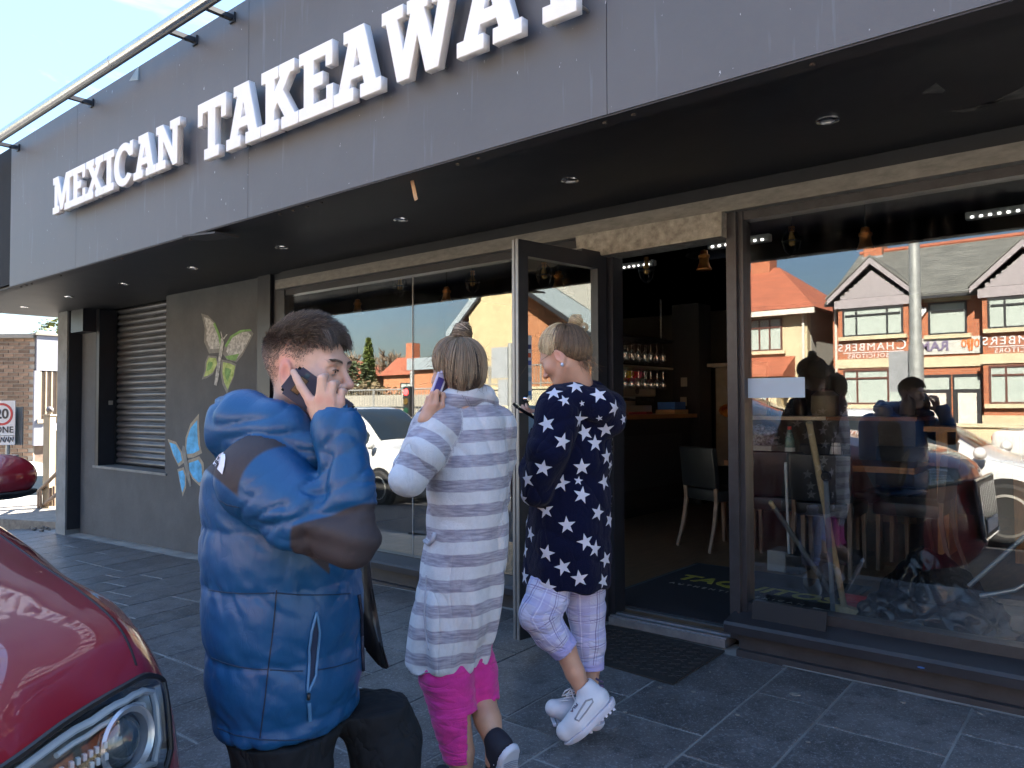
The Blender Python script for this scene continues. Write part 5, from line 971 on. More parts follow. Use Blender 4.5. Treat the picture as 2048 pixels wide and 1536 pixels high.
SUV = [(-2.15, .45, .75, .80, .70, .62), (-2.1, .30, .95, 1.05, .84, .66), (-1.75, .26, 1.0, 1.50, .90, .62), (-0.9, .24, .99, 1.62, .92, .64), (0.1, .24, .97, 1.62, .92, .64), (0.65, .24, .98, 1.42, .92, .60), (1.05, .24, .98, 1.10, .92, .68), (1.6, .25, .90, .98, .91, .60), (2.0, .28, .78, .86, .86, .55), (2.2, .40, .62, .66, .70, .45)]
gl_suv = [('side_window', 13, 33, 13, 19), ('windscreen', 25, 35, 21, 35), ('rear_window', 7, 11, 21, 35)]
pR = mird(2015, 1035, 8.25)
HAT = [(-1.75, .45, .75, .80, .70, .60), (-1.72, .30, .93, 1.05, .82, .64), (-1.45, .25, .95, 1.36, .86, .60), (-0.7, .23, .93, 1.46, .88, .60), (0.1, .22, .90, 1.45, .88, .60), (0.65, .22, .90, 1.28, .88, .57), (1.15, .22, .90, .99, .88, .66), (1.6, .24, .80, .87, .87, .58), (1.95, .28, .68, .74, .82, .52), (2.1, .40, .54, .58, .66, .42)]
car('silver_car', 'silver crossover car reflected at the right edge of the right window', 'car', pR[0]-1.38, -2.95, -0.29, 1, HAT, gl_suv, (1.38, -1.3), paint('silver_paint', (0.58, 0.58, 0.56), 0.3), 0.34, 10)
SED = [(-2.2, .45, .80, .84, .72, .60), (-2.1, .28, .98, 1.02, .86, .64), (-1.6, .24, .98, 1.06, .89, .64), (-0.9, .22, .95, 1.40, .89, .58), (0.0, .22, .93, 1.44, .89, .58), (0.5, .22, .93, 1.36, .89, .56), (1.15, .22, .92, 1.00, .89, .66), (1.7, .24, .82, .88, .88, .58), (2.1, .28, .70, .76, .84, .5), (2.3, .40, .55, .60, .68, .42)]
car('white_car', 'white saloon parked on the forecourt behind the silver car', 'car', -0.3, -10.9, -0.30, 1, SED, gl_suv, (1.4, -1.35), paint('white_paint', (0.56, 0.55, 0.52)), 0.32, 8)
pV = mird(757, 990, 14.6)
VAN = [(-2.5, .50, 1.0, 1.10, .80, .72), (-2.45, .34, 1.05, 1.72, .90, .78), (-2.0, .28, 1.05, 1.83, .92, .76), (-0.8, .26, 1.04, 1.85, .92, .76), (0.2, .26, 1.03, 1.83, .92, .74), (0.75, .26, 1.03, 1.60, .92, .70), (1.35, .26, 1.03, 1.16, .92, .76), (1.85, .28, .95, 1.05, .90, .66), (2.15, .30, .82, .92, .86, .6), (2.3, .42, .62, .68, .72, .5)]
car('white_van', 'white van with dark windscreen waiting in the road, reflected behind the man', 'van', pV[0]-1.5, pV[1]-0.95, slx(-12)-0.29, 1, VAN, [('side_window', 19, 33, 13, 19), ('windscreen', 25, 35, 21, 35)], (1.5, -1.4), MATS['white_paint'], 0.33, 12)
car('grey_blue_car', 'blue grey hatchback parked at the far kerb showing one red tail light', 'car', -7.7, -6.7, -0.35, -1, SUV, gl_suv, (1.38, -1.3), paint('grey_blue_paint', (0.10, 0.14, 0.20)), 0.32, 8)
# ------------------------------------------------------------------ left background beyond the pillar
m_bb1 = mat('brown_brick', (0.18, 0.115, 0.075), 0.9, var=0.3, rand=0.35, scale=20, bump=0.1)
bw = thing('brick_block', 'low brown brick building with a flat roof and white window bay beyond the pillar', 'building', tuple(at(40, 900, 18)))
def cf(px, d): p = at(px, 811, d); return Vector((p[0], p[1], 0))
A0, A1 = cf(-140, 17.2), cf(68, 17.2); du = (A1-A0); Lw = du.length; du.normalize(); dnn = Vector((du.y, -du.x, 0))
if dnn.dot(Vector((0, 0, 0))-A0) < 0: dnn = -dnn
zt_b = at(40, 676, 17.2)[2]; zb_b = -1.6
MB().prism([A0+Vector((0, 0, zb_b)), A1+Vector((0, 0, zb_b)), A1+Vector((0, 0, zt_b)), A0+Vector((0, 0, zt_b))], -dnn*6).done('wall', mat('mortar', (0.26, 0.23, 0.19), 0.95, var=0.15), bw)
MB().prism([A0+Vector((0, 0, zt_b))+dnn*0.08, A1+Vector((0, 0, zt_b))+dnn*0.08, A1+Vector((0, 0, zt_b+0.09))+dnn*0.08, A0+Vector((0, 0, zt_b+0.09))+dnn*0.08], -dnn*6.2).done('roof_edge', mat('roof_felt', (0.22, 0.2, 0.17), 0.9), bw)
bme = None; nb = 0; u0 = (cf(-6, 17.2)-A0).length
rowh = 0.085; rest = MB()
row = 0; z = zt_b-0.045
while z > zb_b:
    off = 0.115 if row % 2 else 0.0; u = Lw-0.112-off
    while u > 0.1:
        c_ = A0+du*u+Vector((0, 0, z))+dnn*0.004
        if u > u0 and z > -0.3 and nb < 290:
            if bme is None:
                q = bmesh.new(); bmesh.ops.create_cube(q, size=1.0); bmesh.ops.scale(q, vec=(0.215, 0.02, 0.065), verts=q.verts); bme = bpy.data.meshes.new('brick'); q.to_mesh(bme); q.free(); bme.materials.append(m_bb1)
            o = bpy.data.objects.new('brick', bme); COL.objects.link(o); o.parent = bw; o.location = c_-bw.location+dnn*rnd.uniform(-.002, .002); o.rotation_euler = (0, 0, math.atan2(du.y, du.x)); nb += 1
        else: rest.box(c_, (0.215, 0.02, 0.065), rz=math.atan2(du.y, du.x))
        u -= 0.23
    z -= rowh; row += 1
tag(rest.done('bricks', mat('brown_brick_far', (0.18, 0.115, 0.075), 0.9, var=0.4, scale=5), bw), kind='stuff')
# white bay to the right of the brick
C0, C1 = A1, cf(150, 17.9); dc = (C1-C0); Lc = dc.length; dc.normalize(); dcn = Vector((dc.y, -dc.x, 0)); dcn = dcn if dcn.dot(-C0) > 0 else -dcn
def bay_box(px0, px1, py0, py1, off0, off1, nm, m):
    def uof(px): r = ray(px, 811); r = Vector((r[0], r[1], 0)); n_ = dcn; tt = C0.dot(n_)/r.dot(n_); return (r*tt-C0).dot(dc)
    dm = 17.5; z0, z1 = at((px0+px1)/2, py1, dm)[2], at((px0+px1)/2, py0, dm)[2]; a_, b_ = uof(px0), uof(px1); P = [C0+dc*a_+Vector((0, 0, z0)), C0+dc*b_+Vector((0, 0, z0)), C0+dc*b_+Vector((0, 0, z1)), C0+dc*a_+Vector((0, 0, z1))]
    return MB().prism([p_+dcn*off0 for p_ in P], dcn*(off1-off0)).done(nm, m, bw)
m_wp = mat('white_panel', (0.22, 0.22, 0.25), 0.6, var=0.05); bay_box(68, 150, 672, 1090, -5, -0.02, 'bay_core', mat('bay_brick', (0.17, 0.12, 0.09), 0.9, var=0.3, scale=8)); bay_box(70, 150, 673, 742, -0.02, 0.06, 'white_panel', m_wp); bay_box(66, 77, 742.5, 890, -0.02, 0.06, 'white_panel', m_wp); bay_box(77, 150, 846, 890, -0.02, 0.06, 'white_panel', m_wp); bay_box(66, 150, 668, 672, -5, 0.1, 'roof_edge', MATS['roof_felt'])
wf = bay_box(77.2, 150, 742.5, 845.5, -0.015, 0.0, 'window', m_cgl)
for px in (78, 89, 100.5, 112): bay_box(px, px+2.6, 743, 845, 0.001, 0.05, 'window_bar', mat('tan_blind', (0.36, 0.30, 0.22), 0.6))
bay_box(77.4, 88.5, 744, 845, -0.01, 0.012, 'blind', mat('brown_blind', (0.20, 0.15, 0.11), 0.7)); bay_box(91.8, 100, 744, 845, -0.01, 0.012, 'blind', MATS['brown_blind']); bay_box(103.3, 111.8, 744, 845, -0.01, 0.012, 'blind', MATS['brown_blind']); bay_box(72, 92, 838, 846, 0.06, 0.10, 'sill', MATS['tan_blind'])
# raised ledge outside the pillar
lg0, lg1 = aZ(2, 1053, -0.33), aZ(112, 1059, -0.33); ld = thing('kerb_ledge', 'low worn concrete ledge running left from the shop pillar', 'ledge', tuple(lg1)); d_ = Vector(lg0)-Vector(lg1); far_ = Vector(lg1)+d_*4; back = Vector((-0.25, 1.3, 0))
P = [Vector((lg1[0]+0.35, lg1[1], -0.45)), Vector((far_.x, far_.y, -0.45))]
MB().prism([P[0], P[1], P[1]+back, P[0]+back], (0, 0, 0.24)).done('slab', mat('worn_concrete', (0.20, 0.175, 0.145), 0.9, var=0.4, scale=12, bump=0.4, bscale=20), ld)
rb = MB()
for k in range(40): rb.ball((lg1[0]+rnd.uniform(-.5, .25), lg1[1]+rnd.uniform(-.25, .0), -0.31+rnd.uniform(0, .03)), rnd.uniform(.008, .03), (1, 1, .6), 1)
tag(tag(rb.done('rubble', mat('rubble_mix', (0.12, 0.11, 0.10), 0.9, var=0.6, scale=30)), 'small heap of rubble and wires at the foot of the pillar', 'rubble'), kind='stuff')
# wooden post, handrail
m_post = mat('tan_post', (0.33, 0.27, 0.18), 0.7, var=0.2, scale=4, stretch=(6, 6, 1)); pb = at(97, 1014, 11.2); pt = at(99, 832, 11.2)
t = thing('gate_post', 'tan wooden post with a ball finial beyond the pillar', 'post', tuple(pb)); MB().box(((pb[0]), pb[1], (pb[2]+pt[2])/2-0.2), (0.11, 0.11, pt[2]-pb[2]+0.4), rz=0.5).done('shaft', m_post, t); MB().box((pb[0], pb[1], pt[2]+0.012), (0.14, 0.14, 0.025), rz=0.5).done('cap', m_post, t); MB().ball((pb[0], pb[1], pt[2]+0.09), 0.05, sub=3).done('finial', mat('grey_ball', (0.12, 0.11, 0.11), 0.4), t, smooth=True)
q2 = at(112, 930, 11.6); MBx = thing('gate_post', 'second tan post half hidden by the shop pillar', 'post', tuple(q2)); MB().box((q2[0], q2[1], 0.1), (0.1, 0.1, 1.6), rz=0.5).done('shaft', m_post, MBx)
t = thing('handrail', 'brown sloping handrail of steps going down behind the ledge', 'handrail', tuple(at(80, 1000, 11.0)))
for (a_, b_) in (((125, 935), (76, 984)), ((118, 985), (84, 1013))): MB().tube([at(*a_, 10.8), at(*b_, 11.2)], 0.026, 8).done('rail', mat('brown_rail', (0.20, 0.14, 0.10), 0.6), t)
for px, y0_, y1_ in ((77, 984, 1020), (81, 980, 1012), (101, 975, 1012), (108, 972, 1012)): MB().tube([at(px, y0_, 11.1), at(px, y1_, 11.1)], 0.022, 8).done('baluster', MATS['brown_rail'], t)
# 20 zone sign
sp_ = at(6, 850, 9.3); sr = Vector(RT); sr.z = 0; sr.normalize(); sn = Vector((sr.y, -sr.x, 0)); sn = sn if sn.dot(-Vector(sp_)) > 0 else -sn
t = thing('speed_sign', 'white 20 ZONE speed limit sign with scribbles beyond the car mirror', 'road sign', (sp_[0], sp_[1], -0.6))
def sgn_(u, v, dp=0.0): return Vector(sp_) + sr*u + Vector((0, 0, v)) + sn*dp
def plate(nm, u0, u1, v0, v1, d0, d1, m): return MB().prism([sgn_(u0, v0, d0), sgn_(u1, v0, d0), sgn_(u1, v1, d0), sgn_(u0, v1, d0)], sn*(d1-d0)).done(nm, m, t)
plate('plate', -0.17, 0.145, -0.24, 0.295, -0.012, 0, m_white); plate('plate_back', -0.19, 0.185, -0.245, 0.22, -0.10, -0.08, mat('sign_backing', (0.3, 0.3, 0.28), 0.6))
place('ring', poly_mesh([[(0.135*math.cos(a), 0.135*math.sin(a)) for a in np.linspace(0, 2*math.pi, 40)[:-1]], [(0.108*math.cos(a), 0.108*math.sin(a)) for a in np.linspace(0, 2*math.pi, 40)[:-1]]], 0.003), mat('sign_red', (0.5, 0.02, 0.03), 0.4), sgn_(-0.015, 0.13, 0.003), sr, (0, 0, 1), t)
m_ink = mat('sign_black', (0.02, 0.02, 0.025), 0.5)
place('numeral', text_mesh('20', 0.165, 0.003, bold=0.004), m_ink, sgn_(-0.015, 0.13, 0.003), sr, (0, 0, 1), t); place('lettering', text_mesh('ZONE', 0.105, 0.003, 1.05, bold=0.002), m_ink, sgn_(-0.02, -0.06, 0.003), sr, (0, 0, 1), t)
b = MB()
for k in range(5):
    u = -0.14+k*0.055; b.tube([sgn_(u, -0.21, .004), sgn_(u+0.02, -0.15, .004), sgn_(u+0.04, -0.20, .004), sgn_(u+0.05, -0.14, .004)], 0.006, 5); 
b.done('scribble', m_ink, t); plate('scribble_bar', -0.16, 0.14, -0.132, -0.126, 0, .003, m_ink)
MB().tube([sgn_(0.03, -0.9, -0.05), sgn_(0.03, 0.2, -0.05)], 0.025, 8).done('post', m_galv, t); plate('bracket', 0.0, 0.17, -0.42, -0.36, -0.04, 0.02, m_galv)
# white car down in the yard
car('white_car', 'white car with a red tail light parked below the ledge at the far left', 'car', at(10, 900, 15)[0]-0.5, at(10, 900, 15)[1], -1.48, -1, SUV, gl_suv, (1.38, -1.3), MATS['white_paint'], 0.32, 8)
leaf_tree('garden_tree', tuple(at(112, 760, 24)), 2.3, 0.7, 700, 'sunlit green bush showing above the brick building by the pillar', (0.12, 0.13, 0.03), 41, False, 0.07)
# ------------------------------------------------------------------ people: smooth bodies grown from distance fields
import openvdb
from mathutils.bvhtree import BVHTree
YAW = math.radians(39.8); CY, SY = math.cos(YAW), math.sin(YAW)
class Frame:
    """a person's own axes: x to the photo's right, y away from the camera, z up"""
    def __init__(s, root): s.O = np.array(root.location)
    def J(s, px, py, d): p = at(px, py, d)-s.O; return np.array([CY*p[0]+SY*p[1], -SY*p[0]+CY*p[1], p[2]])
    def cam(s): p = CP-s.O; return np.array([CY*p[0]+SY*p[1], -SY*p[0]+CY*p[1], p[2]])
def smin(a, b, k):
    if k <= 0: return np.minimum(a, b)
    h = np.clip(0.5+0.5*(b-a)/k, 0, 1); return b*(1-h)+a*h-k*h*(1-h)
class Sdf:
    def __init__(s, lo, hi, h):
        s.lo = np.array(lo, np.float32); s.h = h; s.n = np.ceil((np.array(hi)-s.lo)/h).astype(int)+1
        s.ax = [s.lo[i]+h*np.arange(s.n[i], dtype=np.float32) for i in range(3)]; s.F = np.full(s.n, 9.0, np.float32)
    def put(s, fn, lo, hi, k=0.0, op='u'):
        pad = k+4*s.h; i0 = np.maximum(0, ((np.array(lo)-pad-s.lo)/s.h).astype(int)); i1 = np.minimum(s.n, ((np.array(hi)+pad-s.lo)/s.h).astype(int)+2)
        if np.any(i1 <= i0): return s
        sl = tuple(slice(a, b) for a, b in zip(i0, i1)); X, Y, Z = s.ax[0][sl[0]][:, None, None], s.ax[1][sl[1]][None, :, None], s.ax[2][sl[2]][None, None, :]
        d = fn(X, Y, Z); f = s.F[sl]
        s.F[sl] = smin(f, d, k) if op == 'u' else -smin(-f, d, k) if op == 'i' else -smin(-f, d, k); return s
    def cone(s, a, b, r0, r1, k=0.0, op='u'):
        r = max(r0, r1); return s.put(f_cone(a, b, r0, r1), np.minimum(a, b)-r, np.maximum(a, b)+r, k, op)
    def chain(s, pts, rs, k=0.0):
        for i in range(len(pts)-1): s.cone(pts[i], pts[i+1], rs[i], rs[i+1], k)
        return s
    def ell(s, c, r, k=0.0, op='u', R=None):
        m = max(r); return s.put(f_ell(c, r, R), np.array(c)-m, np.array(c)+m, k, op)
    def loft(s, rows, k=0.0, ang=0.0): f, lo, hi = f_loft(rows, ang); return s.put(f, lo, hi, k)
    def cut(s, fn): X, Y, Z = s.ax[0][:, None, None], s.ax[1][None, :, None], s.ax[2][None, None, :]; s.F = np.maximum(s.F, fn(X, Y, Z)).astype(np.float32); return s
    def mesh(s, smooth=2):
        g = openvdb.FloatGrid(background=3*s.h); g.copyFromArray(np.clip(s.F, -3*s.h, 3*s.h).astype(np.float32)); p, q = g.convertToQuads(0.0)
        v = np.array(p, float)*s.h+s.lo; q = np.array(q, int)
        if len(q) == 0: return v, q
        # outward faces
        vol = np.einsum('ij,ij->i', v[q[:, 0]], np.cross(v[q[:, 1]], v[q[:, 2]])).sum()+np.einsum('ij,ij->i', v[q[:, 0]], np.cross(v[q[:, 2]], v[q[:, 3]])).sum()
        if vol < 0: q = q[:, ::-1]
        e = np.concatenate([q[:, [0, 1]], q[:, [1, 2]], q[:, [2, 3]], q[:, [3, 0]]])
        for it in range(smooth*2):
            acc = np.zeros_like(v); cnt = np.zeros(len(v)); np.add.at(acc, e[:, 0], v[e[:, 1]]); np.add.at(acc, e[:, 1], v[e[:, 0]]); np.add.at(cnt, e[:, 0], 1); np.add.at(cnt, e[:, 1], 1)
            v = v+(acc/cnt[:, None]-v)*(0.55 if it % 2 == 0 else -0.45)
        return v, q
def f_cone(a, b, r0, r1):
    a = np.asarray(a, np.float32); b = np.asarray(b, np.float32); ab = b-a; L2 = float(ab@ab)+1e-9
    def f(X, Y, Z):
        x, y, z = X-a[0], Y-a[1], Z-a[2]; t = np.clip((x*ab[0]+y*ab[1]+z*ab[2])/L2, 0, 1)
        return np.sqrt((x-t*ab[0])**2+(y-t*ab[1])**2+(z-t*ab[2])**2)-(r0+(r1-r0)*t)
    return f
def f_ell(c, r, R=None):
    c = np.asarray(c, float); R = np.eye(3) if R is None else np.asarray(R)          # rows of R: the ellipsoid's own axes
    def f(X, Y, Z):
        x, y, z = X-c[0], Y-c[1], Z-c[2]; u = [x*R[i][0]+y*R[i][1]+z*R[i][2] for i in range(3)]
        k0 = np.sqrt(sum((u[i]/r[i])**2 for i in range(3))); k1 = np.sqrt(sum((u[i]/r[i]**2)**2 for i in range(3)))+1e-6
        return k0*(k0-1)/k1
    return f
def f_loft(rows, ang=0.0):
    rows = sorted(rows); A = np.array(rows, float); zs = A[:, 0]; ca, sa = math.cos(ang), math.sin(ang)
    def f(X, Y, Z):
        cx, cy, rx, ry = [np.interp(Z, zs, A[:, i]).astype(np.float32) for i in (1, 2, 3, 4)]
        x0, y0 = X-cx, Y-cy; x, y = ca*x0+sa*y0, -sa*x0+ca*y0
        k0 = np.sqrt((x/rx)**2+(y/ry)**2); k1 = np.sqrt((x/rx**2)**2+(y/ry**2)**2)+1e-6
        d = k0*(k0-1)/k1; d = np.maximum(d, -np.minimum(rx, ry)); e = np.maximum(zs[0]-Z, Z-zs[-1]); return -smin(-d, -e, 0.015)
    m = A[:, 3:5].max(1); return f, (min(A[:, 1]-m), min(A[:, 2]-m), zs[0]), (max(A[:, 1]+m), max(A[:, 2]+m), zs[-1])
def ev(fn, v): return fn(v[:, 0], v[:, 1], v[:, 2])
def dens(rows, n=5):
    A = np.array(sorted(rows), float); t = catmull(A, n); return [tuple(r) for r in t]
def vnormals(v, q):
    n = np.cross(v[q[:, 2]]-v[q[:, 0]], v[q[:, 3]]-v[q[:, 1]]); N_ = np.zeros_like(v)
    for i in range(4): np.add.at(N_, q[:, i], n)
    return N_/(np.linalg.norm(N_, axis=1, keepdims=True)+1e-12)
def nz3(v, s, off=0.0): return np.array([mnoise.noise(Vector((x*s+off, y*s+off*1.7, z*s))) for x, y, z in v])
def make(name, v, q, m, parent, attrs=None):
    me = bpy.data.meshes.new(name); me.from_pydata(v.tolist(), [], q.tolist()); me.polygons.foreach_set('use_smooth', [True]*len(me.polygons))
    for k, a in (attrs or {}).items():
        a = np.asarray(a, np.float32)
        if a.ndim == 1: me.attributes.new(k, 'FLOAT', 'POINT').data.foreach_set('value', a)
        else: me.attributes.new(k, 'FLOAT_VECTOR', 'POINT').data.foreach_set('vector', a.ravel())
    return link(name, me, m, parent)
class Hit:
    def __init__(s, fr, v, q): s.t = BVHTree.FromPolygons([Vector(x) for x in v], q.tolist()); s.f = fr; s.c = Vector(fr.cam())
    def __call__(s, px, py, off=0.0):
        d = (Vector(s.f.J(px, py, 1.0))-s.c).normalized(); h = s.t.ray_cast(s.c, d)
        if h[0] is None: return None
        n = h[1]; n = n if n.dot(d) < 0 else -n
        return h[0]+n*off, n
def attr_node(t, nm, vec=False): a = t.nodes.new('ShaderNodeAttribute'); a.attribute_name = nm; return a.outputs['Vector' if vec else 'Fac']
def stepmix(nm, col, w_=0.0015, noise=0.0):
    def g(t, tcn, out):
        n = t.nodes.new; l = t.links.new; r = n('ShaderNodeMapRange'); r.inputs['From Min'].default_value = -w_; r.inputs['From Max'].default_value = w_; l(attr_node(t, nm), r.inputs[0])
        x = n('ShaderNodeMix'); x.data_type = 'RGBA'; x.inputs[7].default_value = (*col, 1); l(r.outputs[0], x.inputs[0]); l(out, x.inputs[6]); return x.outputs[2]
    return g
def seq(*fs):
    def g(t, tcn, out):
        for f in fs: out = f(t, tcn, out) or out
        return out
    return g
def strands(name, paths, radius, m, parent):
    cu = bpy.data.hair_curves.new(name); cu.add_curves([len(p) for p in paths]); P = np.concatenate(paths).astype(np.float32)
    cu.attributes['position'].data.foreach_set('vector', P.ravel())
    r = np.concatenate([radius*np.linspace(1, 0.45, len(p)) for p in paths]).astype(np.float32)
    ra_ = cu.attributes.get('radius') or cu.attributes.new('radius', 'FLOAT', 'POINT'); ra_.data.foreach_set('value', r)
    cu.materials.append(m); o = bpy.data.objects.new(name, cu); COL.objects.link(o); o.parent = parent; return o
def hair_mat(name, c1, c2, rough=0.45):
    m = bpy.data.materials.new(name); m.use_nodes = True; t = m.node_tree; b = t.nodes['Principled BSDF']; n = t.nodes.new; l = t.links.new
    hi_ = n('ShaderNodeHairInfo'); rp = n('ShaderNodeValToRGB'); rp.color_ramp.elements[0].color = (*c1, 1); rp.color_ramp.elements[1].color = (*c2, 1); l(hi_.outputs['Random'], rp.inputs[0]); l(rp.outputs[0], b.inputs['Base Color']); b.inputs['Roughness'].default_value = rough
    return m
def skin_extra(base_red=(0.55, 0.16, 0.12), beard=(0.16, 0.11, 0.085), scalp=(0.07, 0.05, 0.038)):
    def g(t, tcn, out):
        n = t.nodes.new; l = t.links.new
        for nm, c_, amt in (('red', base_red, 0.75), ('beard', beard, 0.75), ('scalp', scalp, 1.0)):
            mu = n('ShaderNodeMath'); mu.operation = 'MULTIPLY'; mu.inputs[1].default_value = amt; mu.use_clamp = True; l(attr_node(t, nm), mu.inputs[0]); x = n('ShaderNodeMix'); x.data_type = 'RGBA'; x.inputs[7].default_value = (*c_, 1); l(mu.outputs[0], x.inputs[0]); l(out, x.inputs[6]); out = x.outputs[2]
        return out
    return g
m_skin_m = mat('fair_skin', (0.56, 0.34, 0.25), 0.48, var=0.06, scale=40, bump=0.06, bscale=400, sss=0.12, extra=skin_extra())
m_skin_w = mat('warm_skin', (0.56, 0.31, 0.21), 0.45, var=0.05, scale=40, sss=0.12, extra=skin_extra((0.6, 0.2, 0.14)))
m_skin_t = mat('tanned_skin', (0.47, 0.27, 0.18), 0.45, var=0.05, scale=40, sss=0.1, extra=skin_extra((0.5, 0.2, 0.14)))
class Head:
    """head axes: f forward, l to the person's left, u up; add() grows it into a field"""
    def __init__(s, c, f, pitch=0.0, S=0.93, roll=0.0):
        f = np.array([f[0], f[1], 0.0]); f /= np.linalg.norm(f); l = np.array([-f[1], f[0], 0.0]); u = np.array([0, 0, 1.0])
        cp, sp = math.cos(pitch), math.sin(pitch); s.f = f*cp-u*sp; s.u = u*cp+f*sp; s.l = l; s.c = np.array(c); s.S = S; s.R = np.array([s.f, s.l, s.u])
    def p(s, a, b, c): return s.c+(s.f*a+s.l*b+s.u*c)*s.S
    def loc(s, v): return (v-s.c)@s.R.T/s.S
    def add(s, D, male=True, k0=0.03):
        S = s.S; E = lambda c, r, k, op='u', R=None: D.ell(s.p(*c), [x*S for x in r], k, op, s.R if R is None else R); C = lambda a, b, r0, r1, k, op='u': D.cone(s.p(*a), s.p(*b), r0*S, r1*S, k, op)
        E((-.012, 0, .036), (.098, .077, .088), 0.0); E((.030, 0, -.035), (.063, .060, .082), .035)
        C((.074, -.012, -.098), (.074, .012, -.098), .021 if male else .017, .021 if male else .017, .03)
        for q in (-1, 1):
            C((-.005, q*.054, -.055), (.055, q*.030, -.098), .016, .014, .03); E((.062, q*.045, -.022), (.022, .02, .02), .03)
        C((.082, -.035, .020), (.082, .035, .020), .014 if male else .010, .014 if male else .010, .02)
        for q in (-1, 1): E((.096, q*.031, -.002), (.018, .017, .012), .014, 's')
        C((.090, 0, .010), (.113, 0, -.030), .0075, .0105, .012); E((.112, 0, -.032), (.011, .011, .010), .006)
        for q in (-1, 1): E((.100, q*.0135, -.037), (.011, .008, .008), .006); E((.106, q*.007, -.043), (.006, .004, .004), .003, 's')
        C((.086, -.020, -.060), (.093, 0, -.0585), .006, .0075, .006); C((.086, .020, -.060), (.093, 0, -.0585), .006, .0075, .006)
        C((.085, -.016, -.071), (.091, 0, -.072), .006, .0085, .006); C((.085, .016, -.071), (.091, 0, -.072), .006, .0085, .006)
        C((.094, -.018, -.0655), (.0995, .0, -.0650), .0022, .0025, .003, 's'); C((.094, .018, -.0655), (.0995, .0, -.0650), .0022, .0025, .003, 's')
        for q in (-1, 1):   # lids over the eyeballs
            E((.080, q*.031, .0005), (.0135, .0145, .0125), .004); E((.096, q*.031, -.0015), (.006, .0100, .0020), .0010, 's')
            a = np.array([s.f*math.cos(.35)-s.l*q*math.sin(.35)*-1, s.l*q, s.u]); a[1] = np.cross(a[2], a[0])
            c_ = s.p(-.012, q*.077, -.012); D.ell(c_, [.021*S, .009*S, .034*S], .006, 'u', a); D.ell(s.p(-.006, q*.088, -.008), [.011*S, .007*S, .020*S], .004, 's', a); D.ell(s.p(-.010, q*.079, -.042), [.009*S, .006*S, .010*S], .005, 'u', a)
        return D
    def eyes(s, parent, skinm):
        for q in (-1, 1):
            b = MB(); 
            c_ = s.p(.0795, q*.031, -.001); b.ball((0, 0, 0), .0128*s.S, sub=3); M4 = Matrix(((s.f[0], s.l[0], s.u[0], c_[0]), (s.f[1], s.l[1], s.u[1], c_[1]), (s.f[2], s.l[2], s.u[2], c_[2]), (0, 0, 0, 1))); b.b.transform(M4)
            me = bpy.data.meshes.new('eye'); b.b.to_mesh(me); b.b.free(); link('eye', me, mat('eye_white', (0.28, 0.25, 0.24), 0.15), parent, smooth=True)
            b = MB(); b.ball((.0062*s.S, 0, 0), .0078*s.S, (1, .85, .85), 2); b.b.transform(M4); me = bpy.data.meshes.new('iris'); b.b.to_mesh(me); b.b.free(); link('iris', me, mat('iris', (0.02, 0.02, 0.022), 0.1), parent, smooth=True)
def region(v, fr_pts): pass
def spots(v, pts, r):
    a = np.zeros(len(v))
    for p in pts: a = np.maximum(a, np.exp(-((v-np.asarray(p))**2).sum(1)/(2*r*r)))
    return a
def hand(D, W, mcp, pips, tips, thumb, rs=(.0092, .0098, .0092, .0082), wr=.019, k=.008):
    for i, (m_, p_, t_) in enumerate(zip(mcp, pips, tips)):
        r = rs[i]; D.cone(W+(np.array(m_)-np.mean(mcp, 0))*.45, m_, wr*.78, r*1.22, .014); D.cone(m_, p_, r*1.12, r*1.0, k*.6); mid = np.array(p_)+(np.array(t_)-np.array(p_))*.52; D.cone(p_, mid, r*1.0, r*.88, .002); D.cone(mid, t_, r*.88, r*.72, .002)
    D.cone(thumb[0], thumb[1], .014, .0115, .012); D.cone(thumb[1], thumb[2], .0112, .009, .004)
def person(label, px, d, zg): 
    g_ = at(px, 811, d); t = thing('person', label, 'person', (g_[0], g_[1], zg), YAW); bpy.context.view_layer.update(); return t, Frame(t)

# ---------------------------------------------------------------- the man in the blue puffer jacket
man, fm = person('man in a blue and black puffer jacket phoning in the foreground', 590, 1.76, -0.29); J = fm.J
HD = Head(J(615, 741, 1.735), (math.cos(.27), -math.sin(.27)), 0.05, 0.93)
D = Sdf(HD.c-np.array([.17, .17, .28]), HD.c+np.array([.17, .17, .17]), 0.0026); HD.add(D)
D.cone(HD.p(-.022, 0, -.05), HD.p(-.045, 0, -.22), .054*.93, .062*.93, .03)
W_h = J(657, 852, 1.575); mcp = [J(622, 803, 1.580), J(641, 800, 1.568), J(660, 802, 1.570), J(680, 806, 1.582)]
pips = [J(602, 773, 1.588), J(644, 758, 1.573), J(665, 770, 1.576), J(683, 784, 1.586)]; tips = [J(587, 744, 1.604), J(652, 752, 1.622), J(674, 766, 1.628), J(690, 783, 1.630)]
hand(D, W_h, mcp, pips, tips, (J(640, 845, 1.60), J(624, 818, 1.645), J(612, 792, 1.655))); D.cone(W_h, J(674, 900, 1.55), .025, .029, .015)
v, q = D.mesh(2); HDv, HDq = v, q
lv = HD.loc(v); hx_, hy_, hz_ = lv[:, 0], np.abs(lv[:, 1]), lv[:, 2]
hairline = np.interp(hx_, [-.12, -.075, -.045, -.028, -.015, .005, .022, .032, .05, .070, .085], [-.065, -.060, -.035, .030, .034, .020, -.012, .010, .048, .066, .078])
inhead = (np.linalg.norm(lv-np.array([-.01, 0, .03]), axis=1) < .13)
hm = (hz_-hairline)/.035; scalp = np.clip(hm, 0, 1)*np.clip(0.10+(hz_-.02)/.075, 0.06, .85)*inhead
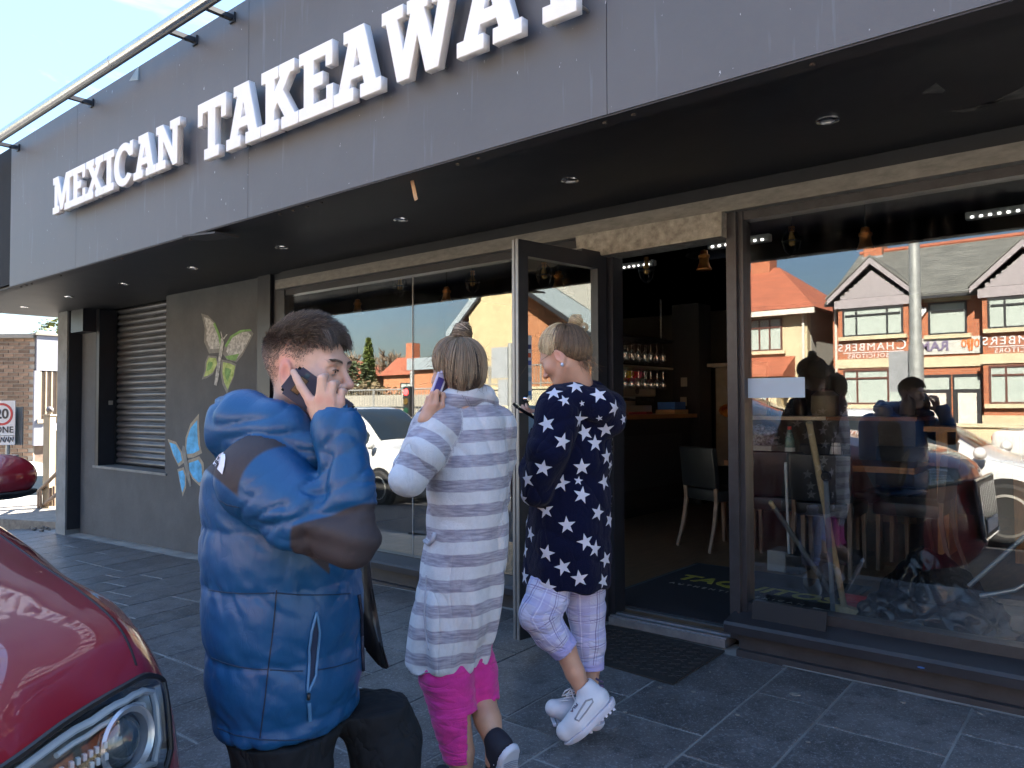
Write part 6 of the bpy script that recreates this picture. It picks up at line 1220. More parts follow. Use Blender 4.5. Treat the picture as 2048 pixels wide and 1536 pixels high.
beard = np.clip(1-np.abs(hz_+.085)/.05, 0, 1)*np.clip((hx_-.0)/.04, 0, 1)*inhead*0.5; beard = np.maximum(beard, 0.85*np.exp(-((hz_+.050)/.006)**2)*(hx_ > .07)*inhead*(hy_ < .026)); beard = np.maximum(beard, .5*np.exp(-((hz_+.09)/.02)**2)*(hx_ > .065)*(hy_ < .02)*inhead)
brow = np.exp(-((hz_-.021-.08*(hy_-.02)*(hy_ < .04))/.0042)**2)*(hy_ > .010)*(hy_ < .052)*(hx_ > .055)*inhead
lipm = np.exp(-((hz_+.066)/.009)**2)*(hx_ > .08)*(hy_ < .022)*inhead
red = np.maximum(spots(v, mcp, .008)*.75, spots(v, [HD.p(-.016, -.086, -.005), HD.p(-.016, -.088, .012)], .018)*.95); red = np.maximum(red, spots(v, [HD.p(.115, 0, -.032), HD.p(.065, -.05, -.025)], .016)*.35); red = np.maximum(red, lipm*.6)
body = make('body', v, q, m_skin_m, man, {'red': red, 'beard': np.maximum(beard, brow*.9), 'scalp': scalp}); HD.eyes(man, m_skin_m)
# hair
rs_ = np.random.RandomState(4); N_ = vnormals(v, q); cand = np.where((hm > 0.05) & inhead)[0]
paths, paths2 = [], []
pr = np.clip(.25+hm[cand]*.6, 0, 1)
for i in rs_.choice(cand, 15000, p=pr/pr.sum()):
    L_ = np.interp(hz_[i], [-.06, .02, .05, .075, .10], [.002, .003, .008, .018, .025])*rs_.uniform(.7, 1.2)
    top = np.clip((hz_[i]-.04)/.05, 0, 1); n_ = N_[i]; dr = n_*(.55+.25*top)+(HD.f*(.75*top+.1)+HD.u*(.15*top-.75*(1-top))) - HD.f*(.45*(1-top)); dr += rs_.normal(0, .16, 3); dr /= np.linalg.norm(dr); p0 = v[i]+rs_.normal(0, .0012, 3)-n_*.001
    bend = (HD.f*.5*top-HD.u*(.55*top*np.clip((hx_[i]-.0)/.08, 0, 1)))*L_*.9; pts = [p0+dr*L_*t+bend*t*t for t in (0, .35, .7, 1)]; (paths if rs_.rand() < np.interp(hz_[i], [-.02, .05, .08], [.0, .25, .9]) else paths2).append(np.array(pts))
# the fringe, swept forward over the brow
for k in range(1300):
    a = rs_.uniform(-.055, .055); p0 = HD.p(.06+rs_.uniform(-.025, .012), a, .112-.35*abs(a)+rs_.uniform(-.012, .006)); dr = HD.f*.022+HD.u*rs_.uniform(-.004, .006)+HD.l*rs_.normal(-.002, .004); pts = [p0+dr*t-HD.u*(.028*t*t)*rs_.uniform(.8, 1.25) for t in (0, .3, .6, .85, 1.05)]; paths.append(np.array(pts))
hbv = BVHTree.FromPolygons([Vector(x) for x in HDv], HDq.tolist())
for q_ in (-1, 1):
    for k in range(150):
        u_ = rs_.uniform(0, 1); p0 = HD.p(.0945-.026*u_*u_-.006*u_, q_*(.012+.036*u_), .021+.0035*math.sin(u_*2.6)+rs_.uniform(-.0022, .0022)); _h = hbv.ray_cast(Vector(p0+HD.f*.05), Vector(-HD.f), .1); p0 = np.array(_h[0])+HD.f*.0004 if _h[0] else p0; dr = HD.l*q_*.008-HD.f*.003*u_+HD.u*.002; paths.append(np.array([p0, p0+dr*.5+HD.f*.001, p0+dr]))
for q_ in (-1, 1):
    for k in range(60):
        u_ = rs_.uniform(-1, 1); p0 = HD.p(.0925-.004*u_*u_, q_*(.031+.0115*u_), .0045-.0035*u_*u_); paths.append(np.array([p0, p0+HD.f*.003-HD.u*.001, p0+HD.f*.0055-HD.u*.0005+HD.l*q_*.001*u_]))
strands('hair', paths, .00062, hair_mat('brown_hair', (0.040, 0.029, 0.022), (0.115, 0.083, 0.062)), man); strands('hair', paths2, .0006, hair_mat('light_brown_hair', (0.13, 0.095, 0.070), (0.27, 0.20, 0.15)), man)
# jacket
zs_ = lambda py, d=1.6: J(600, py, d)[2]
rows = []
for py, l_, r_, ry, dc in ((880, 500, 640, .10, 1.76), (905, 466, 662, .165, 1.76), (935, 436, 682, .205, 1.77), (980, 424, 698, .21, 1.78), (1050, 421, 712, .215, 1.78), (1120, 421, 718, .215, 1.78), (1250, 426, 719, .215, 1.78), (1340, 432, 718, .21, 1.78), (1400, 440, 714, .205, 1.78), (1432, 447, 710, .20, 1.78)):
    a, b = J(l_, py, dc), J(r_, py, dc); rows.append((a[2], (a[0]+b[0])/2, a[1], (b[0]-a[0])/2, ry))
rows = dens(rows, 4)
D = Sdf(np.array([-.34, -.40, .28]), np.array([.34, .42, 1.62]), 0.0058)
f_t, lo_, hi_ = f_loft(rows, -0.12); D.put(f_t, lo_, hi_)
sh, el, wr = J(522, 958, 1.585), J(704, 1080, 1.50), J(677, 862, 1.545)
armp = [sh, (sh*.5+el*.5)+np.array([.0, -.01, -.008]), el, el*.55+wr*.45+np.array([.006, 0, 0]), wr, wr+(wr-el)/np.linalg.norm(wr-el)*.012]; armr = [.092, .076, .050, .0525, .0505, .0500]
fa = [f_cone(armp[i], armp[i+1], armr[i], armr[i+1]) for i in range(5)]
def f_arm(X, Y, Z):
    d = fa[0](X, Y, Z)
    for g in fa[1:]: d = smin(d, g(X, Y, Z), .02)
    return d
A_ = np.array(armp); D.put(f_arm, A_.min(0)-.11, A_.max(0)+.11, .006)
fshould = J(545, 945, 1.97); D.chain([fshould, J(590, 1120, 2.01), J(650, 1290, 1.98)], [.10, .085, .062], .012)
hood = [(J(436, 862, 1.76), .074), (J(490, 848, 1.67), .070), (J(560, 858, 1.625), .058), (J(625, 898, 1.615), .040), (J(668, 950, 1.625), .026)]
hood2 = [(J(436, 862, 1.76), .074), (J(490, 842, 1.86), .066), (J(570, 850, 1.90), .055), (J(640, 905, 1.88), .038), (J(680, 955, 1.85), .026)]
fh = [f_cone(a[0], b[0], a[1], b[1]) for h_ in (hood, hood2) for a, b in zip(h_, h_[1:])] + [f_ell(J(475, 868, 1.76), (.085, .12, .062))]
def f_hood(X, Y, Z):
    d = fh[0](X, Y, Z)
    for g in fh[1:]: d = smin(d, g(X, Y, Z), .025)
    return d
D.put(f_hood, J(380, 960, 1.5), J(720, 760, 2.0), .004)
neckc = f_cone(HD.p(-.03, 0, -.10), HD.p(-.042, 0, -.19), .064, .058); D.put(neckc, HD.p(-.03, 0, -.2)-.1, HD.p(-.03, 0, -.08)+.1, .004, 's')
ax_f = (wr-el)/np.linalg.norm(wr-el); D.cone(wr+ax_f*.005, wr+ax_f*.08, .036, .036, .004, 's')
v, q = D.mesh(2)
dt, da, dh = ev(f_t, v), ev(f_arm, v), ev(f_hood, v); dfa = np.min([ev(f_cone(fshould, J(590, 1120, 2.01), .10, .085), v), ev(f_cone(J(590, 1120, 2.01), J(650, 1290, 1.98), .085, .062), v)], 0)
is_h = (dh < da) & (dh < dt+.004) & (dh < dfa); is_a = ((da < dt) & ~is_h); is_fa = (dfa < dt) & ~is_a & ~is_h; is_t = ~(is_h | is_a | is_fa)
N_ = vnormals(v, q); seams_z = np.array([zs_(900), zs_(1062), zs_(1184), zs_(1330), zs_(1456), zs_(1505)])
zz = v[:, 2]+nz3(v, 4, 3)*.008 - v[:, 0]*.03*0
ds = np.min(np.abs(zz[:, None]-seams_z[None, :]), 1); puff = np.sqrt(np.clip(ds/.055, 0, 1))
sx_ = J(540, 1250, 1.55)[0] + (v[:, 2]-zs_(1250))*.19; dside = np.abs(v[:, 0]-sx_)
side = np.where(v[:, 1] < 0, np.sqrt(np.clip(dside/.03, 0, 1)), 1)
disp = np.where(is_t, .0075*(np.minimum(puff, .35+.65*side)-.6), 0)
w1 = nz3(np.c_[v[:, 0]*1.0+v[:, 2]*.8, v[:, 1], v[:, 2]*.45-v[:, 0]*.4], 17, 9); w2 = nz3(np.c_[v[:, 0]+v[:, 2]*.6, v[:, 1]*.7, v[:, 2]*.8-v[:, 0]*.3], 38, 5)
crease = (1-np.abs(w1))**3; near_seam = np.exp(-(ds/.035)**2)*is_t
disp += np.where(is_t, -.0038*crease*(.35+near_seam), 0)+np.where(is_t, w2*.003*(near_seam+.25), 0)
ae = el; dir_u = (el-sh)/np.linalg.norm(el-sh); dir_f = ax_f; tu = (v-el)@dir_u; tf = (v-el)@dir_f
tl_ = np.where(np.abs(tf) < np.abs(tu), tf, tu); wa = nz3(np.c_[v[:, 0]*.35, v[:, 1]*.5, (v[:, 2]-v[:, 0]*.5)*1.1], 24, 2); wrk = np.abs(wa); kb = np.exp(-((tu+.10)/.05)**2)+np.exp(-((tf-.09)/.05)**2)
disp += np.where(is_a, -.0045*(1-np.clip(wrk*3.0, 0, 1))**2*(.10+kb)+.0015*nz3(v, 9, 4), 0)
fold_ = (v-el)@((dir_f-dir_u)/np.linalg.norm(dir_f-dir_u)); disp += np.where(is_a, -.007*np.exp(-((tu+.055+.3*(v[:, 2]-el[2]))/.010)**2)*(v[:, 2] > el[2]-.03)-.006*np.exp(-((tf-.050)/.009)**2)+.0035*np.sin(tf*130+tu*60)*np.exp(-(tf/.07)**2), 0)
disp += np.where(is_h, -.008*(1-np.clip(np.abs(nz3(np.c_[v[:, 0]*.5, v[:, 1], v[:, 2]*1.3], 13, 7))*2, 0, 1))**2, 0)
v = v+N_*disp[:, None]
px_ = pix(np.c_[CY*v[:, 0]-SY*v[:, 1]+fm.O[0], SY*v[:, 0]+CY*v[:, 1]+fm.O[1], v[:, 2]+fm.O[2]])
circ = (np.hypot(px_[:, 0]-573, px_[:, 1]-990)-97)*.001; low = (950+.85*(px_[:, 0]-425)-px_[:, 1])*.001
yoke = np.where((is_t | (is_a & (np.minimum(ev(fa[0], v), ev(fa[1], v)) < np.min([ev(fa[2], v), ev(fa[3], v), ev(fa[4], v)], 0)-.012))) & (px_[:, 0] < 660) & (v[:, 1] < .12), np.minimum(circ, low), -1); yoke = np.where(is_t & (v[:, 1] >= .12), low, yoke)
vp = v-el; patch = np.where(is_a, np.minimum(tu+.080+.008*np.sin(tf*20), .062-tf+.25*tu*(tu<0)), -1)
lining = np.where(is_t & (v[:, 0] > J(716, 1100, 1.75)[0]) & (v[:, 1] > .06), .01, -1.0)
m_jack = mat('blue_puffer_nylon', (0.008, 0.066, 0.175), 0.38, var=0.06, scale=3, bump=0.06, bscale=900, wrinkle=((30, (1.3, 1, 0.6), 0.006, 0.18),), spec=0.42, extra=seq(stepmix('yoke', (0.040, 0.033, 0.037), .003), stepmix('patch', (0.036, 0.029, 0.033), .003), stepmix('lining', (0.008, 0.008, 0.010), .003), stepmix('collar', (0.010, 0.012, 0.018), .003)))
_t = m_jack.node_tree; _b = _t.nodes['Principled BSDF']; _mx = _t.nodes.new('ShaderNodeMath'); _mx.operation = 'MAXIMUM'; _t.links.new(attr_node(_t, 'yoke'), _mx.inputs[0]); _t.links.new(attr_node(_t, 'patch'), _mx.inputs[1]); _mr = _t.nodes.new('ShaderNodeMapRange'); _mr.inputs['From Min'].default_value = -.003; _mr.inputs['From Max'].default_value = .003; _mr.inputs['To Min'].default_value = .36; _mr.inputs['To Max'].default_value = .72; _t.links.new(_mx.outputs[0], _mr.inputs[0]); _t.links.new(_mr.outputs[0], _b.inputs['Roughness'])
collar = .006-np.abs(ev(neckc, v))-.0
jacket = make('jacket', v, q, m_jack, man, {'yoke': yoke, 'patch': patch, 'lining': lining, 'collar': collar}); jv, jq = v, q; hitj = Hit(fm, v, q)
def decal(pxs, off, m, nm, parent, hit, cen=None, th=0):
    """a patch sewn flat on the cloth: outline given where it lies on the garment"""
    P = [hit(x, y, off) for x, y in pxs]
    if any(p is None for p in P): return None
    c_ = cen or (sum(x for x, y in pxs)/len(pxs), sum(y for x, y in pxs)/len(pxs)); C0 = hit(c_[0], c_[1], off); 
    if C0 is None: return None
    rings = [[C0[0]]]
    for k in (.35, .7): 
        rr = [hit(c_[0]+(x-c_[0])*k, c_[1]+(y-c_[1])*k, off) for x, y in pxs]
        if any(p is None for p in rr): return None
        rings.append([p[0] for p in rr])
    rings.append([p[0] for p in P]); vs = [rings[0][0]]; fs = []; n = len(pxs)
    for r in rings[1:]: vs += r
    for i in range(n): fs.append((0, 1+i, 1+(i+1) % n))
    for r in range(2):
        for i in range(n): a = 1+r*n; fs.append((a+i, a+n+i, a+n+(i+1) % n, a+(i+1) % n))
    return (vs, fs)
def put_decals(ds_, nm, m, parent):
    V, F_ = [], []
    for d_ in ds_:
        if d_ is None: continue
        o_ = len(V); V += [tuple(x) for x in d_[0]]; F_ += [tuple(i+o_ for i in f) for f in d_[1]]
    me = bpy.data.meshes.new(nm); me.from_pydata(V, [], F_); return link(nm, me, m, parent, smooth=True)
lg = put_decals([decal([(448.4, 902), (451.8, 910), (452.6, 918), (450.5, 933), (446.5, 949), (437, 939), (427, 928.8), (433, 918), (440, 908)], .0025, None, 'logo', man, hitj)], 'logo_patch', mat('logo_white', (0.72, 0.72, 0.80), 0.6), jacket)
h0 = hitj(438, 924, .004)
if h0:
    n_ = h0[1]; tx_ = (hitj(444, 936, .004)[0]-hitj(434, 918, .004)[0]).normalized(); ty_ = n_.cross(tx_).normalized()
    if ty_.x < 0: pass
    for k, tt in enumerate(('THE', 'NORTH', 'FACE')):
        me = text_mesh(tt, .0085, .0006, 1.0, bold=.0003); o_ = Vector(h0[0]) + ty_*(.006-.0078*k)*(1 if ty_.x > 0 else -1) + n_*.0005
        yv = ty_ if ty_.x > 0 else -ty_; xv = yv.cross(n_); Mx = Matrix(((xv.x, yv.x, n_.x, o_.x), (xv.y, yv.y, n_.y, o_.y), (xv.z, yv.z, n_.z, o_.z), (0, 0, 0, 1))); me.transform(Mx); link('logo_lettering', me, mat('logo_ink', (0.03, 0.025, 0.05), 0.6), jacket)
def on_cloth(name, pxs, r, m, parent, hit, off=.003):
    fine = []
    for (xa_, ya_), (xb_, yb_) in zip(pxs, pxs[1:]):
        n_ = max(1, int(math.hypot(xb_-xa_, yb_-ya_)/5)); fine += [(xa_+(xb_-xa_)*t/n_, ya_+(yb_-ya_)*t/n_) for t in range(n_)]
    P = [hit(x, y, off) for x, y in fine+[pxs[-1]]]; P = [p[0] for p in P if p]
    if len(P) < 2: P = [hit.c+Vector((0, 3, -3)), hit.c+Vector((0, 3, -3.01))]
    b = MB(); b.tube(P, r, 6); me = bpy.data.meshes.new(name); b.b.to_mesh(me); b.b.free(); return link(name, me, m, parent, smooth=True)
m_zip = mat('pale_blue_zip', (0.06, 0.17, 0.33), 0.5); m_zipd = mat('dark_zip', (0.008, 0.012, 0.03), 0.6)
on_cloth('pocket_zip', [(632, 1224), (622, 1262), (617, 1300), (616, 1340), (614, 1384)], .0032, m_zip, jacket, hitj); on_cloth('pocket_zip', [(632, 1224), (638, 1265), (634, 1310), (631, 1350), (616, 1384)], .0032, m_zip, jacket, hitj)
put_decals([decal([(631, 1232), (636, 1265), (632, 1310), (628, 1350), (615, 1380), (618, 1340), (619, 1300), (624, 1262)], .0012, None, 'p', jacket, hitj)], 'pocket_opening', mat('pocket_dark', (0.006, 0.018, 0.055), 0.7), jacket)
on_cloth('zip_pull', [(615, 1386), (614, 1398)], .004, m_trim, jacket, hitj, .006); put_decals([decal([(612, 1404), (619, 1404), (622, 1440), (615, 1442)], .006, None, 'p', jacket, hitj)], 'zip_tab', m_zip, jacket)
on_cloth('front_zip', [(716, 1190), (721, 1230), (722, 1290), (725, 1360), (722, 1440), (719, 1470)], .0045, m_zipd, jacket, hitj)
on_cloth('side_seam', [(553, 1180), (549, 1230), (545, 1270), (540, 1310), (535, 1350), (531, 1390), (526, 1430), (520, 1476)], .0014, m_zipd, jacket, hitj, .0003)
m_sm = mat('seam_navy', (0.004, 0.018, 0.05), 0.6)
for sp_ in ([(418, 1180), (445, 1184), (480, 1187), (515, 1187), (549, 1186)], [(553, 1186), (600, 1190), (640, 1190), (675, 1189), (700, 1187)], [(424, 1316), (450, 1326), (480, 1334), (510, 1338), (537, 1339)], [(540, 1340), (580, 1342), (606, 1342)], [(636, 1340), (670, 1334), (700, 1325), (716, 1318)], [(436, 1456), (470, 1470), (520, 1479), (570, 1481), (620, 1478), (670, 1466), (708, 1452)], [(440, 1000), (455, 1010), (478, 1015), (500, 1040), (540, 1075), (580, 1105)][:3]): on_cloth('seam', sp_, .0014, m_sm, jacket, hitj, .0003)
# open far front of the jacket with the black lining
P = [J(715, 1090, 1.80), J(738, 1120, 1.86), J(742, 1180, 1.90), J(752, 1260, 1.92), J(778, 1342, 1.93), J(758, 1336, 1.92), J(728, 1300, 1.86), J(716, 1200, 1.82)]
b = MB(); b.prism([tuple(p) for p in P], (0, .022, 0)); bmesh.ops.bevel(b.b, geom=list(b.b.edges), offset=.006, segments=2, affect='EDGES'); me = bpy.data.meshes.new('front_flap'); b.b.to_mesh(me); b.b.free(); link('front_flap', me, mat('black_lining', (0.009, 0.009, 0.011), 0.4, bump=0.3, bscale=30), man, smooth=True)
# hem roll
# trousers and shoes
D = Sdf(np.array([-.30, -.30, 0.0]), np.array([.48, .42, .82]), 0.008)
hipc = J(575, 1395, 1.78); D.ell(hipc, (.15, .19, .12)); D.chain([J(560, 1410, 1.70), J(570, 1560, 1.70), np.array([J(565, 1560, 1.70)[0]-.02, -.06, .42]), np.array([J(560, 1560, 1.7)[0]-.09, -.05, .10])], [.115, .10, .078, .062], .03)
D.chain([J(655, 1335, 1.84), J(735, 1398, 1.86), J(772, 1490, 1.86), np.array([J(770, 1500, 1.86)[0], .12, .34]), np.array([J(765, 1500, 1.86)[0]+.0, .14, .09])], [.100, .086, .080, .076, .064], .035)
v, q = D.mesh(2); N_ = vnormals(v, q); v = v+N_*(.006*nz3(np.c_[v[:, 0], v[:, 1], v[:, 2]*.6], 16, 1)+.004*nz3(v, 34, 2))[:, None]
make('trousers', v, q, mat('black_jersey', (0.009, 0.011, 0.014), 0.9, var=0.2, spec=0.25, wrinkle=((10, (1, 1, 0.5), 0.03, 0.6),)), man)
for (x_, y_) in ((J(560, 1560, 1.7)[0]-.06, -.05), (J(765, 1500, 1.86)[0]+.03, .14)):
    D = Sdf(np.array([x_-.2, y_-.1, -.01]), np.array([x_+.25, y_+.1, .16]), 0.006); D.chain([np.array([x_-.07, y_, .055]), np.array([x_+.05, y_, .045]), np.array([x_+.15, y_, .035])], [.045, .042, .035], .02); D.cone(np.array([x_-.045, y_, .06]), np.array([x_-.04, y_, .13]), .04, .042, .02); D.cut(lambda X, Y, Z: (0.002-Z)+0*X+0*Y); v, q = D.mesh(1); make('shoe', v, q, mat('black_trainer', (0.015, 0.015, 0.016), 0.6), man)
# his phone, a thing of its own
def phone(label, c, xax, yax, root_frame, w_, l_, t_, mats, back=True):
    """c centre, xax along its length, yax across; local axes of the frame"""
    fr_ = root_frame; toW = lambda p: Vector((CY*p[0]-SY*p[1]+fr_.O[0], SY*p[0]+CY*p[1]+fr_.O[1], p[2]+fr_.O[2])); rot = lambda p: Vector((CY*p[0]-SY*p[1], SY*p[0]+CY*p[1], p[2]))
    x = rot(xax).normalized(); y = rot(yax); y = (y-x*y.dot(x)).normalized(); z = x.cross(y); cw = toW(c); t = thing('phone', label, 'phone', tuple(cw)); M3 = Matrix(((x.x, y.x, z.x), (x.y, y.y, z.y), (x.z, y.z, z.z))); bpy.context.view_layer.update()
    b = MB(); b.box((0, 0, 0), (l_, w_, t_), bev=0); es = [e for e in b.b.edges if abs((e.verts[0].co-e.verts[1].co).z) > t_*.9]; bmesh.ops.bevel(b.b, geom=es, offset=.010, segments=5, affect='EDGES')
    M4 = Matrix.Translation(cw) @ M3.to_4x4(); b.b.transform(M4); b.done('case', mats[0], t, smooth=True); return t, M4, M3
xa_ = J(683, 831, 1.66)-J(577, 754.5, 1.622); ya_ = J(596, 731, 1.622)-J(558, 778, 1.622)
c_ = (J(577, 754.5, 1.622)+xa_/np.linalg.norm(xa_)*.0765)
t, M4, M3 = phone('dark navy cased phone held to the ear of the man in blue', c_, xa_, ya_, fm, .070, .153, .0095, [mat('navy_case', (0.045, 0.045, 0.075), 0.6, var=0.1, bump=0.05, bscale=300)])
zsgn = 1 if (M3 @ Vector((0, 0, 1))).dot(Vector(CP)-M4.translation) > 0 else -1
def pbox(c, s_, nm, m, bev=0): b = MB(); b.box(c, s_, bev=bev); b.b.transform(M4); b.done(nm, m, t, smooth=True)
pbox((-.048, 0.0, zsgn*.0050), (.016, .036, .0012), 'camera_window', mat('camera_amber', (0.16, 0.09, 0.04), 0.3, var=0.4, scale=200), .0005); pbox((-.048, 0.0, zsgn*.0046), (.0195, .040, .0012), 'camera_rim', m_trim, .0005); pbox((-.048, 0.026, zsgn*.0050), (.010, .010, .0012), 'flash_window', mat('flash_blue', (0.05, 0.09, 0.11), 0.2), .0005); pbox((0, 0, -zsgn*.0050), (.145, .064, .0012), 'screen', mat('screen_black', (0.005, 0.005, 0.006), 0.08), 0)
# ---------------------------------------------------------------- hair combed over a head towards a bun
def combed(H, bun, starts, n, rx, rs0, lift=.012, steps=10, wave=.004, cap=None, split=False):
    """strands that run over the skull ellipsoid from the hairline to the bun"""
    c0 = np.array([-.012, 0, .034]); rad = np.array(rx); B = (H.loc(bun[None, :])[0]-c0)/rad; B /= np.linalg.norm(B); out = []
    for k in range(n):
        a = starts(rs0); A_ = (np.array(a)-c0)/rad; A_ /= np.linalg.norm(A_); om = math.acos(np.clip(A_@B, -1, 1)); pts = []; jit = rs0.normal(0, .085, 3); an_ = math.atan2(a[1], a[0]); cn_ = .5+.9*mnoise.noise(Vector((an_*5.5, a[2]*20, 3.0+H.S)))+.5*mnoise.noise(Vector((an_*9, a[2]*30, 7.0))); lf = lift*(.15+1.3*max(0, min(1.2, cn_)))*rs0.uniform(.7, 1.2); ph = an_*2+rs0.uniform(0, 1.2)
        t1 = 1-.06*rs0.rand()
        for i in range(steps):
            t = t1*i/(steps-1); d_ = (math.sin((1-t)*om)*A_+math.sin(t*om)*B)/max(math.sin(om), 1e-3); d_ = d_+jit*math.sin(math.pi*t)*.5; d_ /= np.linalg.norm(d_); q = c0+d_*rad; P0 = H.p(*c0); dd = H.p(*q)-P0; L0 = np.linalg.norm(dd); dd /= L0
            if cap is not None:
                h_ = cap.ray_cast(Vector(P0+dd*.25), Vector(-dd), .25)
                if h_[0] is not None: L0 = .25-h_[3]
            pts.append(P0+dd*(L0+.001+lf*.5*math.sin(math.pi*min(1, t*.9+.05))+wave*.35*math.sin(ph+t*7)*t))
        out.append((cn_, np.array(pts)))
    if not split: return [p for _, p in out]
    return [p for c_, p in out if c_+rs0.normal(0, .12) < .42], [p for c_, p in out if c_+0 >= .42]
def bun_strands(c, r, n, rs0, ax=(0, 0, 1)):
    out = []; ax = np.array(ax, float); ax /= np.linalg.norm(ax); u = np.cross(ax, [1, .2, .1]); u /= np.linalg.norm(u); w_ = np.cross(ax, u)
    for k in range(n):
        rr = r*rs0.uniform(.55, 1.0); h_ = rs0.normal(0, r*.38); a0 = rs0.uniform(0, 6.28); ln = rs0.uniform(1.5, 4.5); tl = rs0.normal(0, .35); rr *= math.sqrt(max(.15, 1-(h_/(r*1.15))**2))
        out.append(np.array([c+u*rr*math.cos(a0+ln*t)+w_*rr*math.sin(a0+ln*t)+ax*(h_+tl*r*(t-.5)) for t in np.linspace(0, 1, 9)]))
    return out
def fleece(name, base, extra, bs=500): return mat(name, base, 0.95, var=0.06, scale=60, bump=0.5, bscale=bs, sheen=0.25, spec=0.15, extra=extra, wrinkle=((4.5, (1, 1, 0.35), 0.05, 0.55), (14, (1, 1, 0.6), 0.015, 0.3)))
# ---------------------------------------------------------------- woman in the striped dressing gown
wa_, fa_ = person('woman in a grey and white striped dressing gown and pink trousers', 915, 2.62, -0.08); J = fa_.J
HW = Head(J(913, 748, 2.62), (-.60, .80), 0.08, 0.92)
D = Sdf(HW.c-np.array([.17, .17, .28]), HW.c+np.array([.17, .17, .17]), 0.0036); HW.add(D, False); D.cone(HW.p(-.022, 0, -.05), HW.p(-.030, 0, -.150), .047, .044, .03)
Wr = J(853, 838, 2.50); mc = [J(884, 812, 2.505), J(872, 808, 2.49), J(860, 810, 2.49), J(851, 815, 2.50)]; pi_ = [J(886, 788, 2.51), J(874, 783, 2.492), J(864, 787, 2.49), J(856, 795, 2.497)]; ti = [J(893, 800, 2.545), J(886, 792, 2.54), J(877, 790, 2.535), J(868, 794, 2.535)]
hand(D, Wr, mc, pi_, ti, (J(868, 830, 2.53), J(880, 815, 2.56), J(884, 795, 2.57)), (.0078, .0082, .0078, .007), .018); D.cone(Wr, J(842, 870, 2.53), .023, .028, .012)
v, q = D.mesh(2); lv = HW.loc(v); red = np.maximum(spots(v, mc, .008)*.4, spots(v, [HW.p(-.015, .085, -.01)], .02)*.4)
make('body', v, q, m_skin_w, wa_, {'red': red, 'beard': red*0, 'scalp': red*0}); HW.eyes(wa_, m_skin_w)
# hair: cap, strands, bun, band
D = Sdf(HW.c-np.array([.15, .15, .16]), HW.c+np.array([.15, .15, .17]), 0.0045); D.ell(HW.p(-.014, 0, .036), [.104*.92, .084*.92, .092*.92], 0, 'u', HW.R); D.ell(HW.p(-.055, 0, -.025), [.062*.92, .068*.92, .058*.92], .04, 'u', HW.R); 
def cutw(X, Y, Z):
    x, y, z = X-HW.c[0], Y-HW.c[1], Z-HW.c[2]; a, b, c_ = [(x*HW.R[i][0]+y*HW.R[i][1]+z*HW.R[i][2])/HW.S for i in range(3)]
    hl = np.interp(a, [-.12, -.06, -.03, 0, .03, .06, .08, .12], [-.075, -.075, -.045, -.012, .012, .050, .066, .066]); return (hl-c_)*.7
D.cut(cutw); v, q = D.mesh(1); capw = BVHTree.FromPolygons([Vector(x) for x in v], q.tolist()); make('hair', v, q, mat('brown_hair_mass', (0.035, 0.024, 0.017), 0.7, var=0.35, scale=30), wa_)  # dark brown puts the shade between the locks into the cap's colour
bunc = J(924, 668, 2.63); rs0 = np.random.RandomState(9)
def st1(r):
    a = r.uniform(-math.pi, math.pi); x = .085*math.cos(a)-.015; return (x, .075*math.sin(a), np.interp(x, [-.12, -.06, -.03, 0, .03, .06, .09], [-.082, -.078, -.048, -.012, .012, .050, .066])+r.uniform(0, .05))
def st2(r):
    a = r.uniform(.3, 1.5); x = .085*math.cos(a)-.015; return (x, .075*math.sin(a), np.interp(x, [-.12, -.06, -.03, 0, .03, .06, .09], [-.075, -.072, -.045, -.012, .012, .050, .066])+.01)
bb = HW.p(-.035, 0, .135); rxw = (.112, .093, .100)
dk, md = combed(HW, bb, st1, 3300, rxw, rs0, .020, cap=capw, split=True); lt = combed(HW, bb, st2, 900, (.1135, .0945, .101), rs0, .016, cap=capw)
hm_d = hair_mat('dark_blonde', (0.055, 0.038, 0.028), (0.22, 0.165, 0.12)); hm_l = hair_mat('blonde_streak', (0.36, 0.29, 0.20), (0.62, 0.54, 0.42))
strands('hair', dk+bun_strands(bunc, .036, 420, rs0, (.3, .2, 1)), .0010, hair_mat('deep_brown', (0.022, 0.013, 0.008), (0.085, 0.055, 0.034)), wa_); strands('hair', md+bun_strands(bunc, .036, 260, rs0, (.3, .2, 1)), .0010, hair_mat('ash_brown', (0.13, 0.088, 0.054), (0.38, 0.28, 0.18)), wa_); strands('hair', lt+bun_strands(bunc+np.array([0, 0, .006]), .034, 170, rs0, (.3, .2, 1)), .0010, hm_l, wa_)
wisps = []
for k in range(60):
    p0 = HW.p(-.05+rs0.uniform(-.03, .03), rs0.uniform(-.05, .06), -.07); wisps.append(np.array([p0, p0+np.array([rs0.normal(0, .01), rs0.normal(0, .01)-.006, -.02]), p0+np.array([rs0.normal(.01, .02), rs0.normal(0, .015)-.01, -.045*rs0.uniform(.5, 1.3)])]))
for k in range(130):
    a_ = rs0.uniform(-3.1, 3.1); q_ = np.array([.1*math.cos(a_)-.012, .083*math.sin(a_), rs0.uniform(-.04, .11)]); n_ = HW.p(*(q_*1.0+np.array([0, 0, .0])))-HW.c; n_ /= np.linalg.norm(n_); h_ = capw.ray_cast(Vector(HW.c+n_*.3), Vector(-n_), .4)
    if h_[0] is None: continue
    p0 = np.array(h_[0]); t_ = np.cross(n_, rs0.normal(0, 1, 3)); L_ = rs0.uniform(.02, .06); wisps.append(np.array([p0, p0+t_*L_*.5+n_*.006, p0+t_*L_+n_*rs0.uniform(.004, .02)]))
strands('hair', wisps, .0006, hm_d, wa_)
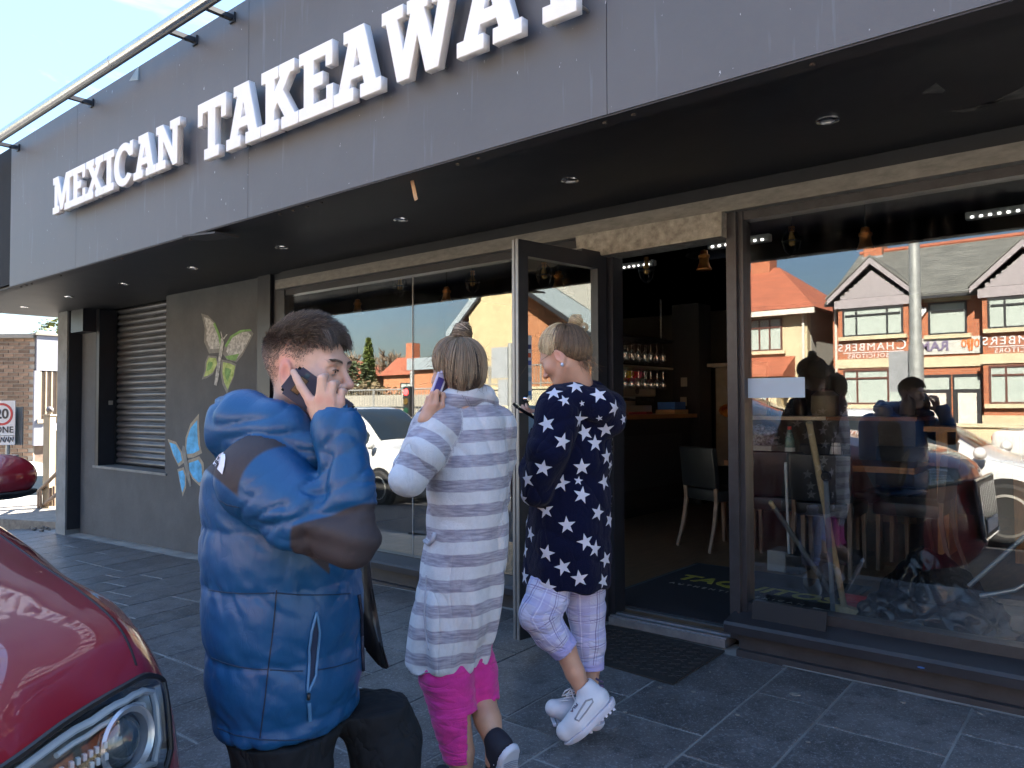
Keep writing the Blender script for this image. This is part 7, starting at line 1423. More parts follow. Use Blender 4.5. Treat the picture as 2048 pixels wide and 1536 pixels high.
b = MB(); b.ball(tuple(bunc), .031, (1, 1, .9), 2); me = bpy.data.meshes.new('hair_bun'); b.b.to_mesh(me); b.b.free(); link('hair_bun', me, MATS['brown_hair_mass'], wa_, smooth=True)
b = MB(); bp_ = J(915, 690, 2.625); b.tube([bp_+np.array([.030*math.cos(a), .028*math.sin(a), .006*math.cos(a*3)]) for a in np.linspace(0, 6.28, 22)], .010, 8); me = bpy.data.meshes.new('hair_band'); b.b.to_mesh(me); b.b.free(); link('hair_band', me, mat('cream_band', (0.62, 0.54, 0.36), 0.8, bump=.3, bscale=150), wa_, smooth=True)
# dressing gown
rows = []
for py, l_, r_, ry in ((792, 893, 974, .070), (812, 876, 992, .088), (835, 862, 1008, .112), (870, 855, 1010, .130), (920, 854, 1016, .142), (990, 854, 1018, .146), (1080, 850, 1018, .152), (1180, 830, 1006, .160), (1250, 821, 990, .163), (1300, 819, 976, .163), (1328, 819, 964, .162)):
    a, b_ = J(l_, py, 2.64), J(r_, py, 2.64); rows.append((a[2], (a[0]+b_[0])/2, a[1], (b_[0]-a[0])/2, ry))
rows = dens(rows, 4); D = Sdf(np.array([-.36, -.30, .20]), np.array([.30, .40, 1.60]), 0.0068); f_t, lo_, hi_ = f_loft(rows, -0.25); D.put(f_t, lo_, hi_)
arms = [([J(880, 850, 2.56), J(845, 905, 2.50), J(815, 958, 2.47), J(822, 925, 2.55), J(846, 868, 2.56), J(850, 856, 2.555)], [.086, .076, .056, .056, .049, .048]), ([J(990, 852, 2.70), J(994, 915, 2.77), J(990, 990, 2.84), J(945, 975, 2.90)], [.080, .070, .058, .05])]
def f_chain(P, R_, k):
    fs = [f_cone(P[i], P[i+1], R_[i], R_[i+1]) for i in range(len(P)-1)]
    def f(X, Y, Z):
        d = fs[0](X, Y, Z)
        for g in fs[1:]: d = smin(d, g(X, Y, Z), k)
        return d
    return f
fA = [f_chain(P, R_, .02) for P, R_ in arms]
for f, (P, R_) in zip(fA, arms): A_ = np.array(P); D.put(f, A_.min(0)-.1, A_.max(0)+.1, .014)
nk = f_cone(HW.p(-.02, 0, -.08), HW.p(-.02, 0, -.15), .050, .040); D.put(nk, HW.p(-.03, 0, -.2)-.1, HW.p(-.03, 0, -.05)+.1, .006, 's'); D.cone(J(852, 852, 2.553), J(856, 830, 2.55), .034, .034, .004, 's')
v, q = D.mesh(2); dt, d0, d1 = ev(f_t, v), ev(fA[0], v), ev(fA[1], v); ia = (np.minimum(d0, d1) < dt-.002); N_ = vnormals(v, q); th = np.arctan2(v[:, 1]-.02, v[:, 0]); zlow = np.clip((J(0, 1080, 2.64)[2]-v[:, 2])/.4, 0, 1)
disp = np.where(ia, 0, zlow*(.011*np.sin(7*th+1.3+v[:, 2]*2)+.005*np.sin(13*th+v[:, 2]*6)))+.008*nz3(np.c_[v[:, 0], v[:, 1], v[:, 2]*.45], 10, 3)-.009*(1-np.abs(nz3(np.c_[v[:, 0]+v[:, 2]*.5, v[:, 1], v[:, 2]*.6], 7, 8)))**5
hemz = v[:, 2].min(); v = v+N_*disp[:, None]; v[:, 2] += np.where(ia, 0, np.clip(1-(v[:, 2]-hemz)/.12, 0, 1)*(.012*np.sin(6*th+.6)-.03*(v[:, 0]+.02)*1.0))
def along(v, P):
    best = np.full(len(v), 9.0); out = np.zeros(len(v)); acc = 0.0
    for i in range(len(P)-1):
        ab = P[i+1]-P[i]; L_ = np.linalg.norm(ab); t = np.clip((v-P[i])@ab/L_**2, 0, 1); d_ = np.linalg.norm(v-P[i]-t[:, None]*ab, axis=1); m_ = d_ < best; out[m_] = (acc+t*L_)[m_]; best[m_] = d_[m_]; acc += L_
    return out
sc_t = v[:, 2]-.06*(v[:, 0])*.6; per = .0805; sc = np.where(ia & (d0 <= d1), -along(v, np.array(arms[0][0][:3]+arms[0][0][3:]))+.03, sc_t)
sc = sc+.0025*nz3(v, 30, 1)
def stripes(t, tcn, out):
    n = t.nodes.new; l = t.links.new; a = attr_node(t, 'stripe'); dv_ = n('ShaderNodeMath'); dv_.operation = 'DIVIDE'; dv_.inputs[1].default_value = per; l(a, dv_.inputs[0]); fr_ = n('ShaderNodeMath'); fr_.operation = 'FRACT'; l(dv_.outputs[0], fr_.inputs[0])
    rp = n('ShaderNodeValToRGB'); e = rp.color_ramp.elements; e[0].position = 0.0; e[0].color = (0, 0, 0, 1); e[1].position = 0.03; e[1].color = (1, 1, 1, 1); x = e.new(.49); x.color = (1, 1, 1, 1); x = e.new(.53); x.color = (0, 0, 0, 1); l(fr_.outputs[0], rp.inputs[0])
    mp_ = n('ShaderNodeMapping'); mp_.inputs['Scale'].default_value = (22, 22, 170); l(tcn.outputs['Object'], mp_.inputs[0]); z = n('ShaderNodeTexNoise'); z.inputs['Scale'].default_value = 1; z.inputs['Detail'].default_value = 3; l(mp_.outputs[0], z.inputs['Vector'])
    g = n('ShaderNodeValToRGB'); g.color_ramp.elements[0].position = .35; g.color_ramp.elements[0].color = (0.27, 0.25, 0.31, 1); g.color_ramp.elements[1].position = .68; g.color_ramp.elements[1].color = (0.50, 0.48, 0.55, 1); l(z.outputs['Fac'], g.inputs[0]); m_ = n('ShaderNodeMix'); m_.data_type = 'RGBA'; l(rp.outputs[0], m_.inputs[0]); l(out, m_.inputs[6]); l(g.outputs[0], m_.inputs[7]); return m_.outputs[2]
gown = make('dressing_gown', v, q, fleece('striped_fleece', (0.66, 0.66, 0.69), stripes), wa_, {'stripe': sc}); hitw = Hit(fa_, v, q)
# collar roll standing up behind the neck
cl_ = [J(872, 838, 2.54), J(880, 815, 2.55), J(905, 800, 2.56), J(940, 790, 2.58), J(968, 793, 2.63), J(978, 806, 2.70), J(965, 818, 2.76)]; D = Sdf(np.min(cl_, 0)-.07, np.max(cl_, 0)+.07, .005); D.chain(cl_, [.028, .034, .038, .040, .037, .032, .026], .015); v, q = D.mesh(1); make('collar', v, q, MATS['striped_fleece'], wa_, {'stripe': v[:, 2]*.9+.018+v[:, 0]*.15})
on_cloth('gown_edge', [(853, 1150), (851, 1190), (849, 1230), (852, 1270), (858, 1300)], .004, mat('gown_edge_grey', (0.42, 0.42, 0.48), .95), gown, hitw, .0); b = MB(); pk = [h_[0] for h_ in (hitw(x, y, .004) for x, y in ((852, 1082), (860, 1088), (868, 1080), (872, 1066))) if h_]; b.tube(pk, .008, 6); me = bpy.data.meshes.new('belt_loop'); b.b.to_mesh(me); b.b.free(); link('belt_loop', me, MATS['gown_edge_grey'], gown, smooth=True)  # grey tube along the front overlap; the belt loop takes the same grey
# pink trousers, legs, shoes
gzl = -.0
D = Sdf(np.array([-.25, -.25, -.02]), np.array([.25, .30, .55]), .0055); D.chain([J(885, 1300, 2.60), J(893, 1350, 2.58), J(909, 1430, 2.56), J(920, 1508, 2.55)], [.090, .084, .070, .056], .02); D.chain([J(935, 1300, 2.66), J(950, 1350, 2.66), J(966, 1402, 2.64)], [.085, .072, .055], .02)
lim = J(918, 1514, 2.55); pl_n = J(966, 1404, 2.64); dk_ = (J(966, 1402, 2.64)-J(950, 1350, 2.66)); dk_ /= np.linalg.norm(dk_)
v, q = D.mesh(2); N_ = vnormals(v, q); v = v+N_*(.004*nz3(np.c_[v[:, 0], v[:, 1], v[:, 2]*1.6], 22, 1)-.003*(1-np.abs(nz3(np.c_[v[:, 0]*.5, v[:, 1]*.5, v[:, 2]*1.8], 20, 4)))**3)[:, None]; kp = (v[:, 2] > lim[2]-.004) & ~(((v-pl_n)@dk_ > .006) & (v[:, 0] > J(938, 1400, 2.62)[0]))
mp_i = -np.ones(len(v), int); mp_i[kp] = np.arange(kp.sum()); q2 = q[np.all(kp[q], 1)]; tr_ = make('trousers', v[kp], mp_i[q2], mat('hot_pink_fleece', (0.60, 0.035, 0.26), 0.9, var=0.12, scale=30, bump=.25, bscale=250, sheen=.2, spec=.2, wrinkle=((11, (0.5, 0.5, 1.6), 0.02, 0.6),)), wa_)
so_ = tr_.modifiers.new('thick', 'SOLIDIFY'); so_.thickness = -.006
sole1 = J(912, 1590, 2.53); legs = Sdf(np.array([-.30, -.35, -.06]), np.array([.40, .32, .60]), .005)
legs.chain([J(893, 1350, 2.58), J(909, 1430, 2.56), J(921, 1505, 2.55), J(924, 1555, 2.55)], [.068, .052, .046, .034], .01); legs.chain([J(940, 1340, 2.66), J(962, 1398, 2.64), J(976, 1440, 2.58), J(990, 1490, 2.53), J(988, 1520, 2.51)], [.06, .050, .044, .031, .030], .012)
v, q = legs.mesh(2); make('legs', v, q, m_skin_t, wa_, {'red': v[:, 0]*0, 'beard': v[:, 0]*0, 'scalp': v[:, 0]*0})
def shoe(parent, heel, ball, toe, up, w_, colu, cols, name='trainer', ankle=None, chunky=.022, soleoff=.03):
    """upper and sole grown along heel-ball-toe; up points from the sole to the ankle"""
    heel, ball, toe, up = [np.array(x, float) for x in (heel, ball, toe, up)]; up /= np.linalg.norm(up); lo, hi = np.min([heel, ball, toe] + ([ankle] if ankle is not None else []), 0)-.09, np.max([heel, ball, toe] + ([ankle] if ankle is not None else []), 0)+.09
    D = Sdf(lo, hi, .004); D.chain([heel+up*.012, (heel*.45+ball*.55)+up*.012, ball, toe], [w_*.95, w_*.98, w_, w_*.78], .02)
    if ankle is not None: D.cone(heel*.75+ball*.25+up*.02, np.array(ankle), w_*.9, w_*.88, .025)
    D.cut(lambda X, Y, Z: -((X-heel[0])*up[0]+(Y-heel[1])*up[1]+(Z-heel[2])*up[2])-soleoff*.55)
    if ankle is not None: a_ = np.array(ankle); D.cone(a_-up*.012, a_+up*.06, w_*.62, w_*.70, .006, 's')
    v, q = D.mesh(1); o = make(name, v, q, colu, parent); D = Sdf(lo-.02, hi+.02, .004); s_ = -up*(soleoff*.35); D.chain([heel+s_, (heel*.45+ball*.55)+s_, ball+s_, toe+s_*.8], [w_*1.04, w_*1.02, w_*1.08, w_*.86], .02)
    D.cut(lambda X, Y, Z: np.maximum((X-heel[0])*up[0]+(Y-heel[1])*up[1]+(Z-heel[2])*up[2]+soleoff*.5, -((X-heel[0])*up[0]+(Y-heel[1])*up[1]+(Z-heel[2])*up[2])-soleoff*.5-chunky)); v, q = D.mesh(1); make('sole', v, q, cols, o); return o
m_dsh = mat('dark_knit_shoe', (0.010, 0.012, 0.022), 0.8, var=.3, scale=60); m_wsl = mat('white_rubber_sole', (0.55, 0.58, 0.66), .55, var=.06)
def ribs(t, tcn, out): pass
# lifted back foot: the sole is turned to the camera
hb, bl_, tb_ = J(1008, 1500, 2.49), J(1000, 1575, 2.54), J(988, 1618, 2.57); upv = np.array([-.62, .62, .42])
o = shoe(wa_, hb, bl_, tb_, upv, .042, m_dsh, m_wsl, ankle=J(990, 1478, 2.525), soleoff=.035, chunky=.020)
u_ = upv/np.linalg.norm(upv); lx = (bl_-hb)/np.linalg.norm(bl_-hb); sx_v = np.cross(u_, lx); b = MB()
for k in range(13):
    c_ = hb+lx*(.012+k*.0078)-u_*(.0175+.0208); b.tube([c_-sx_v*.030+lx*.012, c_, c_+sx_v*.030-lx*.004], .0016, 5)
me = bpy.data.meshes.new('sole_ribs'); b.b.to_mesh(me); b.b.free(); tag(link('sole_ribs', me, mat('sole_groove', (0.30, 0.31, 0.36), .7), o), kind='stuff')
b = MB(); 
for k in range(4): c_ = J(1000-6*k, 1500+14*k, 2.475); b.ball(tuple(c_), .006, (.6, .6, 1.2), 1)
me = bpy.data.meshes.new('shoe_emblem'); b.b.to_mesh(me); b.b.free(); link('shoe_emblem', me, m_wsl, o)
f0 = J(924, 1565, 2.55); shoe(wa_, (f0[0]+.01, f0[1]-.02, .045), (f0[0]-.05, f0[1]+.09, .04), (f0[0]-.08, f0[1]+.16, .035), (0, 0, 1), .04, m_dsh, m_wsl, ankle=(f0[0], f0[1], .10))
# her phone
xa_ = J(872, 822, 2.535)-J(888, 760, 2.535); c_ = J(884, 783, 2.545); xa_ = J(866, 808, 2.54)-J(884, 760, 2.55); ya_ = J(899, 772, 2.575)-J(878, 760, 2.545)
t, M4, M3 = phone('pale lilac phone with dark blue print held by the woman in stripes', J(880, 786, 2.548), xa_, ya_, fa_, .070, .145, .009, [mat('lilac_case', (0.50, 0.46, 0.62), .3, var=.04)])
zsgn = 1 if (M3 @ Vector((0, 0, 1))).dot(Vector(CP)-M4.translation) > 0 else -1
for c0_, s_, cc in (((-.005, -.018, 0), (.085, .026, .0012), (0.05, 0.035, 0.22)), ((.0, .012, 0), (.075, .020, .0012), (0.03, 0.02, 0.025)), ((-.002, -.003, 0), (.08, .006, .0012), (.6, .58, .62))):
    b = MB(); b.box((c0_[0], c0_[1], zsgn*.0048), s_); b.b.transform(M4); b.done('case_print', mat('print_%d' % int(cc[2]*1000), cc, .5), t)
b = MB(); b.lathe((-.058, .022, zsgn*.0042), [(0, .0012*zsgn), (.009, .001*zsgn), (.009, 0)], 14); b.b.transform(M4); b.done('lens', m_trim, t)
# ---------------------------------------------------------------- woman in the star print dressing gown
wn, fn_ = person('woman in a navy dressing gown with white stars looking down at her phone', 1135, 3.0, -0.05); J = fn_.J
HN = Head(J(1127, 712, 3.0), (-.88, .47), 0.52, 0.93)
D = Sdf(HN.c-np.array([.18, .18, .22]), HN.c+np.array([.20, .18, .18]), 0.0038); HN.add(D, False); D.cone(HN.p(-.03, 0, -.03), J(1160, 790, 3.02), .050, .062, .03)
Wr = J(1080, 862, 2.99); mc = [J(1062, 846, 2.965), J(1064, 838, 2.975), J(1066, 831, 2.99), J(1068, 826, 3.005)]; pi_ = [J(1048, 839, 2.955), J(1047, 829, 2.962), J(1049, 821, 2.975), J(1054, 816, 2.99)]; ti = [J(1041, 825, 2.975), J(1040, 816, 2.98), J(1045, 811, 2.985), J(1052, 808, 3.0)]
hand(D, Wr, mc, pi_, ti, (J(1078, 850, 3.01), J(1076, 834, 3.02), J(1066, 822, 3.02)), (.0078, .0082, .0078, .007), .017); D.cone(Wr, J(1084, 880, 3.0), .023, .027, .012)
v, q = D.mesh(2); red = spots(v, [HN.p(-.012, .082, -.005)], .02)*.5; red = np.maximum(red, spots(v, [HN.p(.07, .04, -.02), HN.p(.115, 0, -.03)], .025)*.3)
make('body', v, q, m_skin_w, wn, {'red': red, 'beard': red*0, 'scalp': red*0}); HN.eyes(wn, m_skin_w)
e_ = HN.p(-.008, .086, -.052); b = MB(); b.ball(tuple(e_), .0065, (1, 1, 1.25), 2); me = bpy.data.meshes.new('earring'); b.b.to_mesh(me); b.b.free(); link('earring', me, mat('pearl', (0.55, 0.62, 0.75), .12, metal=.3), wn, smooth=True)
D = Sdf(HN.c-np.array([.16, .15, .16]), HN.c+np.array([.16, .16, .17]), 0.0045); D.ell(HN.p(-.014, 0, .036), [.1000*.93, .0805*.93, .0890*.93], 0, 'u', HN.R); D.ell(HN.p(-.060, 0, -.020), [.055*.93, .064*.93, .055*.93], .04, 'u', HN.R)
def cutn(X, Y, Z):
    x, y, z = X-HN.c[0], Y-HN.c[1], Z-HN.c[2]; a, b, c_ = [(x*HN.R[i][0]+y*HN.R[i][1]+z*HN.R[i][2])/HN.S for i in range(3)]
    return (np.interp(a, [-.12, -.06, -.035, 0, .025, .05, .075, .12], [-.070, -.066, -.030, .016, .010, .038, .062, .066])-c_)*.7
D.cut(cutn); v, q = D.mesh(1); capn = BVHTree.FromPolygons([Vector(x) for x in v], q.tolist()); make('hair', v, q, mat('blonde_mass', (0.12, 0.08, 0.045), .7, var=.4, scale=26), wn)
bunc = J(1151, 644, 3.03); bb = HN.p(-.070, 0, .105); hln = ([-.12, -.06, -.035, 0, .025, .05, .075, .095], [-.070, -.066, -.030, .016, .010, .038, .062, .070])
def st3(r): a = r.uniform(-1.6, 1.6); x = .090*math.cos(a)-.004; return (x, .077*math.sin(a), np.interp(x, *hln)+r.uniform(0, .05))
def st4(r): a = r.uniform(1.5, 4.8); x = .092*math.cos(a)-.012; return (x, .077*math.sin(a), np.interp(x, *hln)+r.uniform(-.008, .06))
rs0 = np.random.RandomState(21); hm_b = hair_mat('bright_blonde', (0.30, 0.21, 0.11), (0.70, 0.56, 0.34)); hm_d2 = hair_mat('root_brown', (0.05, 0.031, 0.018), (0.24, 0.155, 0.085)); rxn = (.110, .0925, .101)
strands('hair', combed(HN, bb, st3, 2300, rxn, rs0, .015, cap=capn)+bun_strands(bunc, .029, 300, rs0, (.6, .3, 1))+bun_strands(bunc+np.array([.032, -.01, -.022]), .018, 120, rs0, (.2, 1, .3)), .0011, hm_b, wn); strands('hair', combed(HN, bb, st4, 1900, (.109, .0915, .100), rs0, .015, cap=capn)+combed(HN, bb, st3, 500, rxn, rs0, .006, cap=capn)+bun_strands(bunc, .027, 160, rs0, (.6, .3, 1)), .0011, hm_d2, wn)
wisps = []
for k in range(70):
    p0 = HN.p(-.085+rs0.uniform(-.02, .02), rs0.uniform(-.04, .05), -.06); wisps.append(np.array([p0, p0+np.array([rs0.normal(.008, .008), rs0.normal(0, .01), -.02]), p0+np.array([rs0.normal(.022, .015), rs0.normal(0, .015), -.05*rs0.uniform(.4, 1.3)])]))
for k in range(130):
    a_ = rs0.uniform(-3.1, 3.1); q_ = np.array([.1*math.cos(a_)-.012, .083*math.sin(a_), rs0.uniform(-.02, .11)]); n_ = HN.p(*q_)-HN.c; n_ /= np.linalg.norm(n_); h_ = capn.ray_cast(Vector(HN.c+n_*.3), Vector(-n_), .4)
    if h_[0] is None: continue
    p0 = np.array(h_[0]); t_ = np.cross(n_, rs0.normal(0, 1, 3)); L_ = rs0.uniform(.02, .06); wisps.append(np.array([p0, p0+t_*L_*.5+n_*.006, p0+t_*L_+n_*rs0.uniform(.004, .02)]))
strands('hair', wisps, .0006, hm_d2, wn)
b = MB(); b.ball(tuple(bunc), .021, (1, 1, .9), 2); me = bpy.data.meshes.new('hair_bun'); b.b.to_mesh(me); b.b.free(); link('hair_bun', me, MATS['blonde_mass'], wn, smooth=True)
# gown
rows = []
for py, l_, r_, ry in ((763, 1130, 1188, .062), (782, 1108, 1204, .085), (805, 1092, 1216, .115), (840, 1082, 1224, .140), (900, 1072, 1226, .152), (960, 1064, 1224, .156), (1030, 1056, 1222, .160), (1100, 1050, 1221, .164), (1150, 1047, 1220, .165), (1172, 1048, 1219, .163)):
    a, b_ = J(l_, py, 3.02), J(r_, py, 3.02); rows.append((a[2], (a[0]+b_[0])/2, a[1], (b_[0]-a[0])/2, ry))
rows = dens(rows, 4); D = Sdf(np.array([-.33, -.32, .42]), np.array([.35, .36, 1.62]), .0068); f_t, lo_, hi_ = f_loft(rows, -.35); D.put(f_t, lo_, hi_)
armN = ([J(1118, 822, 2.88), J(1098, 900, 2.85), J(1074, 982, 2.88), J(1068, 940, 2.95), J(1080, 880, 2.995), J(1081, 868, 2.996)], [.092, .082, .062, .058, .047, .046]); fN = f_chain(*armN, .02); A_ = np.array(armN[0]); D.put(fN, A_.min(0)-.1, A_.max(0)+.1, .012); D.chain([J(1175, 825, 3.16), J(1120, 930, 3.2), J(1080, 900, 3.12)], [.085, .065, .05], .02)
hoodc = [(J(1112, 790, 2.93), .042), (J(1150, 795, 2.89), .055), (J(1195, 812, 2.90), .064), (J(1222, 838, 2.97), .055), (J(1222, 812, 3.06), .055), (J(1185, 785, 3.12), .05), (J(1130, 775, 3.10), .035)]; fH = f_chain([p for p, r in hoodc], [r for p, r in hoodc], .03); A_ = np.array([p for p, r in hoodc]); D.put(fH, A_.min(0)-.08, A_.max(0)+.08, .008); D.ell(J(1205, 850, 2.95), (.07, .06, .06), .03)
nk = f_cone(HN.p(-.05, 0, -.05), J(1155, 782, 3.01), .055, .056); D.put(nk, J(1100, 830, 2.9), J(1200, 720, 3.15), .006, 's'); D.cone(J(1080, 872, 2.996), J(1078, 855, 2.99), .030, .030, .004, 's')
v, q = D.mesh(2); dt, d0, dh = ev(f_t, v), ev(fN, v), ev(fH, v); ia = d0 < np.minimum(dt, dh); ih = (dh < dt) & ~ia; N_ = vnormals(v, q); th = np.arctan2(v[:, 1]-.03, v[:, 0]); zl = np.clip((J(0, 960, 3.02)[2]-v[:, 2])/.35, 0, 1); wst = np.exp(-((v[:, 2]-J(0, 958, 3.02)[2])/.035)**2)
disp = np.where(ia | ih, 0, zl*.007*np.sin(6*th+.5+3*v[:, 2])-.012*wst)+.005*nz3(np.c_[v[:, 0], v[:, 1], v[:, 2]*.6], 12, 3)-.007*(1-np.abs(nz3(np.c_[v[:, 0]*.6+v[:, 2]*.5, v[:, 1]*.6, v[:, 2]], 9, 6)))**4
v = v+N_*disp[:, None]; gn = make('dressing_gown', v, q, mat('navy_fleece', (0.0045, 0.006, 0.026), .95, var=.1, scale=40, bump=.4, bscale=300, sheen=.06, spec=.1, wrinkle=((5, (1, 1, 0.5), 0.05, 0.6), (15, (1, 1, 0.6), 0.015, 0.4))), wn); hitn = Hit(fn_, v, q); gv, gq = v, q
b = MB(); zb = J(0, 955, 3.02)[2]
def zz(L): return [(740+x/2.844, 600+y/2.844) for x, y in L]
stars = zz([(1170, 490), (1045, 528), (1105, 572), (1300, 540), (1205, 588), (1005, 705), (1392, 615), (1190, 680), (1220, 755), (1340, 735), (1305, 672), (1095, 805), (1280, 815), (985, 955), (1205, 950), (1345, 890), (1365, 940), (1090, 1040), (1185, 1028), (1330, 1035), (895, 1020), (1205, 1110), (1000, 1195), (1295, 1210), (1120, 1280), (1358, 1250), (915, 1330), (1225, 1375), (1005, 1440), (1280, 1415), (1340, 1475), (1440, 680), (870, 1130)])+[(740+x/3.522, 1100+y/3.522) for x, y in ((1360, 120), (1090, 185), (1475, 200), (1250, 262), (1640, 222))]
szs = {2: .7, 4: .35, 10: .4, 16: .6, 18: .55, 31: .6}
dl = []; rs1 = random.Random(5)
for k, (sx, sy) in enumerate(stars):
    R0 = 17.5*szs.get(k, 1.0); a0 = rs1.uniform(-.35, .35)
    tri = []; h0 = hitn(sx, sy)
    if h0 is None: continue
    n_ = h0[1]; vw = Vector(fn_.cam())-h0[0]; vw.normalize(); fs_ = max(.35, n_.dot(vw))
    # lay the star on the cloth: shorten it where the cloth turns away
    tx = Vector((0, 0, 1)).cross(n_); tx = tx.normalized() if tx.length > .1 else Vector((1, 0, 0)); ty = n_.cross(tx)
    V = []; F_ = []; ok = True; Rm = R0*3.0/1540
    ringp = [(Rm*(1 if j % 2 == 0 else .40)*math.cos(math.pi/2+a0+j*math.pi/5), Rm*(1 if j % 2 == 0 else .40)*math.sin(math.pi/2+a0+j*math.pi/5)) for j in range(10)]
    pts2 = [(0, 0)]+[(x*.5, y*.5) for x, y in ringp]+[(x*.8, y*.8) for x, y in ringp]+ringp
    for (x, y) in pts2:
        o_ = h0[0]+tx*x+ty*y+n_*.05; hh = hitn.t.ray_cast(o_, -n_, .10)
        if hh[0] is None: V.append(None)
        else: V.append(tuple(hh[0]+(hh[1] if hh[1].dot(n_) > 0 else -hh[1])*.0022))
    for j in range(10): F_.append((0, 1+j, 1+(j+1) % 10))
    for r in range(2):
        for j in range(10): a = 1+r*10; F_.append((a+j, a+10+j, a+10+(j+1) % 10, a+(j+1) % 10))
    F_ = [f for f in F_ if all(V[i] is not None for i in f)]; V = [x or (0, 0, 0) for x in V]; dl.append((V, F_))
# and round the sides the photo does not show
for k in range(70):
    a = rs1.uniform(0, 6.28); z_ = rs1.uniform(.50, 1.3); d_ = Vector((math.cos(a), math.sin(a), 0)); cdir = Vector(fn_.cam()); cdir.z = 0
    if d_.dot(cdir.normalized()) > -.05: continue
    hh = hitn.t.ray_cast(Vector((0, .02, z_))+d_*.6, -d_, .7)
    if hh[0] is None: continue
    n_ = hh[1] if hh[1].dot(d_) > 0 else -hh[1]; tx = Vector((0, 0, 1)).cross(n_).normalized(); ty = n_.cross(tx); V = [tuple(hh[0]+n_*.004)]
    for j in range(10):
        r_ = .034*(1 if j % 2 == 0 else .40); h3 = hitn.t.ray_cast(hh[0]+tx*r_*math.cos(1.57+j*.628)+ty*r_*math.sin(1.57+j*.628)+n_*.05, -n_, .1); V.append(tuple(h3[0]+n_*.0025) if h3[0] is not None else tuple(hh[0]+n_*.003))
    dl.append((V, [(0, 1+j, 1+(j+1) % 10) for j in range(10)]))
m_star = mat('white_fleece', (0.62, 0.62, 0.70), .95, var=.04, sheen=.2, bump=.3, bscale=400, spec=.15)
for d_ in dl: put_decals([d_], 'star_print', m_star, gn)
# plaid cropped trousers, legs, chunky trainers
P1 = [J(1108, 1150, 2.97), J(1092, 1200, 2.94), J(1078, 1228, 2.92), J(1100, 1265, 2.93), J(1130, 1298, 2.94)]; R1_ = [.085, .074, .068, .058, .050]; P2 = [J(1166, 1150, 3.06), J(1172, 1220, 3.06), J(1178, 1280, 3.06), J(1182, 1334, 3.06)]; R2_ = [.086, .070, .060, .046]
D = Sdf(np.array([-.30, -.28, .12]), np.array([.26, .34, .64]), .005); D.chain(P1, R1_, .02); D.chain(P2, R2_, .02); v, q = D.mesh(2); P1a, P2a = np.array(P1), np.array(P2)
d1, d2 = ev(f_chain(P1, R1_, .02), v), ev(f_chain(P2, R2_, .02), v); one = d1 < d2; u_ = np.where(one, along(v, P1a), along(v, P2a)+.013); ang = np.where(one, np.arctan2(v[:, 1]-P1a[2][1], v[:, 0]-np.interp(v[:, 2], P1a[::-1, 2], P1a[::-1, 0])), np.arctan2(v[:, 1]-P2a[1][1], v[:, 0]-P2a[1][0]))
N_ = vnormals(v, q); v = v+N_*(.0035*np.sin(u_*95+3*np.sin(ang))*np.clip(1-u_/.24, 0, 1)+.003*nz3(v, 26, 2))[:, None]
L1 = along(P1a[-1:], P1a)[0]; e1 = (P1a[-1]-P1a[-2])/np.linalg.norm(P1a[-1]-P1a[-2]); kp = np.where(one, (v-P1a[-1])@e1 < .004, v[:, 2] > P2a[-1][2]-.004); mi_ = -np.ones(len(v), int); mi_[kp] = np.arange(kp.sum()); q2 = q[np.all(kp[q], 1)]
cuff = np.where(one, u_-(L1-.040), u_-.013-(np.linalg.norm(P2a[1]-P2a[0])+np.linalg.norm(P2a[2]-P2a[1])+np.linalg.norm(P2a[3]-P2a[2])-.026))
def plaid(t, tcn, out):
    n = t.nodes.new; l = t.links.new; sp = n('ShaderNodeSeparateXYZ'); l(attr_node(t, 'plaid', True), sp.inputs[0])
    def band(src, per_, lo, hi, col, amt, out):
        d_ = n('ShaderNodeMath'); d_.operation = 'DIVIDE'; d_.inputs[1].default_value = per_; l(src, d_.inputs[0]); f_ = n('ShaderNodeMath'); f_.operation = 'FRACT'; l(d_.outputs[0], f_.inputs[0]); c_ = n('ShaderNodeMath'); c_.operation = 'COMPARE'; c_.inputs[1].default_value = (lo+hi)/2; c_.inputs[2].default_value = (hi-lo)/2; l(f_.outputs[0], c_.inputs[0]); m_ = n('ShaderNodeMath'); m_.operation = 'MULTIPLY'; m_.inputs[1].default_value = amt; l(c_.outputs[0], m_.inputs[0]); x = n('ShaderNodeMix'); x.data_type = 'RGBA'; x.inputs[7].default_value = (*col, 1); l(m_.outputs[0], x.inputs[0]); l(out, x.inputs[6]); return x.outputs[2]
    for ax in ('X', 'Y'):
        s_ = sp.outputs[ax]; out = band(s_, .105, .05, .42, (0.40, 0.40, 0.68), .6, out); out = band(s_, .105, .12, .16, (0.68, 0.68, 0.85), .8, out); out = band(s_, .105, .62, .655, (0.16, 0.12, 0.30), .75, out); out = band(s_, .105, .72, .74, (0.16, 0.12, 0.30), .6, out)
    r = n('ShaderNodeMath'); r.operation = 'GREATER_THAN'; r.inputs[1].default_value = 0; l(sp.outputs['Z'], r.inputs[0]); x = n('ShaderNodeMix'); x.data_type = 'RGBA'; x.inputs[7].default_value = (0.42, 0.40, 0.72, 1); l(r.outputs[0], x.inputs[0]); l(out, x.inputs[6]); return x.outputs[2]
tr_ = make('trousers', v[kp], mi_[q2], mat('plaid_cotton', (0.55, 0.55, 0.72), .85, var=.04, bump=.1, bscale=300, extra=plaid, wrinkle=((14, (0.6, 0.6, 1.5), 0.02, 0.6),)), wn, {'plaid': np.c_[u_, ang*.062+.03, cuff][kp]}); so_ = tr_.modifiers.new('thick', 'SOLIDIFY'); so_.thickness = -.005
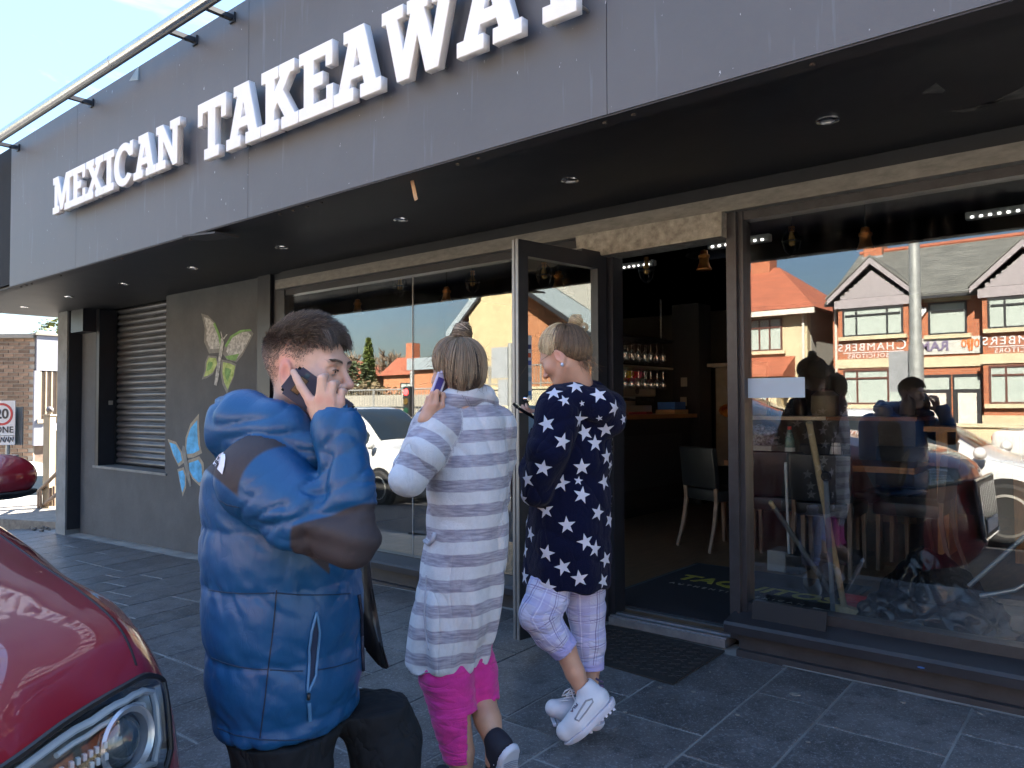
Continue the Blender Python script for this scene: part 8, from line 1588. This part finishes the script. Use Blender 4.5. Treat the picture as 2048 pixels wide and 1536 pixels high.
D = Sdf(np.array([-.20, -.28, .0]), np.array([.26, .30, .50]), .0045); D.chain([P1[2], P1[3], P1[4], J(1150, 1345, 2.93), J(1168, 1385, 2.92), J(1176, 1398, 2.92)], [.050, .046, .042, .037, .029, .028], .012); D.chain([P2[1], P2[2], P2[3], J(1182, 1385, 3.05), J(1180, 1420, 3.04)], [.05, .045, .035, .027, .027], .012)
v, q = D.mesh(2); make('legs', v, q, m_skin_w, wn, {'red': v[:, 0]*0, 'beard': v[:, 0]*0, 'scalp': v[:, 0]*0})
m_wtr = mat('white_trainer', (0.64, 0.66, 0.72), .5, var=.05, scale=20, bump=.05, bscale=120); m_wts = mat('white_trainer_sole', (0.60, 0.60, 0.68), .6, var=.06)
hN, bN, tN = J(1200, 1402, 2.90), J(1158, 1444, 2.88), J(1132, 1462, 2.875); uN = np.array([-.55, .12, .62]); o1 = shoe(wn, hN, bN, tN, uN, .047, m_wtr, m_wts, ankle=J(1173, 1378, 2.915), chunky=.026, soleoff=.04)
hF, bF, tF = J(1188, 1432, 3.03), J(1135, 1420, 3.0), J(1107, 1416, 2.985); o2 = shoe(wn, hF, bF, tF, (0, 0, 1), .042, m_wtr, m_wts, ankle=J(1178, 1395, 3.035), chunky=.03, soleoff=.038)
# sole teeth, laces, side loop and lettering on the near trainer
u_ = uN/np.linalg.norm(uN); lx = (tN-hN)/np.linalg.norm(tN-hN); sdv = np.cross(u_, lx); sdv = sdv if sdv[1] < 0 else -sdv; b = MB()
M3 = Matrix(((lx[0], sdv[0], u_[0]), (lx[1], sdv[1], u_[1]), (lx[2], sdv[2], u_[2])))
for k in range(9): c_ = hN+lx*(-.02+k*.0185)-u_*(.02+.027); b.box(tuple(c_), (.010, .082, .008), M=M3)
me = bpy.data.meshes.new('sole_teeth'); b.b.to_mesh(me); b.b.free(); tag(link('sole_teeth', me, m_wts, o1), kind='stuff')
b = MB(); 
for k in range(8): c_ = tF*(1-k/8)+hF*(k/8)-np.array([0, 0, .019+.032]); b.box(tuple(c_), (.012, .078, .008), rz=.1)
me = bpy.data.meshes.new('sole_teeth'); b.b.to_mesh(me); b.b.free(); tag(link('sole_teeth', me, m_wts, o2), kind='stuff')
sv = np.array([list(x.co) for x in o1.data.vertices]); hs1 = Hit(fn_, sv, np.array([list(p.vertices) for p in o1.data.polygons]))
on_cloth('side_loop', [(1150, 1438), (1158, 1424), (1172, 1402), (1184, 1398), (1186, 1404), (1172, 1424), (1158, 1442), (1150, 1438)], .0032, mat('grey_loop', (0.30, 0.31, 0.34), .6), o1, hs1, .001)
h0 = hs1(1149, 1416, .002)
if h0:
    n_ = h0[1]; xv = (Vector(J(1143, 1426, 2.88))-Vector(J(1152, 1402, 2.88))); xv = (xv-n_*xv.dot(n_)).normalized(); yv = n_.cross(xv); me = text_mesh('FILA', .020, .0008, 1.05, bold=.0006); me.transform(Matrix(((xv.x, yv.x, n_.x, h0[0].x), (xv.y, yv.y, n_.y, h0[0].y), (xv.z, yv.z, n_.z, h0[0].z), (0, 0, 0, 1)))); link('shoe_lettering', me, mat('trainer_ink', (0.06, 0.03, 0.10), .6), o1)
b = MB()
for k in range(5): p0, p1 = J(1122+k*5, 1402-k*5, 2.955), J(1140+k*5, 1400-k*6, 2.955); b.tube([p0, (p0+p1)/2+np.array([0, -.004, .004]), p1], .0028, 6)
b.tube([J(1142, 1376, 2.94), J(1130, 1382, 2.935), J(1124, 1392, 2.94), J(1134, 1388, 2.935), J(1142, 1378, 2.94), J(1146, 1392, 2.935), J(1152, 1404, 2.93)], .003, 6); me = bpy.data.meshes.new('laces'); b.b.to_mesh(me); b.b.free(); link('laces', me, m_wtr, o2, smooth=True)
b = MB(); b.tube([J(1192, 1357, 2.92), J(1200, 1362, 2.905), J(1206, 1364, 2.905)], .004, 6); b.box(tuple(J(1203, 1374, 2.905)), (.016, .01, .016)); me = bpy.data.meshes.new('heel_tab'); b.b.to_mesh(me); b.b.free(); link('heel_tab', me, mat('navy_tab', (0.06, 0.04, 0.10), .6), o1)
# her phone
xa_ = J(1090, 848, 3.0)-J(1034, 814, 2.955); t, M4, M3 = phone('black phone held low in the hand of the woman in the star gown', J(1060, 829, 2.985), xa_, J(1050, 822, 3.04)-J(1055, 829, 2.965), fn_, .070, .148, .010, [mat('gloss_black_phone', (0.006, 0.006, 0.008), .2)])
b = MB(); b.box((0, 0, .0054), (.138, .062, .001)); b.b.transform(M4); b.done('screen', mat('screen_black', (0.005, 0.005, 0.006), 0.08), t)
# ---------------------------------------------------------------- the red car beside the camera
cy0 = -0.08; rc_ = thing('red_car', 'dark red car parked at the kerb with its headlight and wing mirror close up', 'car', (-3.4, cy0, -0.29))
m_rp = mat('deep_red_paint', (0.23, 0.005, 0.014), 0.4, var=.02, coat=1.0, scale=3, spec=.5, rvar=0)
def flake(m): m.node_tree.nodes['Principled BSDF'].inputs['Coat Roughness'].default_value = 0.0; m.node_tree.nodes['Principled BSDF'].inputs['Coat IOR'].default_value = 1.65
flake(m_rp)
YL = [0, .25, .47, .60, .72, .79, .86, .905, .915, .90]
def crow(xs, zs): return list(zip(xs, YL, zs))
ctrl = [
 crow([-5.75]*10, [.98, .98, .97, .95, .90, .86, .82, .70, .40, .02]),
 crow([-5.4]*10, [1.03, 1.03, 1.02, 1.01, .98, .95, .88, .72, .40, -.05]),
 crow([-4.2]*10, [1.04, 1.04, 1.03, 1.02, 1.0, .97, .91, .74, .38, -.08]),
 crow([-3.1]*10, [1.04, 1.04, 1.035, 1.03, 1.01, .985, .925, .74, .36, -.08]),
 crow([-2.70]*10, [1.035, 1.035, 1.03, 1.02, .99, .965, .900, .74, .36, -.08]),
 crow([-2.30]*10, [.985, .985, .982, .965, .935, .915, .850, .70, .34, -.08]),
 crow([-2.0]*10, [.94, .94, .94, .918, .895, .87, .795, .66, .32, -.08]),
 crow([-1.70, -1.70, -1.72, -1.74, -1.76, -1.78, -1.80, -1.83, -1.86, -1.9], [.885, .886, .888, .875, .862, .845, .785, .62, .30, -.08]),
 crow([-1.45, -1.46, -1.50, -1.54, -1.57, -1.60, -1.66, -1.70, -1.72, -1.75], [.83, .832, .835, .829, .82, .803, .730, .57, .28, -.08]),
 crow([-1.27, -1.29, -1.36, -1.42, -1.475, -1.515, -1.58, -1.63, -1.65, -1.68], [.755, .757, .757, .755, .747, .730, .662, .50, .25, -.08]),
 crow([-1.19, -1.21, -1.29, -1.36, -1.43, -1.485, -1.55, -1.60, -1.63, -1.66], [.66, .66, .655, .655, .65, .63, .56, .42, .22, -.08]),
 crow([-1.16, -1.18, -1.26, -1.34, -1.41, -1.475, -1.54, -1.59, -1.62, -1.65], [.50, .50, .50, .50, .50, .49, .45, .35, .18, -.08]),
 crow([-1.12, -1.14, -1.22, -1.31, -1.39, -1.46, -1.53, -1.58, -1.61, -1.64], [.25, .25, .25, .25, .26, .27, .26, .2, .08, -.09]),
 crow([-1.14, -1.16, -1.24, -1.33, -1.41, -1.47, -1.53, -1.58, -1.61, -1.64], [.02, .02, .02, .02, .03, .04, .05, .03, -.0, -.10]),
 crow([-1.22, -1.24, -1.31, -1.39, -1.46, -1.51, -1.56, -1.60, -1.62, -1.65], [-.11]*10)]
NU, NV = 26, 20; G = surf(ctrl, NU, NV)
def side(Gs, s): g_ = Gs.copy(); g_[:, :, 1] = cy0+s*g_[:, :, 1]; return g_
# lamp recess: rows below the bonnet lip, columns from the crease outwards
j0, j1 = int(1.7*NV), int(5.72*NV)
def lo_u(u): return (9.0+.55*(1-u)**1.6)*NU
def hi_u(u): return (10.75-.25*(1-u)+.0*u)*NU*(1 if u < .9 else 1)-NU*.9*max(0, u-.86)**2*30
def in_lamp(i, j):
    u = (j+.5-j0)/(j1-j0); return 0 <= u <= 1 and lo_u(u) <= i+.5 <= hi_u(u)
def gpt(g_, i, j):
    i = min(max(i, 0), len(g_)-1.001); j = min(max(j, 0), g_.shape[1]-1.001); a, c = int(i), int(j); u, v = i-a, j-c; return g_[a, c]*(1-u)*(1-v)+g_[a+1, c]*u*(1-v)+g_[a, c+1]*(1-u)*v+g_[a+1, c+1]*u*v
for s in (1, -1):
    g_ = side(G, s); b = MB(); V = [[b.b.verts.new(Vector(p)) for p in row] for row in g_]; Lm = []
    for i in range(len(V)-1):
        for j in range(len(V[0])-1):
            f_ = [V[i][j], V[i][j+1], V[i+1][j+1], V[i+1][j]]
            if in_lamp(i, j): Lm.append((i, j)); continue
            b._f(f_)
    b.done('bonnet_and_wing', m_rp, rc_, smooth=True)
    # lamp: dark bowl set in, clear cover flush with the body
    ii = [i for i, j in Lm]; jj = [j for i, j in Lm]
    def off(i, j, d): 
        a = g_[min(i+1, len(g_)-1), j]-g_[max(i-1, 0), j]; c_ = g_[i, min(j+1, g_.shape[1]-1)]-g_[i, max(j-1, 0)]; n_ = np.cross(a, c_); n_ /= np.linalg.norm(n_); n_ = n_ if n_[0] > 0 or n_[2] > .3 else -n_; return g_[i, j]+n_*d
    hd_ = None
    cells = set(Lm); verts_ = sorted({(i+a, j+c_) for i, j in Lm for a in (0, 1) for c_ in (0, 1)}); 
    def patch(d, m, nm, par, dep=None):
        me = bpy.data.meshes.new(nm); ix = {k: n for n, k in enumerate(verts_)}; edge = {}
        for (i, j) in Lm:
            for k in ((i, j), (i, j+1), (i+1, j+1), (i+1, j)): edge[k] = edge.get(k, 0)+1
        me.from_pydata([tuple(off(k[0], k[1], d if (dep is None or edge[k] == 4) else dep)) for k in verts_], [], [(ix[(i, j)], ix[(i, j+1)], ix[(i+1, j+1)], ix[(i+1, j)]) for i, j in Lm]); o = link(nm, me, m, None, smooth=True); bpy.context.view_layer.update(); o.parent = par; o.matrix_parent_inverse = par.matrix_world.inverted(); return o
    bowl = patch(-.055, mat('lamp_bowl', (0.16, 0.17, 0.185), .25, metal=.6, var=.2), 'headlight', rc_, 0.0)
    patch(.002, MATS.get('lamp_glass') or glass_mat('lamp_glass', (.93, .95, .96), 1.6), 'lamp_cover', bowl, .001)
    def lampt(px_list, d, r, nm, m): b = MB(); b.tube([tuple(p) for p in px_list], r, 8); return b.done(nm, m, bowl, smooth=True)
    def og(i, j, d): a_, c_ = int(round(i*NU)), int(round(j*NV)); return off(a_, c_, d)
    us = np.linspace(0, 1, 40); J_ = lambda u: j0+(j1-j0)*u
    ring = [gpt(g_, lo_u(u), J_(u)) for u in us]+[gpt(g_, lo_u(1)+(hi_u(1)-lo_u(1))*t_, j1) for t_ in (.2, .4, .6, .8)]+[gpt(g_, hi_u(u), J_(u)) for u in us[::-1]]+[gpt(g_, lo_u(0)+(hi_u(0)-lo_u(0))*t_, j0) for t_ in (.75, .5, .25)]
    b = MB(); b.tube([tuple(p) for p in ring+ring[:1]], .0062, 6, cap=False); b.done('lamp_seal', m_trim, bowl, smooth=True)
    c_ = og(10.05, 4.15, -.020); nv_ = off(int(10.05*NU), int(4.15*NV), 1)-off(int(10.05*NU), int(4.15*NV), 0); qd = Vector(nv_*np.array([1.0, .6, .4])).to_track_quat('Z', 'Y').to_matrix().to_4x4()
    for nm, prof, m in (('projector_ring', [(.054, -.01), (.064, .004), (.060, .010), (.050, .004), (.048, -.02)], mat('satin_ring', (.55, .57, .6), .25, metal=.6)), ('projector_lens', [(.0, .012), (.020, .009), (.036, .001), (.046, -.014)], mat('lens_glass', (0.05, 0.07, 0.08), .04, spec=1.0, coat=1.0)), ('projector_cup', [(.050, -.012), (.0, -.016)], m_trim)):
        b = MB(); b.lathe((0, 0, 0), prof, 36, cap=False); b.b.transform(Matrix.Translation(Vector(c_)) @ qd); b.done(nm, m, bowl, smooth=True)
    m_drl = mat('drl_guide', (0.50, 0.54, 0.58), .15, var=.05, coat=.5)
    def up_(i, u, d=-.012): return og((lo_u(u)*(1-i)+hi_u(u)*i)/NU, J_(u)/NV, d)
    lampt([up_(.16, u) for u in np.linspace(.12, .9, 14)]+[up_(t_, .93) for t_ in (.3, .5, .7)]+[up_(.88, u) for u in np.linspace(.86, .3, 10)], 0, .0075, 'light_guide', m_drl)
    lampt([up_(.30, u, -.02) for u in np.linspace(.3, .82, 10)]+[up_(t_, .84, -.02) for t_ in (.45, .6)], 0, .005, 'light_guide', m_drl)
    rb_ = MB()
    for k in range(14):
        for r_ in (0, 1): rb_.box(tuple(up_(.50+.13*r_, .12+.028*k, -.020)), (.010, .007, .012), bev=.002)
    tag(rb_.done('lamp_ribs', m_drl, bowl), kind='stuff'); lampt([up_(.80, u, -.018) for u in np.linspace(.1, .5, 6)], 0, .010, 'lamp_bar', mat('lamp_white_bar', (.42, .44, .47), .3))
    # shut line between bonnet and wing, swage on the bonnet
    b = MB(); b.tube([tuple(g_[i, int(4.55*NV)]+np.array([0, 0, .0008])) for i in range(3*NU, 9*NU-2, 4)], .0026, 6); b.done('shut_line', mat('shut_line_black', (.01, .004, .005), .6), rc_)
    wheel(rc_, -2.12, cy0+s*.80, -.29+.36, .36, s, 10); wheel(rc_, -4.75, cy0+s*.80, -.29+.36, .36, s, 10)
    for wx in (-2.12, -4.75): MB().lathe((wx, cy0+s*.90, .075), [(.42, -.02), (.425, .018), (0, .018)] if s > 0 else [(.42, .02), (.425, -.018), (0, -.018)], 28, axis='Y').done('wheel_arch', m_trim, rc_)
# grille, chrome bars, bumper insert, plate
gl = MB(); b = MB(); b.prism([(-1.165, cy0-.42, .60), (-1.165, cy0+.42, .60), (-1.13, cy0+.33, .12), (-1.13, cy0-.33, .12)], (.03, 0, 0)); gr_ = b.done('grille', m_trim, rc_)
for k in range(9): y_ = cy0-.34+.085*k; MB().prism([(-1.140, y_-.012, .57), (-1.140, y_+.012, .57), (-1.098, y_+.012, .15), (-1.098, y_-.012, .15)], (.012, 0, 0)).done('grille_bar', m_chrome, gr_)
b = MB(); b.tube([(-1.155, cy0-.43, .61), (-1.155, cy0+.43, .61), (-1.10, cy0+.34, .11), (-1.10, cy0-.34, .11), (-1.155, cy0-.43, .61)], .016, 8); b.done('grille_frame', m_chrome, gr_); MB().box((-1.09, cy0, .22), (.012, .52, .11), bev=.003).done('number_plate', m_white, rc_)
# cabin
CAB = [[(-5.55, 0, 1.04), (-5.55, .40, 1.03), (-5.5, .70, 1.0), (-5.5, .80, .96)], [(-5.2, 0, 1.34), (-5.2, .4, 1.33), (-5.15, .62, 1.25), (-5.15, .82, .97)], [(-4.4, 0, 1.40), (-4.4, .4, 1.39), (-4.4, .64, 1.32), (-4.4, .84, .97)], [(-3.55, 0, 1.37), (-3.55, .4, 1.36), (-3.5, .64, 1.29), (-3.5, .84, .98)], [(-3.1, 0, 1.24), (-3.1, .4, 1.22), (-3.05, .66, 1.14), (-3.0, .83, .99)], [(-2.55, 0, 1.03), (-2.58, .4, 1.02), (-2.66, .68, 1.0), (-2.75, .80, .96)]]
Gc = surf([r + [(x, -y, z) for x, y, z in r[-2::-1]] for r in CAB], 6, 4); Gc[:, :, 1] += cy0; MB().grid(Gc).done('cabin', m_rp, rc_, smooth=True)
def cg(i0_, i1_, j0_, j1_, nm):
    g_ = Gc[i0_:i1_+1, j0_:j1_+1].copy(); cen = np.array([-4, cy0, .9]); g_ = cen+(g_-cen)*1.006; MB().grid(g_).done(nm, m_cgl, rc_, smooth=True)
cg(19, 29, 2, 22, 'windscreen'); cg(8, 22, 1+16, 22, 'side_window'); cg(8, 22, 2, 7, 'side_window'); cg(1, 5, 3, 21, 'rear_window')
# wing mirrors
for s in (1, -1):
    mc_ = np.array([-3.35, cy0+s*1.08, .985]); D = Sdf(mc_-.22, mc_+.22, .006); D.ell(mc_, (.085, .125, .088), 0); D.ell(mc_+np.array([.02, -s*.05, -.005]), (.07, .09, .078), .04); D.cut(lambda X, Y, Z: (-(X-mc_[0]+.045))+0*Y+0*Z); D.cut(lambda X, Y, Z: (mc_[2]-.052-Z)+0*X+0*Y); v, q = D.mesh(3); v0 = v-np.array(rc_.location); mi_o = make('wing_mirror', v0, q, m_rp, rc_)
    D = Sdf(mc_-.25, mc_+.25, .006); D.ell(mc_+np.array([-.004, 0, -.055]), (.085, .128, .030)); D.cone(mc_+np.array([-.0, -s*.08, -.06]), mc_+np.array([-.03, -s*.24, -.10]), .03, .04, .02); D.cut(lambda X, Y, Z: (Z-mc_[2]+.050)+0*X+0*Y); v, q = D.mesh(2); make('mirror_base', v-np.array(rc_.location), q, m_trim, mi_o); MB().span((mc_[0]-.052, mc_[1]-.10, mc_[2]-.05), (mc_[0]-.046, mc_[1]+.10, mc_[2]+.065)).done('mirror_glass', m_chrome, mi_o)
